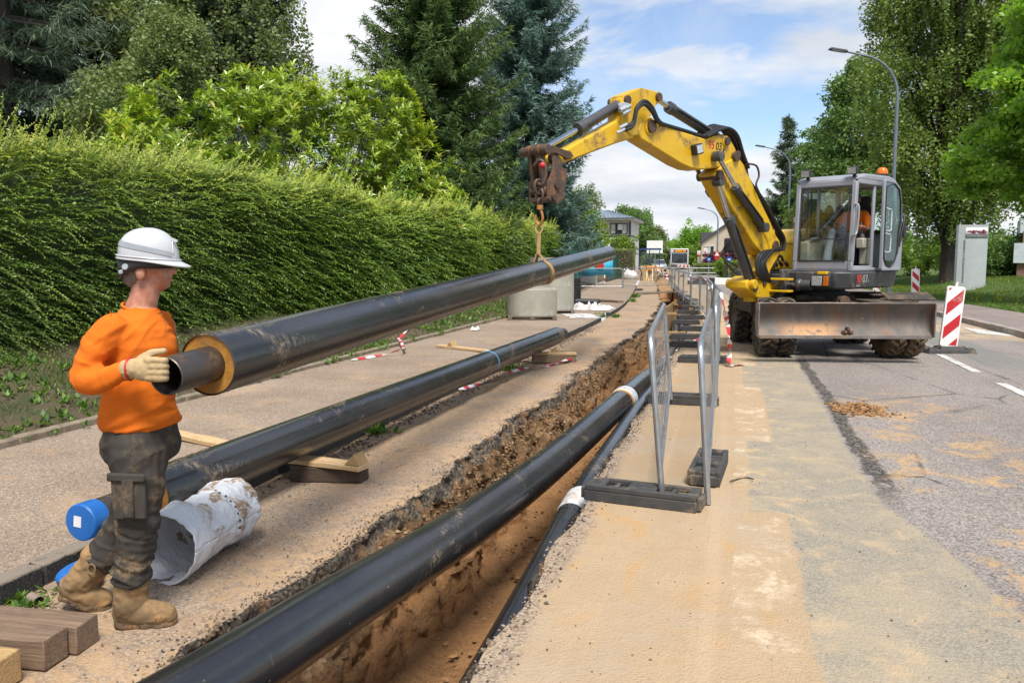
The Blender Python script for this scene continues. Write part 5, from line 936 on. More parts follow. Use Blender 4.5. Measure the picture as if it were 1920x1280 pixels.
m.add(V, [(i * 9 + j, i * 9 + 9 + j, i * 9 + 10 + j, i * 9 + j + 1) for i in range(8) for j in range(8)]); o = m.build('soil_heap', pmat('heap_soil', (.30, .18, .085), (.22, .13, .065), 5, .95, bump=.8, bscale=12, bdist=.05), loc=(-1.6 + float(bend(52)), 52, -.35)); tag(o, 'heap of brown soil at the far end of the trench', 'soil heap')
# ================================================================== excavator
M_yel = pmat('excavator_yellow', (.64, .385, .009), (.58, .34, .008), 2.5, .38, bump=.05, bscale=30, dirt=(.20, .12, .05), damt=.34, dscale=3.5, rvar=.08)
M_yel2 = pmat('bonnet_yellow', (.66, .41, .018), (.60, .37, .015), 2.5, .35, bump=.03, dirt=(.4, .3, .18), damt=.2, dscale=3)
M_dgrey = pmat('dark_grey_body', (.05, .053, .057), (.065, .066, .068), 3, .5, bump=.05, dirt=(.26, .19, .11), damt=.25, dscale=4)
M_cab = pmat('cab_grey', (.27, .28, .31), (.24, .25, .28), 3, .4, bump=.03, dirt=(.3, .23, .16), damt=.18, dscale=4)
M_cyl = pmat('cylinder_grey', (.045, .048, .053), (.06, .06, .062), 5, .38, 0, .05, 40, (.2, .14, .08), .25, 6)
M_chrome = pmat('chromed_rod', (.62, .62, .62), (.5, .5, .5), 3, .14, 1.0, 0)
M_hose = pmat('hydraulic_hose', (.018, .018, .019), None, 9, .5, bump=.1)
M_iron = pmat('worn_iron', (.075, .06, .05), (.12, .075, .05), 8, .55, .5, .3, 40, (.20, .095, .04), .5, 7)
M_rust = pmat('rusty_iron', (.115, .07, .05), (.075, .055, .045), 7, .7, .3, .3, 50, (.25, .12, .055), .4, 8)
M_black = pmat('matt_black', (.016, .016, .017), (.024, .024, .025), 6, .6, bump=.08)
M_beige = pmat('cab_trim_beige', (.36, .33, .27), (.30, .28, .23), 6, .7, bump=.05)
M_chassis = pmat('dirty_chassis', (.035, .032, .03), (.07, .055, .04), 5, .7, .2, .3, 30, (.2, .13, .075), .5, 5)
M_orangel = pmat('orange_lens', (.75, .17, .008), None, 3, .25, bump=0, Transmission_Weight=.15)
M_lens = pmat('clear_lens', (.7, .72, .74), (.5, .52, .54), 40, .15, .6, bump=.3, bscale=120)
def mat_glass(name, tint=(.90, .94, .92), mixf=.975):
    t = NT(name); gl = t.n('ShaderNodeBsdfGlossy'); gl.inputs['Roughness'].default_value = .03; gl.inputs['Color'].default_value = (.9, .95, 1, 1); tr = t.n('ShaderNodeBsdfTransparent'); tr.inputs[0].default_value = (*tint, 1)
    lw = t.n('ShaderNodeLayerWeight'); lw.inputs[0].default_value = .35; mx = t.n('ShaderNodeMixShader'); t.l(t.math('MULTIPLY_ADD', lw.outputs['Fresnel'], .25, 1 - mixf), mx.inputs[0]); t.l(tr.outputs[0], mx.inputs[1]); t.l(gl.outputs[0], mx.inputs[2])
    df = t.n('ShaderNodeBsdfDiffuse'); df.inputs[0].default_value = (.5, .45, .36, 1); m2 = t.n('ShaderNodeMixShader'); t.l(t.math('MULTIPLY', t.step(t.noise(t.tc.outputs['Object'], 5, 6, .6), .4, .75), .05), m2.inputs[0]); t.l(mx.outputs[0], m2.inputs[1]); t.l(df.outputs[0], m2.inputs[2]); t.l(m2.outputs[0], t.out.inputs[0]); return t.m
M_glass = mat_glass('cab_glass'); M_glassd = mat_glass('door_glass', (.55, .66, .62), .93)
EXC = thing('excavator', 'yellow wheeled excavator with dozer blade lifting a black pipe over the trench', 'excavator', (1.35, 14.9, 0), R_(-122.1))
def part(m, name, mat, bevel=.0, parent=None, angle=35, rotz=0.0):
    return m.build(name, mat, parent or EXC, bevel, angle=angle, rot=(0, 0, rotz) if rotz else None)
CH = R_(42.5)
# --- undercarriage (its own heading)
m = MB(); m.box((0, 0, .72), (2.7, .72, .30)); m.box((1.12, 0, .50), (.22, 2.0, .20)); m.box((-1.12, 0, .50), (.22, 2.0, .20)); m.box((0, 0, .90), (1.0, .95, .1))
for sx in (-1, 1): m.cyl((sx * 1.12 - .2, 0, .5), (sx * 1.12 + .2, 0, .5), .2, n=16)
for y in (-.30, .30): m.bar((1.15, y, .66), (1.92, y, .62), .09, .16)
m.cyl((1.3, 0, .92), (1.85, 0, .72), .06); m.box((1.5, .55, .90), (.7, .55, .04)); m.box((1.6, .9, .985), (.35, .7, .03), (0, .25, 0))
part(m, 'chassis_frame', M_chassis, .01, rotz=CH)
m = MB(); m.box((0, -.98, .80), (1.15, .50, .30)); m.box((0, -.98, .96), (1.25, .56, .02)); m.box((.66, -.98, .82), (.05, .52, .40)); part(m, 'side_step', M_chassis, .01, rotz=CH)
m = MB(); m.box((0, .98, .80), (1.15, .50, .30)); m.box((0.05, .98, .96), (1.35, .56, .02)); part(m, 'side_step', M_chassis, .01, rotz=CH)
m = MB(); m.lathe([(0, .93), (.52, .93), (.52, 1.0), (.46, 1.0), (.46, 1.08), (0, 1.08)], 36); part(m, 'slew_ring', M_black)
M_tyre = pmat('tyre_rubber', (.03, .029, .028), (.045, .042, .038), 8, .85, 0, .4, 40, (.20, .14, .085), .65, 6); M_tyreclay = pmat('muddy_tyre_rubber', (.06, .048, .036), (.10, .075, .05), 7, .9, 0, .4, 40, (.22, .14, .08), .9, 5)
M_rim = pmat('rusty_rim', (.20, .15, .125), (.14, .10, .085), 6, .7, .3, .2, 40, (.25, .17, .10), .4, 6)
def wheel_meshes(mat):
    r, w = .47, .24; m = MB(); RX = Matrix.Rotation(math.pi / 2, 4, 'X')
    m.lathe([(.27, -w * .40), (.33, -w * .5), (.385, -w * .51), (.412, -w * .44), (.415, 0), (.412, w * .44), (.385, w * .51), (.33, w * .5), (.27, w * .40)], 40, RX)
    for k in range(22):
        for sd in (-1, 1):
            a = 2 * math.pi * (k + (.5 if sd > 0 else 0)) / 22; V = []
            for (yy, da) in ((.0, 0.10), (w * .28, .03), (w * .54, -.05)):
                for (rr, aa) in ((.425, -.062), (r, -.050), (r, .050), (.425, .062)):
                    t = a + da * 1.3 + aa; rad = rr if yy < w * .5 else (rr - .02 if rr > .43 else .36); V.append((rad * math.cos(t), sd * yy, rad * math.sin(t)))
            F = [(3, 2, 1, 0), (8, 9, 10, 11)]
            for i in range(2):
                for j in range(4): F.append((i * 4 + j, i * 4 + (j + 1) % 4, i * 4 + 4 + (j + 1) % 4, i * 4 + 4 + j))
            m.add(V, F)
    ty = m.mesh('tyre', mat, angle=40); m = MB(); m.lathe([(.275, -w * .42), (.285, -w * .36), (.24, -w * .33), (.225, -.02), (.10, .0), (.10, .05), (0, .05)], 32, RX); m.lathe([(.275, w * .42), (.285, w * .36), (.24, w * .33), (.225, .03), (.1, .01)], 32, RX)
    for k in range(8): a = k * math.pi / 4; m.cyl((.16 * math.cos(a), -.05, .16 * math.sin(a)), (.16 * math.cos(a), .06, .16 * math.sin(a)), .016, n=6)
    return ty, m.mesh('rim', M_rim)
ty1 = wheel_meshes(M_tyre); ty2 = wheel_meshes(M_tyreclay)
cA, sA = math.cos(CH), math.sin(CH); kw = 0
for ax in (1.12, -1.12):
    for sy in (-1, 1):
        for off in (1.09, .80):
            x, y = ax, sy * off; st = R_(6) if (ax > 0 and sy > 0) else 0; ty = ty2 if (ax > 0 and sy > 0) else ty1
            o = link('wheel', ty[0], EXC, (x * cA - y * sA, x * sA + y * cA, .47), (kw * .1, 0, CH + (math.pi if sy > 0 else 0) + st)); o.rotation_euler = (0, kw * .37, CH + (math.pi if sy > 0 else 0) + st); link('rim', ty[1], o); kw += 1
            if ax > 0 and sy > 0: o['label'] = 'mud-brown twin wheel'
# dozer blade
def mat_blade():
    t = NT('worn_blade_steel'); v = t.tc.outputs['Object']; n = t.n('ShaderNodeSeparateXYZ'); t.l(v, n.inputs[0]); z = n.outputs[2]; c = t.mix(t.step(t.noise(t.map(v, (1, 1, .3)), 3.5, 7, .7), .35, .68), (.07, .062, .056), (.13, .115, .10))
    c = t.mix(t.math('MULTIPLY', t.step(t.noise(t.map(v, (1, 1, .45), (3, 1, 2)), 4, 8, .7), .44, .66), .8), c, (.15, .082, .045)); y = n.outputs[1]
    cl = t.math('MULTIPLY', t.math('SUBTRACT', 1.0, t.step(t.math('ABSOLUTE', t.math('ADD', y, .72)), .12, .55)), t.math('SUBTRACT', 1.0, t.step(z, .5, .66))); cl = t.math('MULTIPLY', cl, t.step(t.noise(v, 14, 7, .7), .36, .48)); c = t.mix(cl, c, (.40, .20, .07))
    s = t.step(t.noise(t.map(v, (1, 1, 1), (7, 7, 1)), 7, 6, .7), .66, .72); c = t.mix(t.math('MULTIPLY', s, .8), c, (.42, .30, .18)); return t.pbr(c, t.math('ADD', t.math('MULTIPLY', t.noise(v, 8, 5), .3), .42), t.math('MULTIPLY', t.math('SUBTRACT', 1.0, cl), .12), t.bump(t.noise(v, 30, 5, .7), .2, .01), .5)
m = MB(); N = 14; pf = [(.02 - .11 * math.sin(math.pi * k / N) + .02 * k / N, .41 + .48 * k / N) for k in range(N + 1)]; poly = pf + [(a - .035, b) for a, b in reversed(pf)]
m.prism(poly, 2.52, lambda a, b, t: Vector((a + 2.06, t - .22, b))); bl = part(m, 'dozer_blade', mat_blade(), 0, rotz=CH + R_(2), angle=50)
M_edge = pmat('bright_worn_edge', (.30, .27, .25), (.2, .17, .15), 6, .4, .7, .1, 40, (.3, .2, .12), .3)
for s in (-1, 1): m = MB(); m.prism([(.06, .40), (.075, .9), (-.12, .9), (-.12, .55), (-.05, .40)], .02, lambda a, b, t: Vector((a + 2.06, -.22 + s * 1.27 + t, b))); m.build('end_plate', M_edge, bl, .003)
m = MB(); m.box((2.045, -.22, .899), (.09, 2.56, .014)); m.build('top_edge', M_edge, bl, .003); m = MB(); m.box((2.085, -.22, .402), (.016, 2.5, .05)); m.build('cutting_edge', M_edge, bl, .002)
m = MB(); m.lathe([(.0, -.03), (.075, -.03), (.075, .03), (0, .03)], 16, Matrix.Translation((2.0, -.22, .93)) @ Matrix.Rotation(math.pi / 2, 4, 'Y')); m.box((1.95, -.22, .89), (.06, .24, .06)); m.build('lifting_eye', M_iron, bl, .004)
m = MB(); 
for dy, dz in ((-.04, 0), (.04, 0), (0, .05)): m.cyl((2.02, -.18 + dy, .48 + dz), (2.11, -.18 + dy, .48 + dz), .024, n=10)
m.box((2.055, -.18, .47), (.03, .17, .05)); m.build('tow_bolts', M_rust, bl, .004)
# --- upper body
def pl(poly, z0, z1, taper=0.0):
    m = MB(); n = len(poly); cx = sum(p[0] for p in poly) / n; cy_ = sum(p[1] for p in poly) / n; m.add([(cx + (x - cx) * (1 - taper), cy_ + (y - cy_) * (1 - taper), z0) for x, y in poly] + [(x, y, z1) for x, y in poly], [tuple(range(n - 1, -1, -1)), tuple(range(n, 2 * n))] + [(i, (i + 1) % n, n + (i + 1) % n, n + i) for i in range(n)]); return m
rear = [(-1.08 + .30 * (1 - math.cos(a)) - 0 * a, 1.02 * math.sin(b)) for a, b in []]
outl = [(1.0, -.02), (1.0, .80), (.82, 1.0), (-.75, 1.0)] + [(-.75 - .42 * math.sin(t), .62 + .38 * math.cos(t)) for t in (.5, 1.0, 1.4)] + [(-1.2, 0), (-1.17, -.6)] + [(-.75 - .42 * math.cos(t), -.70 - .42 * math.sin(t)) for t in (.4, .9, 1.4)] + [(.6, -1.13), (.75, -.95), (.75, -.62), (.55, -.62), (.55, -.1)]
part(pl(outl, 1.07, 1.345, .045), 'platform', M_dgrey, .03)
m = pl([(.9, -.62), (.9, -.05), (.4, -.02), (.4, -.64)], 1.0, 1.30); m.box((.98, -.02, 1.2), (.4, .08, .36)); part(m, 'front_frame', M_dgrey, .02)
cwp = [(-.72, 1.0), (-.80, .985)] + [(-.78 - .40 * math.sin(t), .60 + .385 * math.cos(t)) for t in (.4, .8, 1.2, 1.55)] + [(-1.20, 0), (-1.18, -.6)] + [(-.78 - .40 * math.cos(t), -.72 - .40 * math.sin(t)) for t in (.1, .5, .9, 1.3)] + [(-.3, -1.13), (-.3, -.08), (-.86, -.04), (-.86, .99)]
part(pl(cwp, 1.36, 2.03), 'rear_cover', M_yel2, .05)
m = MB(); m.prism([(.55, 1.36), (.55, 1.86), (.40, 2.0), (.1, 2.06), (-.4, 2.05), (-.4, 1.36)], 1.02, lambda a, b, t: Vector((a, -.61 + t, b))); part(m, 'bonnet', M_yel2, .035)
m = MB(); m.box((.57, -.30, 1.80), (.012, .36, .01)); m.box((.57, -.85, 1.80), (.012, .5, .01)); m.box((.556, -.6, 1.6), (.01, .012, .46)); part(m, 'bonnet_seam', M_black)
m = MB(); m.tube([(-.55, -.75, 2.0), (-.55, -.75, 2.2)], .05, 12); m.tube([(-.55, -.75, 2.16), (-.6, -.78, 2.28)], .045, 12); part(m, 'exhaust', M_iron)
m = MB(); m.box((.98, .30, 1.20), (.07, .3, .26)); m.box((1.005, .62, 1.22), (.03, .22, .24)); part(m, 'front_panel', M_dgrey, .01)
# headlight, right side of the front beam
m = MB(); m.box((1.03, .60, 1.20), (.10, .30, .19)); hl = part(m, 'headlight', M_black, .02); m = MB(); m.box((1.083, .545, 1.20), (.012, .165, .15)); m.build('clear_lens', M_lens, hl, .01); m = MB(); m.box((1.083, .695, 1.20), (.012, .085, .15)); m.build('indicator_lens', M_orangel, hl, .01)
m = MB(); m.box((1.02, .62, 1.325), (.1, .16, .05)); part(m, 'yellow_bracket', M_yel, .01)
# --- cab
CX0, CX1, CY0, CY1, CZ0, CZ1 = -.82, .80, -.03, .97, 1.35, 2.84
cab = MB()
def post(a, b, w=.075, d=.075): cab.bar(a, b, w, d)
yl, yr = CY1 - .035, CY0 + .035; 
for y in (yr, yl): post((CX1 - .03, y, CZ0), (CX1 - .03, y, 1.55)); post((CX1 - .03, y, 1.5), (CX1 - .10, y, 2.75), .08, .085)
post((.06, yl, CZ0), (.04, yl, 2.78), .05, .07); post((.06, yr, CZ0), (.04, yr, 2.78), .05, .05)
for y in (yr, yl): post((CX0 + .04, y, CZ0), (CX0 + .14, y, 2.78), .09, .10)
cab.box(((CX0 + CX1) / 2, (CY0 + CY1) / 2, CZ0 + .03), (CX1 - CX0, CY1 - CY0, .06)); cab.box((CX1 - .03, (CY0 + CY1) / 2, 1.43), (.06, CY1 - CY0 - .1, .17)); cab.bar((CX1 - .10, yr, 2.735), (CX1 - .10, yl, 2.735), .08, .10)
for y in (yr, yl): cab.bar((CX1 - .12, y, 2.76), (CX0 + .14, y, 2.76), .08, .09)
cab.bar((CX0 + .14, yr, 2.76), (CX0 + .14, yl, 2.76), .08, .09); cab.box((CX0 + .06, (CY0 + CY1) / 2, 1.66), (.05, CY1 - CY0 - .1, .62)); cab.box(((CX0 + CX1) / 2, yr, 1.44), (CX1 - CX0 - .1, .04, .18)); cab.box((.43, yl, 1.40), (.66, .05, .08))
cabo = part(cab, 'cab_frame', M_cab, .018)
m = MB(); m.prism([(.74, 2.78), (.66, 2.84), (.45, 2.885), (-.45, 2.90), (-.68, 2.86), (-.74, 2.78)], 1.02, lambda a, b, t: Vector((a, .47 + t, b))); part(m, 'cab_roof', M_cab, .03)
m = MB(); m.box((-.02, .47, 2.772), (1.35, .86, .03)); m.lathe([(.0, 2.752), (.07, 2.750), (.09, 2.76)], 16, Matrix.Translation((.25, .15, 0))); m.box((.25, .62, 2.752), (.08, .16, .01)); part(m, 'headliner', M_beige, .005)
m = MB(); m.prism([(.10, 1.53), (.10, 2.66), (.84, 2.66), (.84, 1.53)], .006, lambda a, b, t: Vector((CX1 - .012 - (b - 1.5) * .056 + t, a - .0, b))); part(m, 'front_window', M_glass)
m = MB(); 
for (a, b) in (((.075, 1.52), (.075, 2.67)), ((.865, 1.52), (.865, 2.67)), ((.075, 1.52), (.865, 1.52)), ((.075, 2.67), (.865, 2.67)), ((.075, 1.86), (.865, 1.86))): 
    f = lambda p: Vector((CX1 + .004 - (p[1] - 1.5) * .056, p[0], p[1])); m.bar(f(a), f(b), .018 if a[1] != 1.86 else .006, .018)
part(m, 'window_seal', M_black, .004)
m = MB(); m.box((.42, yr, 2.12), (.64, .006, 1.12)); m.box((-.36, yr, 2.12), (.70, .006, 1.12)); m.split('side_window', M_glass, EXC)
m = MB(); m.box((CX0 + .10, .47, 2.35), (.006, .78, .72)); part(m, 'rear_window', M_glass)
m = MB(); m.bar((.30, yr, 1.62), (.30, yr, 2.7), .02, .02); m.bar((.42, yr, 1.62), (.42, yr, 2.7), .02, .02); m.bar((.7, yr, 1.93), (-.65, yr, 1.93), .035, .05); m.tube(smooth_path([(.72, .05, 2.6), (.6, .08, 2.35), (.68, .05, 2.2)], 5), .01, 6); part(m, 'window_bar', M_black)
# open door folded back along the side
dm = MB(); dy = 1.075
dpoly = [(.0, 1.38), (.0, 2.80), (-.36, 2.79), (-.56, 2.70), (-.64, 2.5), (-.72, 1.95), (-.72, 1.38)]; P3 = [Vector((a, dy, b)) for a, b in dpoly]
for i in range(len(P3)): dm.bar(P3[i], P3[(i + 1) % len(P3)], .05, .05, up=(0, 1, 0))
lowp = [(-.0, 1.38), (-.0, 1.62), (-.05, 1.55), (-.15, 1.45), (-.30, 1.42), (-.45, 1.50), (-.56, 1.66), (-.58, 2.0), (-.64, 2.15), (-.72, 1.95), (-.72, 1.38)]; dm.prism(lowp, .035, lambda a, b, t: Vector((a, dy + t, b))); door = part(dm, 'cab_door', M_cab, .012)
gp = [(-.03, 1.62), (-.03, 2.77), (-.35, 2.76), (-.53, 2.68), (-.61, 2.48), (-.64, 2.15), (-.58, 2.0), (-.56, 1.66), (-.45, 1.50), (-.30, 1.42), (-.15, 1.45), (-.05, 1.55)]; m = MB(); m.prism(gp, .006, lambda a, b, t: Vector((a, dy + .02 + t, b))); m.build('door_glass', M_glassd, door)
m = MB(); m.tube([(a, dy + .028, b) for a, b in [(-.03, 2.7)] + gp[2:] + [(-.03, 1.66)]], .012, 6, closed=True); m.build('door_seal', M_black, door)
for z0, z1 in ((2.0, 2.36), (1.66, 1.96)): m = MB(); m.tube(smooth_path([(-.05, dy + .03, z1), (-.06, dy + .075, z1 - .02), (-.13, dy + .075, z1 - .02), (-.15, dy + .075, z1 - .07), (-.15, dy + .075, z0 + .07), (-.13, dy + .075, z0), (-.05, dy + .03, z0)], 4), .013, 8); m.build('door_handle', M_lens, door)
m = MB(); m.box((-.74, dy + .03, 2.0), (.10, .07, .2)); m.tube(smooth_path([(-.60, dy + .03, 1.75), (-.68, dy + .05, 2.1), (-.75, dy + .04, 2.25), (-.76, dy + .04, 2.0)], 4), .02, 8); part(m, 'door_latch', M_black, .01)
m = MB(); m.tube(smooth_path([(.80, .95, 1.9), (.84, 1.02, 1.92), (.80, 1.03, 2.0), (.77, 1.03, 2.35), (.77, .96, 2.4)], 4), .015, 8); part(m, 'grab_rail', M_cab)
for y in (.13, .90):
    m = MB(); m.box((.74, y, 2.915), (.09, .16, .12), (0, .15, 0)); m.box((.68, y, 2.85), (.05, .05, .06)); w = part(m, 'work_light', M_black, .012); m = MB(); m.box((.79, y, 2.908), (.008, .13, .095), (0, .15, 0)); m.build('lens', M_lens, w)
m = MB(); m.lathe([(.0, 2.88), (.10, 2.88), (.10, 2.955), (0, 2.955)], 24, Matrix.Translation((-.55, .80, 0))); bc = part(m, 'beacon', M_black, .004); m = MB(); m.lathe([(.088, 2.955), (.086, 3.0), (.07, 3.04), (.04, 3.06), (0, 3.065)], 24, Matrix.Translation((-.55, .80, 0))); m.build('amber_dome', M_orangel, bc)
# interior
M_seat = pmat('seat_fabric', (.022, .022, .024), (.03, .03, .032), 12, .85, bump=.2)
m = MB(); m.box((-.25, .47, 1.80), (.48, .48, .12)); m.box((-.55, .47, 2.12), (.13, .46, .62), (0, -.12, 0)); m.box((-.60, .47, 2.50), (.10, .26, .22), (0, -.1, 0)); m.box((-.25, .47, 1.58), (.4, .4, .32)); part(m, 'seat', M_seat, .05)
m = MB(); 
for s in (-1, 1): m.box((-.02, .47 + s * .31, 1.80), (.34, .13, .17)); m.box((-.08, .47 + s * .31, 1.6), (.22, .12, .3))
m.split('armrest_console', M_beige, EXC, bevel=.02)
for s in (-1, 1): m = MB(); m.lathe([(.055, 1.885), (.04, 1.93), (.018, 1.96)], 12, Matrix.Translation((.06, .47 + s * .31, 0))); m.cyl((.06, .47 + s * .31, 1.94), (.08, .47 + s * .30, 2.06), .014, n=8); m.ball((.085, .47 + s * .30, 2.09), (.028, .026, .05)); part(m, 'joystick', M_black)
m = MB(); m.tube([(.62, .46, 1.40), (.56, .46, 1.70), (.44, .46, 2.02)], [.075, .06, .05], 14); m.box((.62, .46, 1.42), (.24, .4, .04)); part(m, 'steering_column', M_cab, .0)
m = MB(); tl = Matrix.Translation((.42, .46, 2.06)) @ Matrix.Rotation(-.35, 4, 'Y'); m.tube([tl @ Vector((.19 * math.cos(a), .19 * math.sin(a), 0)) for a in np.linspace(0, 2 * math.pi, 28)[:-1]], .015, 8, closed=True); m.cyl(tl @ Vector((0, 0, -.05)), tl @ Vector((0, 0, .01)), .045, n=12)
for a in (0.5, 2.6, 4.7): m.bar(tl @ Vector((0, 0, -.01)), tl @ Vector((.19 * math.cos(a), .19 * math.sin(a), 0)), .025, .01)
part(m, 'steering_wheel', M_black)
m = MB(); m.box((.36, .10, 1.62), (.62, .16, .42), (0, 0, 0)); m.box((.5, .14, 1.86), (.30, .12, .05), (.2, .2, 0)); part(m, 'side_console', M_beige, .03)
m = MB(); m.box((.0, .47, 1.415), (1.4, .85, .02)); m.box((.5, .3, 1.47), (.12, .1, .06), (0, .4, 0)); m.box((.5, .62, 1.47), (.12, .1, .06), (0, .4, 0)); part(m, 'floor_mat', M_black)
M_navy = pmat('navy_cloth', (.012, .015, .028), (.02, .024, .04), 8, .9, bump=.6, bscale=14, bdist=.02)
# --- boom
YB = -.32
def pp(poly, th, name, mat=M_yel, bev=.02, yc=YB): m = MB(); m.prism(poly, th, lambda a, b, t: Vector((a, yc + t, b))); return part(m, name, mat, bev)
def pin(m, X, Z, r=.06, w=.36, yc=YB): m.cyl((X, yc - w / 2, Z), (X, yc + w / 2, Z), r, n=18)
lowb = pp([(2.78, 2.66), (2.90, 2.80), (2.62, 2.98), (2.30, 3.10), (2.10, 2.98), (1.70, 2.56), (1.28, 2.14), (1.00, 1.82), (1.14, 1.58), (1.50, 1.62), (1.80, 1.80), (2.3, 2.22)], .30, 'lower_boom')
m = MB(); 
for X, Z, r in ((2.38, 3.08, .07), (1.16, 1.75, .09), (2.8, 2.78, .07)): pin(m, X, Z, r, .40)
m.split('pivot_pin', M_iron, lowb)
upb = pp([(4.52, 3.39), (4.40, 3.42), (4.25, 3.40), (4.02, 3.355), (3.05, 3.27), (2.86, 3.34), (2.66, 3.39), (2.50, 3.35), (2.36, 3.24), (2.25, 3.12), (2.32, 3.02), (2.72, 2.90), (3.21, 2.83), (3.45, 2.83), (3.70, 2.875), (4.60, 3.13), (4.66, 3.22), (4.62, 3.33)], .26, 'upper_boom')
m = MB(); m.prism([(4.1, 2.99), (4.6, 3.125), (4.2, 3.05), (3.6, 2.88), (3.2, 2.80), (3.1, 2.82), (3.25, 2.815), (3.45, 2.81)], .30, lambda a, b, t: Vector((a, YB + t, b))); 
m = MB()
for X, Z, r in ((4.42, 3.31, .085), (2.61, 3.29, .06), (2.32, 3.12, .06)): pin(m, X, Z, r * 1.0, .36)
m.split('pivot_pin', M_iron, upb); m = MB()
for X, Z, r in ((4.42, 3.31, .12), (2.61, 3.29, .085)): pin(m, X, Z, r, .30)
m.split('boss', M_yel, upb, bevel=.01)
m = MB(); m.box((3.40, YB + .18, 3.10), (.17, .10, .15), (0, .25, 0)); wl = m.build('work_light', M_black, upb, .015); m = MB(); m.box((3.41, YB + .235, 3.10), (.13, .008, .11), (0, .25, 0)); m.build('lens', M_lens, wl)
st = pp([(6.40, 2.70), (6.30, 2.80), (6.01, 2.88), (5.0, 3.36), (4.98, 3.62), (4.90, 3.68), (4.79, 3.73), (4.60, 3.79), (4.42, 3.81), (4.28, 3.79), (4.19, 3.73), (4.18, 3.66), (4.28, 3.60), (4.36, 3.53), (4.40, 3.45), (4.44, 3.38), (4.50, 3.25), (4.70, 3.14), (5.06, 3.04), (5.6, 2.86), (6.16, 2.67)], .20, 'stick')
m = MB()
for X, Z, r in ((4.91, 3.60, .055), (4.25, 3.72, .055), (6.27, 2.745, .06), (6.03, 2.80, .05)): pin(m, X, Z, r, .32)
m.split('pivot_pin', M_iron, st); m = MB(); m.prism([(5.02, 3.30), (4.96, 3.66), (4.6, 3.80), (4.25, 3.795), (4.17, 3.70), (4.30, 3.60), (4.40, 3.45), (4.55, 3.2), (4.8, 3.16)], .235, lambda a, b, t: Vector((a, YB + t, b))); m.build('cheek_plate', M_yel, st, .008)
# swing bracket with hose bundle
brk = pp([(1.34, 2.08), (1.00, 1.84), (.96, 1.66), (1.12, 1.50), (1.28, 1.34), (1.30, 1.18), (1.10, 1.14), (1.02, 1.0), (1.25, .90), (1.65, .92), (1.98, 1.08), (1.98, 1.2), (1.80, 1.28), (1.62, 1.22), (1.52, 1.34), (1.42, 1.52), (1.28, 1.66), (1.42, 1.86), (1.55, 2.0)], .34, 'swing_bracket', M_yel, .025)
m = MB(); 
for zz in (1.03, 1.22): m.box((1.22, -.06, zz), (.16, .5, .035)); 
m.cyl((1.55, YB, .86), (1.55, YB, 1.36), .12, n=20); m.cyl((1.85, YB - .25, 1.15), (1.85, YB + .25, 1.15), .075, n=16); m.build('lug', M_yel, brk, .008)
m = MB(); m.cyl((1.46, YB - .19, 1.16), (1.46, YB + .19, 1.16), .05, n=16); m.build('pivot_pin', M_iron, brk)
def hyd(name, a, sp, b, rr, rb, yc, eye=.06):
    A, S, B = (Vector((p[0], yc, p[1])) for p in (a, sp, b)); d = (B - A).normalized(); m = MB(); m.tube([S, S + d * .015, S + d * .10, S + d * .105, B - d * .03, B], [rb * 1.12, rb * 1.15, rb * 1.15, rb, rb, rb * .9], 20); m.cyl((B.x, yc - .07, B.z), (B.x, yc + .07, B.z), eye, n=14); o = part(m, name, M_cyl)
    m = MB(); m.cyl(A, S + d * .05, rr, n=16); m.build('piston_rod', M_chrome, o); m = MB(); m.cyl((A.x, yc - .07, A.z), (A.x, yc + .07, A.z), eye, n=14); m.build('rod_eye', M_cyl, o, .005); m = MB(); s = Vector((0, rb * .9, 0)); m.tube([S + d * .12 + s, S + d * .2 + s * 1.3, B - d * .2 + s * 1.3, B - d * .12 + s], .014, 6); m.build('feed_pipe', M_hose, o); return o
hyd('hydraulic_cylinder', (6.32, 2.86), (5.70, 3.16), (4.88, 3.58), .035, .070, YB)
hyd('hydraulic_cylinder', (4.16, 3.75), (3.86, 3.66), (2.60, 3.345), .038, .072, YB)
hyd('hydraulic_cylinder', (2.93, 3.04), (2.46, 2.63), (1.62, 2.04), .035, .062, YB + .22, .075)
hyd('hydraulic_cylinder', (2.93, 3.02), (2.46, 2.61), (1.62, 2.02), .035, .062, YB - .24, .075)
hyd('hydraulic_cylinder', (2.78, 2.68), (2.47, 2.17), (1.74, 1.09), .040, .078, YB + .13)
m = MB(); m.cyl((1.03, -.06, 1.13), (1.02, .20, 1.13), .035, n=14); m.cyl((1.02, .18, 1.13), (1.0, .42, 1.13), .085, n=20); m.lathe([(.085, 0), (.10, .02), (.10, .06), (.085, .08)], 20, Matrix.Translation((1.02, .19, 1.13)) @ Matrix.Rotation(-math.pi / 2, 4, 'X')); sw = part(m, 'swing_cylinder', M_cyl, .004)
m = MB(); m.cyl((1.03, -.20, 1.13), (1.02, .2, 1.13), .036, n=14); m.build('piston_rod', M_chrome, sw)
def hose(P, r=.022, parent=None): m = MB(); m.tube(smooth_path(P, 7), r, 8); return m.build('hose', M_hose, parent or EXC)
for k in range(7): hose([(1.10 - .02 * k, YB + .17 + .01 * (k % 3), 1.75 - .01 * k), (1.30 + .05 * k, YB + .21 + .012 * (k % 2), 1.66), (1.50 + .045 * k, YB + .2, 1.50 - .02 * (k % 3)), (1.40 + .05 * k, YB + .21, 1.28), (1.25 + .03 * k, YB + .16, 1.18)], .020)
Yh = YB + .17
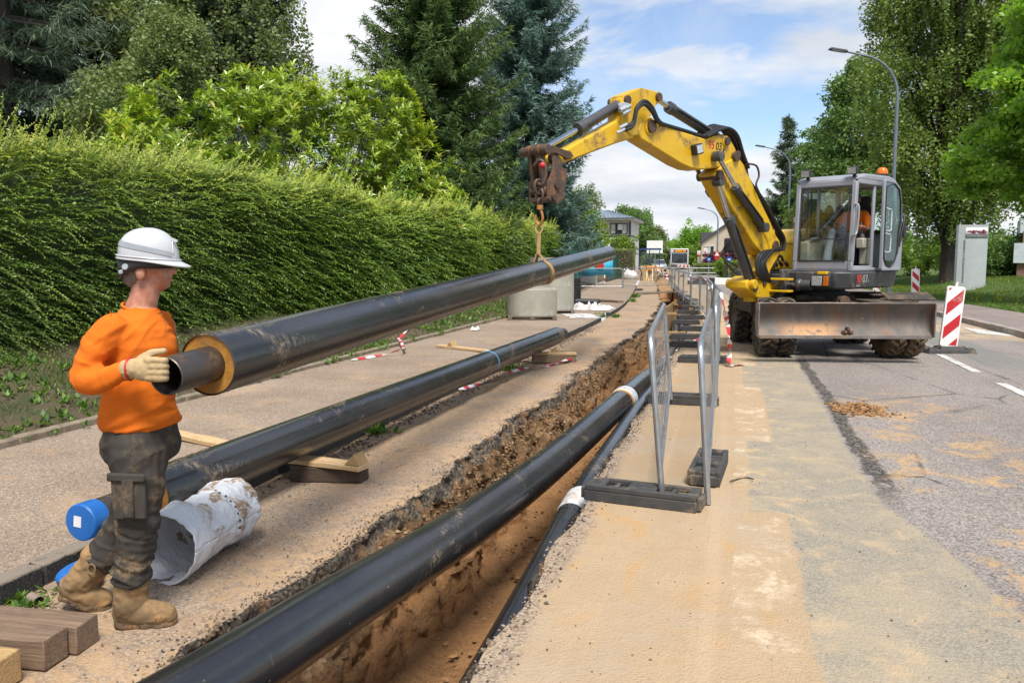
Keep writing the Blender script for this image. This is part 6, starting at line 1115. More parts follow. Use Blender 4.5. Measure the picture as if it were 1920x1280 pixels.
for k, (a, z0) in enumerate(((0, 0), (.07, -.05))): hose([(4.97 + a * .6, Yh, 3.25 + z0), (4.86 + a * .2, Yh + .03, 3.32 + z0), (4.82, Yh + .05, 3.50 + z0 * .6), (4.68, Yh + .06, 3.60 + z0 * .8), (4.50, Yh + .05, 3.54 + z0), (4.34, Yh + .03, 3.40 + z0 * .5), (4.1, Yh - .03, 3.37), (3.6, Yh - .06, 3.345), (3.08, Yh - .08, 3.31)], .027)
for k in range(4): hose([(3.15, Yh - .08 * k, 3.30), (2.92, Yh - .08 * k, 3.40 + .015 * k), (2.62, Yh - .07 * k, 3.48 + .02 * k), (2.36, Yh - .06 * k, 3.40), (2.18, Yh - .05 * k, 3.14), (2.02, Yh - .05 * k, 2.94)], .026)
for k in range(4): hose([(2.10 - .02 * k, Yh - .05 * k, 3.0), (1.93, Yh - .04 * k - .05, 2.78 + .02 * k), (1.62, Yh - .06 * k, 2.52), (1.30, Yh - .05 * k, 2.26), (1.02, Yh - .03 * k, 2.02 + .03 * (k % 2)), (.86, Yh - .05 * k, 1.86), (.88, Yh - .05 * k, 1.68)], .024)
for k in range(4): hose([(.62, -.30 - .09 * k, 1.52), (.74, -.28 - .09 * k, 1.60), (.86, -.28 - .06 * k, 1.54), (.95, -.28 - .04 * k, 1.40)], .022)
m = MB(); m.tube(smooth_path([(2.05, Yh + .02, 3.0), (1.86, Yh + .04, 2.98), (1.78, Yh + .04, 2.84), (1.84, Yh + .03, 2.70), (1.74, Yh + .03, 2.58)], 6), .016, 8); part(m, 'hose_guard', M_iron)
m = MB(); 
for X, Z in ((4.98, 3.27), (5.03, 3.2)): m.cyl((X + .12, Yh, Z - .05), (X - .02, Yh, Z + .01), .026, n=8)
m.box((4.98, Yh - .04, 3.5), (.10, .1, .10)); m.cyl((4.9, Yh, 3.52), (5.1, Yh, 3.44), .03, n=8); m.cyl((4.9, Yh, 3.46), (5.05, Yh, 3.40), .026, n=8); part(m, 'hose_fitting', M_lens, .004)
m = MB(); 
for k in range(4): m.cyl((.55, -.25 - .1 * k, 1.44), (.66, -.25 - .1 * k, 1.50), .03, n=8)
part(m, 'hose_fitting', M_iron)
# coupler at the stick end
cp = bpy.data.objects.new('quick_coupler', None)
m = MB()
for s in (-1, 1): m.prism([(6.31, 2.76), (6.23, 2.79), (6.15, 2.74), (6.14, 2.64), (6.05, 2.63), (6.13, 2.26), (6.23, 2.19), (6.39, 2.25), (6.39, 2.45), (6.31, 2.60)], .035, lambda a, b, t: Vector((a, YB + s * .15 + t, b)))
m.box((6.12, YB, 2.43), (.03, .28, .36), (0, .2, 0)); m.box((6.3, YB, 2.26), (.18, .28, .05)); cp = part(m, 'quick_coupler', M_rust, .008)
m = MB()
for X, Z in ((6.25, 2.42), (6.30, 2.28)): pin(m, X, Z, .038, .40)
m.split('coupler_pin', M_iron, cp)
m = MB()
for s in (-1, 1): m.prism([(6.45, 2.87), (6.33, 2.885), (6.18, 2.86), (6.02, 2.84), (5.97, 2.79), (6.02, 2.75), (6.12, 2.76), (6.28, 2.80), (6.44, 2.78)], .03, lambda a, b, t: Vector((a, YB + s * .17 + t, b)))
pin(m, 6.44, 2.83, .06, .44); part(m, 'tipping_link', M_iron, .006)
m = MB()
for s in (-1, 1): m.bar((6.44, YB + s * .08, 2.83), (6.36, YB + s * .08, 2.36), .05, .09, up=(1, 0, 0)); m.cyl((6.44, YB + s * .08 - .035, 2.83), (6.44, YB + s * .08 + .035, 2.83), .075, n=14)
pin(m, 6.36, 2.36, .05, .26); part(m, 'coupler_link', M_iron, .008)
# mirror
m = MB(); m.box((.95, -1.12, 1.78), (.09, .22, .26)); mi = part(m, 'mirror', M_blk if 'M_blk' in globals() else M_black, .035); m = MB(); m.tube(smooth_path([(.72, -1.10, 1.42), (1.02, -1.2, 1.55), (1.03, -1.2, 1.72), (.98, -1.13, 1.86)], 4), .012, 8); m.tube([(.70, -1.1, 1.25), (1.02, -1.2, 1.52)], .012, 8); m.build('mirror_arm', M_black, mi)
m = MB(); m.box((.66, -1.05, 1.22), (.2, .14, .3)); part(m, 'front_guard', M_dgrey, .03); m = MB(); m.box((.77, -1.05, 1.19), (.02, .10, .12)); part(m, 'indicator_lens', M_orangel, .008)
# lettering
def text_mesh(s, size, ext=.002, shear=0.0, bold=0.0, space=1.0):
    c = bpy.data.curves.new('lettering', 'FONT'); c.body = s; c.size = size; c.extrude = ext; c.shear = shear; c.offset = bold; c.space_character = space; c.align_x = 'LEFT'
    o = bpy.data.objects.new('lettering', c); COL.objects.link(o); dg = bpy.context.evaluated_depsgraph_get(); me = bpy.data.meshes.new_from_object(o.evaluated_get(dg)); bpy.data.objects.remove(o); me.materials.clear(); return me
def lettering(s, size, mat, parent, loc, rot, **k): me = text_mesh(s, size, **k); me.materials.append(mat); return link('lettering', me, parent, loc, rot)
M_decr = pmat('decal_red', (.50, .03, .02), None, 5, .45, bump=0); M_decg = pmat('decal_grey', (.28, .29, .30), None, 5, .45, bump=0)
SIDE = (math.pi / 2, 0, math.pi)        # upright on the side facing the operator's left
lettering('95', .16, M_decr, upb, (3.06, YB + .132, 3.15), (math.pi / 2, R_(-3), math.pi), shear=.15, bold=.002); lettering('03', .16, M_blackprint, upb, (2.865, YB + .132, 3.145), (math.pi / 2, R_(-3), math.pi), shear=.15, bold=.001)
m = MB(); m.tube([(2.655 + .020 * math.cos(a), YB + .133, 3.165 + .020 * math.sin(a)) for a in np.linspace(0, 6.28, 16)[:-1]], .004, 5, closed=True); m.build('emblem', M_blackprint, upb); lettering('2', .036, M_blackprint, upb, (2.666, YB + .133, 3.153), SIDE)
pf_ = [o for o in EXC.children if o.name.startswith('platform')][0]
lettering('95', .175, M_decr, pf_, (.70, 1.004, 1.175), SIDE, shear=.3, bold=.003); lettering('03', .175, M_decg, pf_, (.49, 1.004, 1.175), SIDE, shear=.3, bold=.001); lettering('2', .06, M_decg, pf_, (.275, 1.004, 1.18), SIDE)
m = MB(); m.box((.62, 1.003, 1.125), (.13, .003, .018)); m.box((.60, 1.003, 1.152), (.10, .003, .006)); m.build('logo_bars', M_decg, pf_)
# ---- hanging tackle (loose chain, swivel hook and sling)
tk = thing('lifting_chain', 'shackle, chain rings and swivel hook hanging from the excavator coupler', 'lifting chain', (-2.235, 9.33, 0))
def ring(m, c, r, t, M): m.tube([Vector(c) + M @ Vector((r * math.cos(a), 0, r * 1.35 * math.sin(a))) for a in np.linspace(0, 2 * math.pi, 20)[:-1]], t, 8, closed=True)
Q = Matrix.Rotation(.9, 3, 'Z'); Q2 = Matrix.Rotation(-.6, 3, 'Z')
m = MB(); m.tube(smooth_path([(-.05, 0, 2.62), (.02, -.03, 2.68), (.08, -.03, 2.62), (.09, -.03, 2.5), (.05, -.03, 2.4), (-.01, 0, 2.42)], 5), .022, 10); m.build('shackle', M_iron, tk); m = MB(); m.ball((.055, -.04, 2.62), .038); m.build('shackle_pin', M_red, tk)
m = MB(); ring(m, (0, 0, 2.38), .06, .018, Q); m.build('chain_ring', M_iron, tk); m = MB(); ring(m, (.01, 0, 2.29), .06, .016, Q2); m.build('chain_ring', M_iron, tk); m = MB(); ring(m, (.015, 0, 2.205), .03, .011, Q); m.build('chain_ring', M_iron, tk)
M_gold = pmat('orange_lacquered_steel', (.42, .20, .05), (.30, .14, .04), 8, .55, .3, .2, 40, (.1, .07, .05), .3)
m = MB(); m.cyl((.015, 0, 2.12), (.015, 0, 2.17), .038, n=14); m.tube(smooth_path([(.015, 0, 2.13), (.045, -.015, 2.07), (.05, -.015, 2.0), (.01, 0, 1.94), (-.04, .015, 1.99), (-.035, .015, 2.06)], 5), .016, 10); m.build('swivel_hook', M_gold, tk)
M_strap = pmat('sling_webbing', (.46, .29, .13), (.36, .22, .10), 10, .85, bump=.6, bscale=90, dirt=(.2, .14, .09), damt=.4)
sl = thing('lifting_sling', 'dirty tan webbing sling choked round the hanging pipe', 'sling', (-2.235, 9.33, 0))
def ribbon(m, P, w, t, nrm):
    P = [Vector(p) for p in P]; V = []; N = len(P)
    for i in range(N):
        d = (P[min(i + 1, N - 1)] - P[max(i - 1, 0)]).normalized(); n = Vector(nrm(i / (N - 1))).normalized(); s = d.cross(n).normalized(); n = s.cross(d); V += [P[i] - s * w / 2 - n * t / 2, P[i] + s * w / 2 - n * t / 2, P[i] + s * w / 2 + n * t / 2, P[i] - s * w / 2 + n * t / 2]
    F = [(3, 2, 1, 0), tuple((N - 1) * 4 + k for k in range(4))]
    for i in range(N - 1):
        for k in range(4): F.append((i * 4 + k, i * 4 + (k + 1) % 4, i * 4 + 4 + (k + 1) % 4, i * 4 + 4 + k))
    m.add(V, F)
nv = lambda u: (-.3, -1, 0)
m = MB(); ribbon(m, smooth_path([(.01, 0, 1.955), (-.03, 0, 1.925), (-.033, 0, 1.88), (0, 0, 1.835)], 5), .022, .014, lambda u: (0, 1, 0)); ribbon(m, smooth_path([(.01, 0, 1.955), (.042, 0, 1.925), (.042, 0, 1.88), (.01, 0, 1.835)], 5), .022, .014, lambda u: (0, 1, 0)); ribbon(m, [(.005, 0, 1.85), (.0, .003, 1.66), (.004, 0, 1.63), (.0, 0, 1.60)], .046, .014, nv); m.build('strap', M_strap, sl, .003)
m = MB(); m.cyl((0, 0, 1.60), (0, 0, 1.65), .026, n=10); m.build('eye_stitching', M_strap, sl)
pc = Vector((.02, 0, 1.388)); rr = .145
for dy, sk in ((.0, .35), (.045, .75)):
    m = MB(); P = []
    for k in range(25):
        a = R_(62) - R_(304) * k / 24; P.append((pc.x + rr * math.cos(a), dy + sk * .30 * (1 - math.cos(a - R_(62))) * .5 - .02, pc.z + rr * math.sin(a)))
    P = [(.0, 0, 1.62)] + P + [(-.02, 0, 1.60)]; ribbon(m, smooth_path(P, 3), .045, .012, lambda u: (math.cos(R_(62) - R_(304) * u), 0, math.sin(R_(62) - R_(304) * u))); m.build('loop', M_strap, sl)
# ================================================================== people
def fuse(name, m, mat, voxel, parent=None, smooth=4, wrinkle=None, sub=0):
    """one continuous skin over the collected solid shapes"""
    me = bpy.data.meshes.new('tmp'); me.from_pydata(m.v, [], m.f); o = bpy.data.objects.new('tmp', me); COL.objects.link(o)
    r = o.modifiers.new('r', 'REMESH'); r.mode = 'VOXEL'; r.voxel_size = voxel; r.adaptivity = 0
    s = o.modifiers.new('s', 'SMOOTH'); s.factor = .5; s.iterations = smooth
    dg = bpy.context.evaluated_depsgraph_get(); out = bpy.data.meshes.new_from_object(o.evaluated_get(dg)); bpy.data.objects.remove(o); out.materials.clear(); out.materials.append(mat); out.name = name
    if wrinkle:
        n = len(out.vertices); co = np.zeros(n * 3, np.float32); no = np.zeros(n * 3, np.float32); out.vertices.foreach_get('co', co); out.vertices.foreach_get('normal', no); co = co.reshape(-1, 3).astype(float); no = no.reshape(-1, 3); co = co + no * wrinkle(co)[:, None]; out.vertices.foreach_set('co', co.astype(np.float32).ravel()); out.update()
    out.shade_smooth(); return link(name, out, parent)
def ell(m, rings, n=20):
    """closed loft through (centre, rx, ry[, tilt vector]) horizontal ellipses"""
    V, F = [], []
    for c, rx, ry in rings:
        for k in range(n): a = 2 * math.pi * k / n; V.append((c[0] + rx * math.cos(a), c[1] + ry * math.sin(a), c[2]))
    for i in range(len(rings) - 1):
        for k in range(n): F.append((i * n + k, i * n + (k + 1) % n, (i + 1) * n + (k + 1) % n, (i + 1) * n + k))
    F.append(tuple(range(n - 1, -1, -1))); F.append(tuple((len(rings) - 1) * n + k for k in range(n))); m.add(V, F)
def limb(m, pts, rad, n=14):
    P = smooth_path(pts, 5); R = [p[0] for p in smooth_path([(r, 0, 0) for r in rad], 5)]; m.tube(P, R, n); m.ball(P[0], R[0] * .98, n, 8); m.ball(P[-1], R[-1] * .98, n, 8)
def ridge(p, f, seed, amp): return amp * (1 - 2 * np.abs(fbm(p * f, 3, seed)))
def fold(p, sc, rot, seed, amp):
    M = np.array(Euler(rot).to_matrix()); q = (p @ M.T) * np.array(sc); q = q + .5 * vnoise(q * .6 + 7.3, seed + 9)[:, None]; n = vnoise(q, seed) * .75 + .25 * vnoise(q * 2.1, seed + 1); return amp * 1.7 * (.45 - 2.1 * np.abs(n) ** .85)
M_skin = pmat('skin', (.46, .23, .15), (.36, .145, .095), 22, .5, bump=.35, bscale=180, Subsurface_Weight=.12, Subsurface_Radius=(.01, .004, .002))
def mat_cloth(name, c1, c2, dirt=None, damt=.3, dscale=5):
    return pmat(name, c1, c2, 4, .88, bump=.35, bscale=420, bdist=.002, dirt=dirt, damt=damt, dscale=dscale, spec=.25)
M_orange = mat_cloth('orange_shirt', (.66, .15, .009), (.58, .125, .008)); M_trou = mat_cloth('dark_work_trousers', (.040, .036, .032), (.055, .048, .040), (.17, .12, .07), .38, 6); M_boot = mat_cloth('muddy_leather_boot', (.25, .165, .085), (.15, .10, .055), (.34, .20, .085), .6, 7); M_sole = pmat('clay_caked_sole', (.26, .145, .06), (.10, .07, .045), 9, .95, bump=.9, bscale=40, bdist=.02)
M_glove = mat_cloth('leather_glove', (.44, .325, .18), (.36, .26, .14), (.3, .2, .1), .3, 12); M_helmet = pmat('white_helmet', (.47, .485, .51), (.43, .44, .46), 4, .3, bump=0, dirt=(.45, .35, .22), damt=.12, dscale=9); M_hgrey = pmat('helmet_grey_stripe', (.30, .33, .36), None, 5, .35, bump=0); M_hair = pmat('short_grey_hair', (.10, .085, .07), (.16, .14, .12), 30, .8, bump=.6, bscale=120)
def worker():
    O = (-2.5077, 2.8175, 0.0); RZ = R_(15.3229)
    # body
    m = MB(); ell(m, [((.09, .03, .80), .12, .14), ((.095, .03, .95), .125, .15), ((.10, .04, 1.1), .125, .16), ((.10, .04, 1.2), .125, .165), ((.09, .05, 1.29), .09, .13), ((.105, .06, 1.34), .06, .07)])
    limb(m, [(.085, .06, 1.30), (.115, .062, 1.38), (.135, .07, 1.46)], [.066, .058, .058])
    m.ball((.134, .07, 1.545), (.098, .077, .105), 20, 14); m.ball((.165, .078, 1.485), (.066, .060, .075), 16, 10); m.ball((.185, .083, 1.447), (.036, .042, .030), 14, 8); m.ball((.16, .075, 1.46), (.06, .052, .045), 14, 8)
    limb(m, [(.215, .088, 1.525), (.238, .092, 1.497)], [.010, .0135], 10); m.ball((.229, .090, 1.495), (.013, .017, .010), 10, 6); m.ball((.213, .086, 1.470), (.014, .024, .007), 10, 6); m.ball((.212, .086, 1.457), (.013, .022, .007), 10, 6); m.ball((.198, .085, 1.547), (.028, .05, .014), 12, 6); m.ball((.19, .035, 1.50), (.028, .022, .022), 10, 6)
    limb(m, [(.05, -.12, 1.26), (-.02, -.19, 1.10), (.09, -.21, 1.10), (.17, -.21, 1.12)], [.042, .036, .028, .027]); limb(m, [(.13, .22, 1.25), (.12, .28, 1.05), (.27, .10, 1.09)], [.05, .042, .032])
    limb(m, [(.105, -.04, .82), (.10, -.06, .48), (.062, -.06, .12)], [.085, .055, .04]); limb(m, [(.06, .10, .82), (-.02, .12, .45), (-.17, .10, .16)], [.085, .055, .04])
    body = fuse('person', m, M_skin, .0065, smooth=3); body.location = O; body.rotation_euler = (0, 0, RZ); tag(body, 'worker in orange shirt, dark trousers and white helmet steadying the hanging pipe', 'person')
    # ear, eye, hair
    m = MB(); m.ball((.139, -.012, 1.497), (.021, .012, .036), 14, 10, None); m.ball((.132, -.004, 1.487), (.012, .012, .018), 10, 8); e = fuse('ear', m, M_skin, .003, body, 2)
    m = MB(); m.ball((.203, .045, 1.515), .0115, 12, 8); m.ball((.203, .118, 1.515), .0115, 12, 8); m.split('eye', M_white, body)
    m = MB(); m.ball((.105, .068, 1.515), (.074, .076, .078), 20, 14); m.ball((.085, .067, 1.47), (.050, .06, .045), 16, 10); h = fuse('hair', m, M_hair, .006, body, 2, lambda p: .002 * fbm(p * 60, 2, 5))
    # shirt
    m = MB(); ell(m, [((.088, .03, .845), .150, .17), ((.09, .03, .87), .160, .178), ((.088, .03, .92), .150, .172), ((.092, .035, 1.0), .138, .168), ((.097, .04, 1.1), .138, .172), ((.10, .042, 1.19), .140, .182), ((.092, .048, 1.265), .116, .172), ((.093, .052, 1.315), .082, .12), ((.099, .056, 1.335), .072, .088), ((.103, .058, 1.345), .068, .078)], 28)
    limb(m, [(.058, -.10, 1.265), (.02, -.165, 1.19), (-.012, -.195, 1.085), (.03, -.215, 1.075), (.10, -.215, 1.095), (.145, -.212, 1.112)], [.066, .064, .056, .057, .049, .043], 18); limb(m, [(.11, .19, 1.26), (.12, .26, 1.05), (.24, .13, 1.08)], [.075, .06, .048])
    def wr(p):
        low = np.clip((1.02 - p[:, 2]) / .16, 0, 1); torso = np.clip((p[:, 0] - .0) / .04, 0, 1)
        d = torso * fold(p, (3, 3, 17), (0, .55, .2), 41, .0075) * (.55 + .3 * low) + torso * low * fold(p, (4, 4, 34), (0, .15, 0), 45, .0055)
        up = np.exp(-((p[:, 0] - .02) / .06) ** 2) * np.exp(-((p[:, 2] - 1.18) / .07) ** 2); fo = np.exp(-((p[:, 2] - 1.085) / .05) ** 2) * np.exp(-((p[:, 1] + .2) / .05) ** 2)
        d += up * fold(p, (6, 6, 30), (0, -.5, 0), 43, .006) + fo * fold(p, (34, 6, 9), (0, .3, 0), 44, .0075)
        d += np.clip((p[:, 2] - 1.12) / .1, 0, 1) * fold(p, (14, 5, 5), (0, -.6, 0), 46, .004); return d
    shirt = fuse('shirt', m, M_orange, .0065, body, 3, wr)
    m = MB(); m.tube([(.103 + .070 * math.cos(a), .058 + .078 * math.sin(a), 1.343 + .022 * math.cos(a + .3) * -1) for a in np.linspace(0, 2 * math.pi, 30)[:-1]], .0055, 8, closed=True); m.build('collar', M_orange, shirt)
    m = MB(); m.tube([(.062 + .02 * math.sin(a * .5), -.125 - .01 * math.cos(a), 1.27 + .085 * math.cos(a)) for a in np.linspace(.6, 2.9, 14)], .0022, 5); m.build('seam', M_orange, shirt)
    # trousers
    m = MB(); ell(m, [((.09, .03, .885), .128, .148), ((.092, .03, .84), .143, .160), ((.088, .03, .78), .160, .175), ((.085, .03, .72), .150, .165), ((.085, .03, .69), .12, .14)], 26)
    limb(m, [(.115, -.05, .76), (.118, -.06, .62), (.105, -.065, .47), (.086, -.062, .33), (.070, -.06, .235)], [.122, .106, .088, .080, .089], 20); limb(m, [(.06, .11, .76), (.03, .12, .60), (-.01, .12, .46), (-.075, .115, .33), (-.128, .105, .25)], [.115, .10, .082, .076, .084], 20)
    tr = fuse('trousers', m, M_trou, .007, body, 2, lambda p: fold(p, (7, 5, 15), (0, .6, 0), 51, .005) * (.35 + np.exp(-((p[:, 2] - .72) / .1) ** 2)) + fold(p, (5, 5, 30), (0, -.35, 0), 55, .0075) * (np.exp(-((p[:, 2] - .45) / .09) ** 2) + 1.2 * np.exp(-((p[:, 2] - .24) / .09) ** 2)) + fold(p, (16, 14, 3), (0, .1, 0), 57, .003))
    m = MB(); ell(m, [((.089, .03, .840), .146, .163), ((.089, .03, .862), .140, .156)], 28); m.build('belt', M_trou, tr)
    def pocket(c, w, h, rz, tz=0.0, d=.022): m = MB(); m.box(c, (w, d, h), (0, tz, rz)); o = m.build('cargo_pocket', M_trou, tr, .008); return o
    pocket((.125, -.170, .59), .135, .18, .05); pocket((.122, -.181, .675), .150, .035, .05, .05); pocket((.128, -.183, .59), .045, .165, .05)
    # boots
    for sd, (sh, ft) in (('near', ([(.078, -.06, .245), (.062, -.06, .16), (.055, -.06, .085)], [(.030, -.060, .055), (.10, -.058, .055), (.17, -.052, .05), (.205, -.048, .046)])), ('rear', ([(-.150, .10, .245), (-.205, .10, .165), (-.245, .10, .12)], [(-.285, .10, .105), (-.24, .102, .075), (-.185, .105, .052), (-.150, .108, .045)]))):
        m = MB(); limb(m, sh, [.070, .068, .066], 18); limb(m, ft, [.052, .054, .050, .042], 16)
        b = fuse('boot', m, M_boot, .0065, body, 4, lambda p: ridge(np.stack([p[:, 0], p[:, 1], p[:, 2] * 1.6], -1), 13, 61, .004) + .002 * fbm(p * 30, 2, 62))
        m = MB(); a, z = Vector(ft[0]), Vector(ft[-1]); dz = Vector((0, 0, .042)); limb(m, [tuple(Vector(p) - dz) for p in ft], [.050, .050, .048, .040], 14)
        s = fuse('sole', m, M_sole, .007, b, 1, lambda p: .006 * fbm(p * 38, 3, 63))
        n = len(s.data.vertices); co = np.zeros(n * 3, np.float32); s.data.vertices.foreach_get('co', co); co = co.reshape(-1, 3); 
        fz = np.interp(co[:, 0], [p[0] for p in ft], [p[2] for p in ft]) - .046; co[:, 2] = np.maximum(co[:, 2], np.maximum(fz - .006, .001)); co[:, 2] = np.minimum(co[:, 2], fz + .026); s.data.vertices.foreach_set('co', co.ravel()); s.data.update()
        m = MB(); c = Vector(sh[0]) + Vector((.0 if sd == 'near' else .005, -.078, -.02)); m.tube([c + Vector((.016 * math.cos(t), .0, .022 * math.sin(t) - .01)) for t in np.linspace(0, 6.28, 14)[:-1]], .004, 6, closed=True); m.build('pull_loop', M_boot, b) if sd == 'rear' else None
    # glove gripping the rim
    m = MB(); limb(m, [(.165, -.212, 1.118), (.200, -.222, 1.124)], [.040, .040], 14); m.ball((.235, -.236, 1.122), (.048, .028, .046), 16, 10)
    for k, (z, l) in enumerate(((1.158, 1.0), (1.134, 1.06), (1.110, 1.02), (1.088, .86))):
        limb(m, [(.258, -.246, 1.10 + (z - 1.10) * 1.0), (.292 + .012 * l, -.252, z), (.306 + .012 * l, -.225, z - .004), (.292 + .01 * l, -.196, z - .008)], [.0145, .0138, .0128, .0115], 10)
    limb(m, [(.222, -.225, 1.158), (.262, -.222, 1.182), (.305, -.205, 1.190)], [.0165, .0145, .012], 10)
    g = fuse('glove', m, M_glove, .0042, body, 3, lambda p: ridge(p, 30, 71, .0018)); m = MB(); m.tube([(.176, -.214 + .042 * math.cos(a), 1.120 + .043 * math.sin(a)) for a in np.linspace(0, 6.28, 20)[:-1]], .0055, 6, closed=True); m.build('red_cuff', M_decr, g)
    m = MB(); m.ball((.29, .07, 1.06), (.045, .03, .045), 14, 8)
    for k in range(4): limb(m, [(.30, .06, 1.09 - .022 * k), (.34, .02, 1.09 - .022 * k), (.335, -.03, 1.075 - .018 * k)], [.014, .0135, .012], 8)
    limb(m, [(.28, .06, 1.10), (.30, .0, 1.14)], [.015, .012], 8); fuse('glove', m, M_glove, .005, body, 3)
    # helmet
    m = MB(); V, F = [], []; N, K = 16, 40; cx, cy, z0 = .142, .070, 1.548
    for i in range(N + 1):
        t = i / N * math.pi / 2
        for k in range(K):
            a = 2 * math.pi * k / K; front = max(0, math.cos(a)); rx, ry, hz = .122, .103, .132; bulge = 1 + .05 * math.sin(t * 2) ; dz = -.012 * (1 - math.sin(t)) * math.cos(a); V.append((cx + rx * math.cos(t) ** .85 * math.cos(a) * bulge, cy + ry * math.cos(t) ** .85 * math.sin(a) * bulge, z0 + hz * math.sin(t) + dz))
    for i in range(N):
        for k in range(K): F.append((i * K + k, i * K + (k + 1) % K, (i + 1) * K + (k + 1) % K, (i + 1) * K + k))
    m.add(V, F); he = m.build('helmet', M_helmet, body, angle=60); s = he.modifiers.new('t', 'SOLIDIFY'); s.thickness = .004
    m = MB(); V, F = [], []
    for k in range(K + 1):
        a = 2 * math.pi * k / K; f = max(0, math.cos(a)) ** 2.2; dz = -.012 * math.cos(a)
        for (e, d) in ((.0, .006), (.010 + .040 * f, -.003 - .016 * f), (.009 + .039 * f, -.009 - .017 * f), (-.002, -.004)): V.append((cx + (.122 + e) * math.cos(a), cy + (.103 + e * .8) * math.sin(a), z0 + dz + d))
    for k in range(K):
        for j in range(4): F.append((k * 4 + j, k * 4 + (j + 1) % 4, k * 4 + 4 + (j + 1) % 4, k * 4 + 4 + j))
    m.add(V, F); m.build('brim', M_helmet, he, .002)
    m = MB(); 
    def hp(a, t, e=.0025): dz = -.012 * (1 - math.sin(t)) * math.cos(a); b = 1 + .05 * math.sin(t * 2); return Vector((cx + (.122 + e) * math.cos(t) ** .85 * math.cos(a) * b, cy + (.103 + e) * math.cos(t) ** .85 * math.sin(a) * b, z0 + (.132 + e) * math.sin(t) + dz))
    V, F = [], []; n = 26
    for i in range(n + 1):
        u = i / n; a = -2.7 + 2.3 * u; t0 = .42 - .28 * u; w = .20 * (1 - .35 * u)
        V += [hp(a, t0), hp(a, t0 + w)]
    for i in range(n): F.append((2 * i, 2 * i + 2, 2 * i + 3, 2 * i + 1))
    m.add(V, F); m.build('grey_stripe', M_hgrey, he)
    m = MB(); m.tube([hp(a, .05, .004) for a in np.linspace(0, 6.28, 40)[:-1]], .0045, 6, closed=True); m.tube([hp(-.35, .25, .004), hp(-.28, .5, .004), hp(-.2, .62, .004)], .003, 5); m.box(hp(-.12, .62, .012), (.025, .012, .01), (0, .4, 0)); m.build('rim_bead', M_helmet, he)
    m = MB(); V, F = [], []; n = 34
    for i in range(n + 1):
        a = -math.pi * 1.12 + math.pi * 1.05 * i / n; dip = .045 * (max(0, -math.cos(a)) ** .9) + .022; e = -.020
        for z1 in (1.553, 1.553 - .022 - dip): V.append((cx - .008 + (.125 + e + .004) * math.cos(a), cy + (.106 + e + .006) * math.sin(a), z1))
    for i in range(n): F.append((2 * i, 2 * i + 2, 2 * i + 3, 2 * i + 1))
    m.add(V, F); b = m.build('headband', M_black, he); s = b.modifiers.new('t', 'SOLIDIFY'); s.thickness = .008; s.offset = 1
    m = MB(); m.lathe([(0, 0), (.013, 0), (.013, .012), (0, .012)], 14, Matrix.Translation((.085, -.018, 1.515)) @ Matrix.Rotation(math.pi / 2 - .2, 4, 'X')); m.box((.062, -.012, 1.496), (.022, .006, .016), (0, -.2, .5)); m.build('ratchet', M_hgrey, he, .002)
worker()
def operator():
    m = MB(); ell(m, [((-.33, .47, 1.88), .11, .15), ((-.34, .47, 2.05), .10, .15), ((-.35, .47, 2.22), .105, .16), ((-.36, .47, 2.32), .085, .12), ((-.35, .47, 2.37), .055, .06)]); limb(m, [(-.35, .47, 2.36), (-.33, .47, 2.44)], [.055, .055]); m.ball((-.31, .47, 2.535), (.095, .075, .11), 18, 12); m.ball((-.265, .46, 2.48), (.055, .055, .06), 14, 8); m.ball((-.215, .455, 2.515), (.018, .014, .022), 10, 6); m.ball((-.225, .455, 2.475), (.012, .024, .01), 8, 6)
    m.ball((-.31, .55, 2.52), (.02, .01, .032), 10, 8); m.ball((-.31, .39, 2.52), (.02, .01, .032), 10, 8)
    for s in (-1, 1):
        limb(m, [(-.35, .47 + s * .18, 2.28), (-.22, .47 + s * .27, 2.06), (.0, .47 + s * .30, 2.06)], [.05, .043, .032]); m.ball((.055, .47 + s * .30, 2.065), (.042, .035, .03), 12, 8)
        for k in range(4): limb(m, [(.075, .47 + s * .30 + .02 * (k - 1.5), 2.08), (.115, .47 + s * .30 + .012 * (k - 1.5), 2.085), (.105, .47 + s * .30 + .008 * (k - 1.5), 2.05)], [.0105, .0095, .009], 8)
        limb(m, [(.05, .47 - s * -.27, 2.07), (.09, .47 + s * .27, 2.095)], [.012, .010], 8); limb(m, [(-.30, .47 + s * .1, 1.90), (.08, .47 + s * .15, 1.90), (.20, .47 + s * .15, 1.55)], [.08, .06, .045])
    b = fuse('person', m, M_skin, .009, smooth=3); b.location = EXC.location; b.rotation_euler = EXC.rotation_euler; tag(b, 'excavator operator in an orange shirt seated in the cab', 'person')
    m = MB(); ell(m, [((-.32, .47, 1.88), .135, .175), ((-.33, .47, 2.0), .13, .17), ((-.345, .47, 2.2), .13, .185), ((-.355, .47, 2.30), .11, .17), ((-.355, .47, 2.36), .07, .085)])
    for s in (-1, 1): limb(m, [(-.355, .47 + s * .15, 2.28), (-.30, .47 + s * .23, 2.18), (-.235, .47 + s * .265, 2.09)], [.078, .072, .064])
    sh = fuse('shirt', m, M_orange, .010, b, 4, lambda p: ridge(p, 7, 81, .006)); m = MB()
    for s in (-1, 1): limb(m, [(-.32, .47 + s * .09, 1.92), (.08, .47 + s * .15, 1.93), (.20, .47 + s * .15, 1.62), (.22, .47 + s * .15, 1.48)], [.105, .085, .065, .06])
    fuse('trousers', m, M_trou, .012, b, 4); m = MB(); m.ball((-.33, .47, 2.56), (.095, .08, .095), 16, 12); fuse('hair', m, M_hair, .009, b, 2)
    m = MB(); 
    for s in (-1, 1): limb(m, [(.20, .47 + s * .15, 1.47), (.32, .47 + s * .15, 1.45)], [.05, .045])
    fuse('boots', m, M_black, .01, b, 2)
operator()
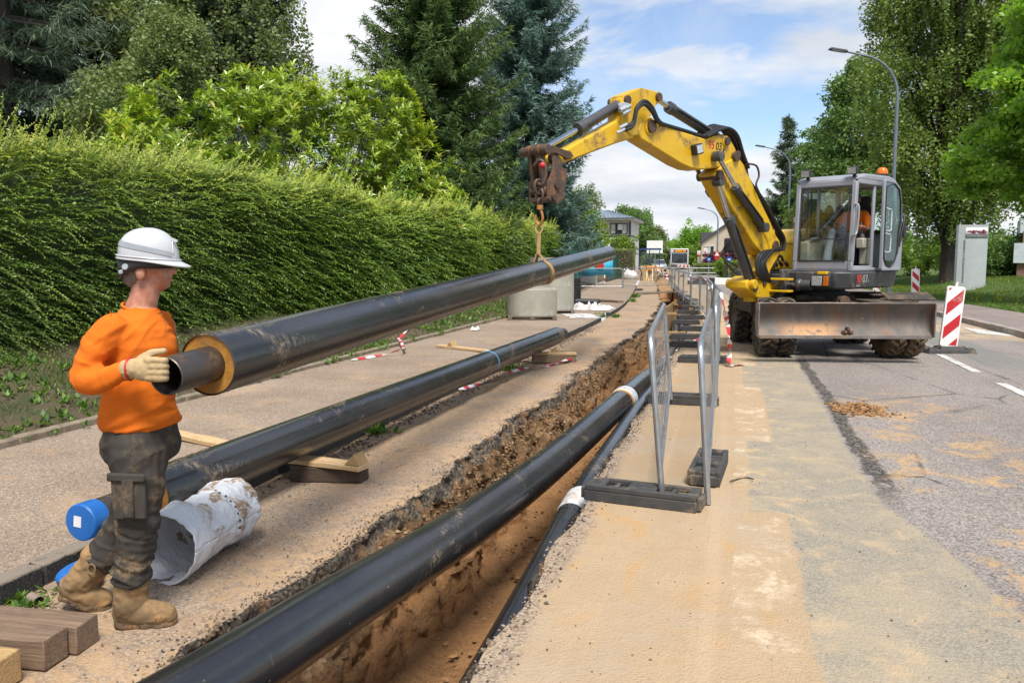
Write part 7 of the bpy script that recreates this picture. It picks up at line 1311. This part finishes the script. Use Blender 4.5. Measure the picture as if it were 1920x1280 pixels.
m = MB(); limb(m, [(-.55, .10, 2.42), (-.52, .12, 2.2), (-.45, .12, 2.02)], [.05, .13, .15]); jk = fuse('jacket', m, M_navy, .012, None, 3, lambda p: ridge(np.stack([p[:, 0] * 2, p[:, 1] * 2, p[:, 2] * .6], -1), 6, 91, .02)); jk.location = EXC.location; jk.rotation_euler = EXC.rotation_euler; tag(jk, 'navy jacket hung behind the seat in the excavator cab', 'jacket')
# ================================================================== buildings, street furniture, vehicles
M_render = pmat('white_render', (.62, .60, .56), (.56, .54, .50), 2, .85, bump=.1, bscale=30); M_cream = pmat('cream_render', (.50, .43, .33), (.45, .385, .295), 2, .9, bump=.1, bscale=30); M_zinc = pmat('zinc_roof', (.25, .30, .36), (.21, .25, .30), 3, .45, .4, bump=.05); M_slate = pmat('slate_roof', (.085, .085, .095), (.06, .06, .07), 8, .7, bump=.3, bscale=12); M_dark = pmat('dark_window_frame', (.03, .035, .045), None, 5, .4, bump=0); M_win = pmat('window_pane', (.025, .032, .04), (.05, .06, .07), 1.2, .08, bump=0); M_curtain = pmat('pale_blind', (.55, .58, .58), None, 3, .7, bump=0); M_brick = None
def mat_brick():
    t = NT('brick_wall'); b = t.n('ShaderNodeTexBrick'); t.l(t.map(t.tc.outputs['Object'], (1, 1, 1), (0, 0, 0), (math.pi / 2, 0, 0)), b.inputs[0]); b.inputs['Color1'].default_value = (.25, .11, .075, 1); b.inputs['Color2'].default_value = (.18, .085, .06, 1); b.inputs['Mortar'].default_value = (.35, .3, .26, 1); b.inputs['Scale'].default_value = 4.5; b.inputs['Mortar Size'].default_value = .02; return t.pbr(b.outputs[0], .9)
M_brickm = mat_brick(); M_panel = pmat('bluish_white_panel', (.60, .66, .72), None, 2, .6, bump=0)
def bbox(n, c, s, mat, root, rot=None): m = MB(); m.box(c, s, rot); return m.build(n, mat, root, smooth=False)
def window(root, x, y, z, w, h, nx=2, sill=True, pane=None, extra=True, frame=None):
    """window in a wall facing -Y at y"""
    m = MB(); f = .09
    for a in (-1, 1): m.box((x + a * (w / 2 - f / 2), y - .03, z), (f, .14, h)); m.box((x, y - .03, z + a * (h / 2 - f / 2)), (w - 2 * f, .13, f))
    for k in range(1, nx): m.box((x - w / 2 + w * k / nx, y - .03, z), (f, .12, h - 2 * f))
    o = m.build('window', frame or M_dark, root, smooth=False)
    for k in range(nx): mm = MB(); mm.box((x - w / 2 + w * (k + .5) / nx, y + .01, z), (w / nx - f, .03, h - 2 * f)); mm.build('pane', pane if pane and k % 2 == 0 else M_win, o, smooth=False)
    return o
# modern white office building, left of the road
B = thing('office_building', 'modern white two storey building with grey-blue hipped roof', 'building', (-13.9, 90, 0), .0)
wx0, wx1 = -8.0, 2.75
bbox('wall', (-2.6, 4, 2.85), (10.6, 8, 5.7), M_render, B)
bbox('floor_band', (-2.6, 4, 4.02), (10.75, 8.15, .14), M_dark, B); 
window(B, 1.4, -.02, 4.82, 1.95, 1.2, 3, pane=M_curtain); window(B, 1.15, -.02, 2.75, 1.25, 1.7, 1); window(B, -3, -.02, 4.82, 2.2, 1.2, 2, pane=M_curtain); window(B, -3, -.02, 2.75, 2.2, 1.7, 2)
bbox('blind_panel', (1.55, -.12, 5.0), (.5, .03, .6), M_white, B); bbox('corner_column', (2.62, .1, 4.85), (.2, .5, 1.4), M_dark, B)
m = MB(); m.box((-2.9, 4, 5.84), (12.2, 9.4, .24)); m.build('eaves', M_render, B, smooth=False)
m = MB(); m.add([(-9.4, -1.0, 5.97), (3.35, -1.0, 5.97), (3.35, 9.0, 5.97), (-9.4, 9.0, 5.97), (-5.5, 4, 7.1), (-.5, 4, 7.1)], [(0, 1, 5, 4), (1, 2, 5), (2, 3, 4, 5), (3, 0, 4), (3, 2, 1, 0)]); rf = m.build('roof', M_zinc, B, smooth=False)
m = MB()
for k in range(24): x = -9.1 + k * .53; xt = max(-5.5, min(-.5, x)); m.bar((x, -.98, 5.99), (xt if abs(x - xt) > .01 else x, 4 - .02, 7.12), .04, .05)
m.build('roof_seam', M_zinc, rf, smooth=False)
# gabled house
Hh = thing('gabled_house', 'cream gabled house with slate roof behind the purple shrub', 'house', (-1.05, 98, 0), R_(-6))
m = MB(); m.prism([(-2.9, 0), (3.2, 0), (3.2, 3.75), (.35, 5.75), (-2.9, 3.45)], 9, lambda a, b, t: Vector((a, t + 4.5, b))); m.build('wall', M_cream, Hh, smooth=False)
m = MB(); m.bar((-3.2, 4.5, 3.36), (.35, 4.5, 5.86), 9.6, .16, (0, 0, 1)); m.bar((.35, 4.5, 5.86), (3.5, 4.5, 3.66), 9.6, .16, (0, 0, 1)); rf = m.build('roof', M_slate, Hh, smooth=False)
bbox('side_wing', (-2.2, 9, 2.4), (3.4, 5, 4.8), M_slate, Hh); 
M_wfr = pmat('white_window_frame', (.6, .6, .58), None, 4, .5, bump=0)
window(Hh, -1.9, -.02, 2.5, 1.0, 1.15, 2, pane=M_curtain, frame=M_wfr); window(Hh, 1.35, -.02, 2.5, 1.2, 1.15, 2, pane=M_curtain, frame=M_wfr); bbox('low_annex', (-2.6, 1.5, .9), (1.6, 2, 1.8), M_cream, Hh)
# building at the right edge
Rb = thing('low_building', 'low building with white panels over a brick base at the right edge', 'building', (15.35, 52.5, .45), R_(-14))
bbox('brick_base', (3.2, 2, .42), (6.2, 4, .84), M_brickm, Rb); bbox('white_panel', (3.15, 1.95, 1.42), (6.5, 4.3, 1.12), M_panel, Rb); bbox('window_band', (3.4, 2.1, 2.25), (5.6, 3.8, .55), M_win, Rb); bbox('brick_pier', (.75, .05, 2.3), (.9, .4, .7), M_brickm, Rb); bbox('upper_panel', (3.3, 2, 2.95), (6.3, 4.1, .8), M_panel, Rb); bbox('blind', (1.9, .12, 2.25), (1.0, .05, .5), M_white, Rb)
# sign pillar
def mat_pillar(): return pmat('brushed_grey_sign', (.47, .49, .50), (.43, .45, .46), 3, .4, .25, .03, 40)
M_pill = mat_pillar(); S = thing('sign_pillar', 'tall grey curved sign pillar lettered in dark red on the lawn', 'sign', (10.12, 40.5, .04), R_(17)); W, Hp = 1.34, 3.0
m = MB(); n = 14; pts = [(W * (k / n - .5), -.16 * math.cos((k / n - .5) * math.pi) - .02) for k in range(n + 1)] + [(W / 2, .16), (-W / 2, .16)]; m.add([(x, y, 0) for x, y in pts] + [(x, y, Hp) for x, y in pts], [tuple(range(len(pts) - 1, -1, -1)), tuple(range(len(pts), 2 * len(pts)))] + [(i, (i + 1) % len(pts), len(pts) + (i + 1) % len(pts), len(pts) + i) for i in range(len(pts))]); sp = m.build('pillar_body', M_pill, S, angle=30)
M_claret = pmat('claret_lettering', (.16, .008, .02), None, 4, .5, bump=0); M_glet = pmat('grey_lettering', (.16, .17, .18), None, 4, .5, bump=0); M_head = pmat('pale_sign_head', (.60, .62, .64), None, 4, .4, bump=0)
m = MB(); n = 12; V, F = [], []
for k in range(n + 1): x = -.42 + 1.06 * k / n; y = -.16 * math.cos(x / W * math.pi) - .026; V += [(x, y, 2.40), (x, y, 2.88)]
for k in range(n): F.append((2 * k, 2 * k + 2, 2 * k + 3, 2 * k + 1))
m.add(V, F); o = m.build('sign_head', M_head, sp); s = o.modifiers.new('t', 'SOLIDIFY'); s.thickness = .006
def curved_text(s, size, mat, x0, z0, space=1.0, bold=0.0, vertical=False, width=None):
    me = text_mesh(s, size, ext=.004, bold=bold, space=space); n = len(me.vertices); co = np.zeros(n * 3, np.float32); me.vertices.foreach_get('co', co); co = co.reshape(-1, 3).copy(); out = co.copy()
    if width: co[:, 0] *= width / max(co[:, 0].max(), .01)
    X, Z = (x0 - co[:, 1], z0 + co[:, 0]) if vertical else (x0 + co[:, 0], z0 + co[:, 1]); out[:, 0] = X; out[:, 2] = Z; out[:, 1] = -.16 * np.cos(X / W * math.pi) - .034 - co[:, 2]; me.vertices.foreach_set('co', out.ravel()); me.update(); me.materials.append(mat); return link('lettering', me, sp)
curved_text('ataub', .25, M_claret, -.34, 2.62, bold=.014, width=.90); curved_text('architectes', .085, M_glet, -.34, 2.445, width=.90, bold=.002); m = MB(); V, F = [], []
for k in range(n + 1): x = -.42 + 1.06 * k / n; y = -.16 * math.cos(x / W * math.pi) - .033; V += [(x, y, 2.565), (x, y, 2.58)]
for k in range(n): F.append((2 * k, 2 * k + 2, 2 * k + 3, 2 * k + 1))
m.add(V, F); m.build('sign_rule', M_claret, sp); curved_text("ATELIER D'ARCHITECTURE ET D'URBANISME", .10, M_glet, -.40, .45, vertical=True, width=1.90)
# street lamps
M_lamp = pmat('lamp_post_grey', (.20, .235, .27), (.17, .20, .23), 2, .45, .5, .03); M_lhead = pmat('lamp_head_dark', (.06, .065, .07), None, 3, .4, bump=0)
def lamp(label, x, y, h, reach, rz):
    root = thing('street_lamp', label, 'street lamp', (x, y, .1), rz); R = reach * .75; P = [(0, 0, 0), (0, 0, 1.2), (0, 0, h - R)] + [(-R + R * math.cos(a), 0, h - R + R * math.sin(a) * 1.0) for a in np.linspace(.25, 1.25, 6)] + [(-reach, 0, h + .14)]
    m = MB(); m.tube(P, [.095, .085, .07] + [.06, .056, .052, .048, .045, .042] + [.038], 12); m.build('pole', M_lamp, root); m = MB(); m.box((-reach - .30, 0, h + .20), (.78, .30, .09), (0, .16, 0), .85); m.build('lamp_head', M_lhead, root, .03); m = MB(); m.box((-reach - .32, 0, h + .148), (.5, .22, .012), (0, .16, 0)); m.build('lens', M_lens, root)
lamp('tall street lamp arching over behind the excavator cab', 6.2, 37.1, 9.7, 2.2, R_(15)); lamp('second street lamp further along the right kerb', 3.75, 65.5, 9.65, 2.0, R_(15)); lamp('slim street lamp in front of the gabled house', -1.9, 88, 6.45, 1.5, R_(15))
# green fences with slats
M_green = pmat('green_fence_panel', (.008, .085, .06), (.007, .07, .05), 3, .45, .1, .03)
def slat_fence(label, a, b, h, z=.1, pitch=.21, posts=True):
    a, b = Vector((*a, z)), Vector((*b, z)); L = (b - a).length; root = thing('green_fence', label, 'fence', a, math.atan2(b.y - a.y, b.x - a.x)); n = int(L / pitch); mm = MB(); mm.box((0, 0, h / 2), (pitch * .86, .045, h)); sl_ = mm.mesh('slat', M_green)
    for k in range(n): link('slat', sl_, root, (pitch * (k + .5), .012 * (k % 2), .06))
    for z_ in (.3, h - .2): m = MB(); m.box((L / 2, .045, z_), (L, .04, .06)); m.build('rail', M_green, root)
    for k in range(max(2, int(L / 2.4) + 1)): m = MB(); m.box((min(L, k * 2.4), .06, h / 2), (.07, .07, h + .1)); m.build('post', M_green, root)
slat_fence('short green panel fence beside the black ribbed shaft', (-6.55, 33.4), (-7.05, 38.2), 1.75); slat_fence('long dark green slatted fence under the clipped hedge', (-7.7, 50), (-8.35, 63), 1.62); slat_fence('farther green slatted fence section behind the clipped hedge', (-8.5, 66), (-9.0, 76), 1.7)
M_ban = pmat('sky_blue_banner', (.03, .38, .58), (.03, .33, .52), 3, .6, bump=.1, bscale=8)
def banner(label, x, y, z, w, h, rz): 
    root = thing('banner', label, 'banner', (x, y, z), rz); m = MB(); n = 10; m.add([(w * (i / n - .5), .05 * math.sin(i * .9), -h / 2 * (1 - .08 * math.sin(i))) for i in range(n + 1)] + [(w * (i / n - .5), .05 * math.sin(i * .9), h / 2 + .1 * math.sin(i / n * math.pi) * -1) for i in range(n + 1)], [(i, i + 1, n + 2 + i, n + 1 + i) for i in range(n)]); o = m.build('cloth', M_ban, root); s = o.modifiers.new('t', 'SOLIDIFY'); s.thickness = .01; return root
bn = banner('sky blue banner with a red emblem tied between fence posts', -7.6, 43.4, 1.15, 2.6, 1.0, .35); m = MB(); m.ball((.55, -.09, .05), (.26, .03, .2), 12, 8); m.box((.55, -.09, .22), (.22, .03, .08)); m.build('emblem', M_decr, bn)
banner('sky blue banner hanging on the short green fence', -6.75, 35.4, 1.15, 1.3, 1.1, 1.7)
m = MB(); m.box((0, 0, .6), (.8, .4, 1.2)); tag(m.build('utility_cabinet', M_render, bevel=.03, loc=(-8.1, 46.5, .05)), 'pale utility cabinet in front of the blue banner', 'cabinet')
def pole_stripe(label, x, y, h): 
    root = thing('marker_post', label, 'post', (x, y, 0)); 
    for k in range(int(h / .2)): m = MB(); m.cyl((0, 0, k * .2), (0, 0, k * .2 + .2), .045, n=10); m.build('stripe', M_red if k % 2 else M_sheet, root)
pole_stripe('thin red and white post before the green fence', -7.55, 48.5, 1.5)
# bus
M_bus = pmat('bus_white', (.62, .63, .64), None, 3, .3, bump=0); M_led = NT('amber_led'); _e = M_led.n('ShaderNodeEmission'); _e.inputs[0].default_value = (1, .32, .03, 1); _e.inputs[1].default_value = .9; M_led.l(_e.outputs[0], M_led.out.inputs[0]); M_led = M_led.m
bus = thing('city_bus', 'white city bus with amber destination display coming down the road', 'bus', (-7.85, 120, 0), R_(6)); bw, bh, bl_ = 2.55, 3.0, 11.5
m = MB(); m.box((0, bl_ / 2, .3 + (bh - .3) / 2), (bw, bl_, bh - .3)); m.build('body', M_bus, bus, .12)
bbox('windscreen', (0, -.012, 1.62), (bw - .34, .06, 1.4), M_win, bus); d = bbox('destination_box', (0, -.012, 2.66), (bw - .34, .06, .42), M_black, bus); bbox('led_row', (-.15, -.05, 2.66), (1.05, .02, .24), M_led, d); bbox('led_row', (.68, -.05, 2.66), (.42, .02, .24), M_led, d); bbox('route_disc', (-.98, -.03, 2.66), (.3, .05, .3), M_bus, d)
bbox('bumper', (0, -.03, .55), (bw - .05, .1, .34), M_dgrey, bus); bbox('number_plate', (0, -.09, .55), (.6, .02, .14), M_white, bus); bbox('side_windows', (-bw / 2 - .005, bl_ / 2, 1.9), (.03, bl_ - .6, 1.1), M_win, bus)
for s in (-1, 1): bbox('headlight', (s * .95, -.03, .85), (.36, .07, .18), M_lens, bus); m = MB(); m.cyl((s * 1.1, 2.6, .48), (s * 1.28, 2.6, .48), .48, n=18); m.build('wheel', M_tyre, bus); m = MB(); m.tube([(s * 1.25, .1, 2.8), (s * 1.5, -.25, 2.8), (s * 1.5, -.25, 2.2)], .05, 6); m.box((s * 1.5, -.25, 2.3), (.22, .12, .42)); m.build('mirror', M_black, bus, .02)
bbox('wiper', (.2, -.05, 1.25), (.03, .03, .7), M_black, bus, (0, .5, 0))
# cars
def car(label, x, y, rz, body_mat):
    root = thing('parked_car', label, 'car', (x, y, 0), rz); prof = [(0, .28), (.02, .72), (.25, .84), (.95, .93), (1.65, 1.38), (2.9, 1.44), (3.7, 1.05), (4.1, .95), (4.15, .3)]
    m = MB(); m.prism([(0, .28), (.0, .70), (.25, .82), (1.0, .92), (3.7, .98), (4.1, .9), (4.15, .3)], 1.7, lambda a, b, t: Vector((t, a, b))); m.build('body', body_mat, root, .08); m = MB(); m.prism([(.98, .9), (1.65, 1.36), (2.9, 1.40), (3.68, .96)], 1.45, lambda a, b, t: Vector((t, a, b))); m.build('greenhouse', M_win, root, .05); m = MB(); m.box((0, 2.3, 1.40), (1.36, 1.35, .06)); m.build('roof', body_mat, root, .02)
    for sx in (-1, 1):
        bbox('headlight', (sx * .6, -.005, .68), (.34, .05, .14), M_lens, root)
        for yy in (.75, 3.3): m = MB(); m.cyl((sx * .70, yy, .31), (sx * .87, yy, .31), .31, n=18); w = m.build('wheel', M_tyre, root); m = MB(); m.cyl((sx * .86, yy, .31), (sx * .88, yy, .31), .19, n=14); m.build('rim', M_galv, w)
    bbox('grille', (0, -.01, .5), (.8, .04, .12), M_black, root); bbox('number_plate', (0, -.035, .42), (.5, .02, .11), M_white, root)
M_carw = pmat('car_silver', (.50, .52, .54), None, 3, .25, .3, bump=0); car('silver car waiting left of the bus', -8.8, 99, R_(8), M_carw); car('pale car parked further behind under the trees', -11.0, 125, R_(8), M_bus)
# bus shelter, big board, orange digger, tool pile
bs = thing('bus_shelter', 'blue framed glass bus shelter beside the path', 'bus shelter', (-7.9, 78, 0), R_(6)); M_bl = pmat('shelter_blue', (.02, .05, .16), None, 3, .4, bump=0)
for x in (-.95, 0.0, .95): bbox('post', (x, 0, 1.2), (.08, .08, 2.4), M_bl, bs)
bbox('roof', (0, .5, 2.45), (2.2, 1.6, .16), M_bl, bs); bbox('rear_glass', (0, 1.1, 1.3), (2.0, .03, 1.9), M_glass, bs); bbox('side_glass', (-.95, .55, 1.3), (.03, 1.1, 1.9), M_glass, bs); bbox('bench', (0, .8, .5), (1.6, .35, .06), M_bl, bs); bbox('cross_rail', (0, -.01, .75), (1.9, .04, .06), M_sheet, bs)
bd = thing('site_board', 'large pale notice board on a post above the bus shelter', 'sign board', (-7.75, 81.5, 0), R_(8)); bbox('board', (0, 0, 2.7), (1.55, .06, 1.25), M_sheet, bd); bbox('post', (.05, .05, 1.6), (.1, .08, 3.4), M_galv, bd); bbox('rail', (0, .05, 2.7), (1.5, .05, .05), M_galv, bd)
og = thing('mini_dumper', 'orange and green mini dumper parked on the path', 'dumper', (-6.5, 66, 0), .2); M_or = pmat('machine_orange', (.62, .22, .02), None, 3, .4, bump=0)
m = MB(); m.prism([(-.75, .55), (-.6, .95), (.3, 1.0), (.75, .85), (.7, .6)], .9, lambda a, b, t: Vector((a, t, b))); m.build('hood', M_or, og, .05); bbox('chassis', (0, 0, .45), (1.3, .8, .2), M_dgrey, og); bbox('white_tank', (.35, -.47, .62), (.45, .06, .4), M_sheet, og)
for sx in (-1, 1):
    for sy in (-1, 1): m = MB(); m.cyl((sx * .45, sy * .42 - .1, .28), (sx * .45, sy * .42 + .1, .28), .28, n=14); m.build('wheel', M_tyre, og)
m = MB(); V, F = [], []; 
bag = MB(); bag.ball((0, 0, .36), (.5, .42, .42), 20, 14); bag.v = [(x * (1.15 - .25 * z), y * (1.15 - .25 * z), max(z, 0) * (1 + .25 * float(vnoise(np.array([x * 4, y * 4, z * 3]), 5)))) for x, y, z in bag.v]; o = bag.build('rubble_sack', M_wrap, loc=(-7.15, 57.5, 0)); tag(o, 'white rubble sack behind the crosswise barrier', 'sack')
pile = thing('stake_pile', 'stack of pale wooden stakes and boards leaning together on the path', 'timber pile', (-6.6, 58.2, 0)); rg = random.Random(4)
for k in range(26): x = k * .075 - .3; m = MB(); m.bar((x + rg.uniform(-.15, .15), rg.uniform(-.4, .4), 0), (x + rg.uniform(-.35, .35), rg.uniform(-.2, .6), rg.uniform(.7, 1.12)), .09, .04); m.build('stake', M_woodnew if k % 3 else M_pal, pile)
for k in range(12): m = MB(); m.bar((1.4 + rg.uniform(-.3, .5), rg.uniform(-.5, .5), .1 + .04 * k), (2.3 + rg.uniform(-.3, .3), rg.uniform(-.5, .5), .08 + .03 * k), .10, .05); m.build('board', M_pal, pile)
# signs far right of the bus
M_sb = pmat('sign_blue', (.02, .10, .45), None, 3, .4, bump=0)
def post_sign(label, x, y, z, kind, s=.6):
    root = thing('road_sign', label, 'road sign', (x, y, 0), R_(8)); m = MB(); m.cyl((0, .05, 0), (0, .05, z + s * .5), .04, n=8); m.build('post', M_galv, root)
    if kind == 'tri':
        m = MB(); m.prism([(-.5 * s, 0), (.5 * s, 0), (0, .87 * s)], .03, lambda a, b, t: Vector((a, t, b + z))); m.build('red_border', M_red, root); m = MB(); m.prism([(-.32 * s, .1 * s), (.32 * s, .1 * s), (0, .66 * s)], .03, lambda a, b, t: Vector((a, t - .004, b + z))); m.build('face', M_sheet, root); bbox('plate', (0, 0, z - .28 * s), (.7 * s, .03, .36 * s), M_red, root)
    elif kind == 'blue': bbox('face', (0, 0, z), (s, .03, s), M_sb, root); bbox('symbol', (0, -.018, z), (s * .5, .012, s * .25), M_sheet, root)
    else: bbox('face', (0, 0, z), (s, .03, s * 1.2), M_sheet, root); m = MB(); m.lathe([(s * .22, -.01), (s * .32, -.01), (s * .32, .01), (s * .22, .01), (s * .22, -.01)], 18, Matrix.Translation((0, -.02, z - .05)) @ Matrix.Rotation(math.pi / 2, 4, 'X')); m.build('red_ring', M_red, root); bbox('lower_plate', (0, 0, z - s * .95), (s * .6, .03, s * .5), M_red, root)
post_sign('blue square road sign near the bright clipped hedge', -.45, 58.2, 1.50, 'blue', .33); post_sign('small blue sign before the purple shrub', -2.35, 75.5, 1.5, 'blue', .35); post_sign('triangular warning sign with a pink plate in front of the purple shrub', -1.62, 74.0, 1.75, 'tri', .6); post_sign('white road sign with a red ring right of the bus', -3.85, 89.8, 2.2, 'ring', .34); post_sign('tall white information sign right of the bus', -3.3, 93, 2.5, 'ring', .3)
gd = thing('guard_rail', 'long low galvanised railing along the far side road', 'railing', (-4.2, 72, 0), R_(4)); 
for z in (.35, .75): m = MB(); m.cyl((0, 0, z), (7.0, 0, z), .03, n=8); m.build('rail', M_galv, gd)
for k in range(8): m = MB(); m.cyl((k, 0, 0), (k, 0, .75), .03, n=8); m.build('post', M_galv, gd)
for k, (x, y, l) in enumerate(((-2.0, 50.5, 1.6), (-.3, 51, 1.9))):
    root = thing('kerb_barrier', ('black and white low barrier block beyond the road bend', 'long white low barrier block beyond the road bend')[k], 'barrier block', (x, y, 0), .1); bbox('block', (0, 0, .2), (l, .35, .4), (M_blk, M_sheet)[k], root); bbox('end_block', (l / 2 + .2, 0, .2), (.4, .34, .38), (M_sheet, M_blk)[k], root)
for lb, x, y, rz in [('striped red and white barrier board right of the bus', -4.2, 70, -.3)]:
    root = thing('barrier_board', lb, 'barrier board', (x, y, 0), rz); bbox('board', (0, 0, .95), (1.0, .04, .2), M_sheet, root)
    for k in range(3): bbox('red_stripe', (-.33 + k * .33, -.024, .95), (.13, .006, .19), M_red, root, (0, .5, 0))
    for s in (-1, 1): bbox('leg', (s * .4, 0, .45), (.06, .06, .9), M_galv, root)
m = MB(); m.lathe([(.0, 0), (.20, 0), (.20, .03), (.14, .04), (.035, .68), (0, .68)], 20); tag(m.build('traffic_cone', M_red, loc=(-4.4, 55, 0)), 'red traffic cone at the end of the trench', 'traffic cone'); c = [o for o in bpy.data.objects if o.name == 'traffic_cone'][0]
for z0, z1, r0, r1 in ((.18, .30, .120, .100), (.42, .52, .079, .063)): m = MB(); m.lathe([(r0 + .002, z0), (r1 + .002, z1)], 20); m.build('white_band', M_sheet, c)
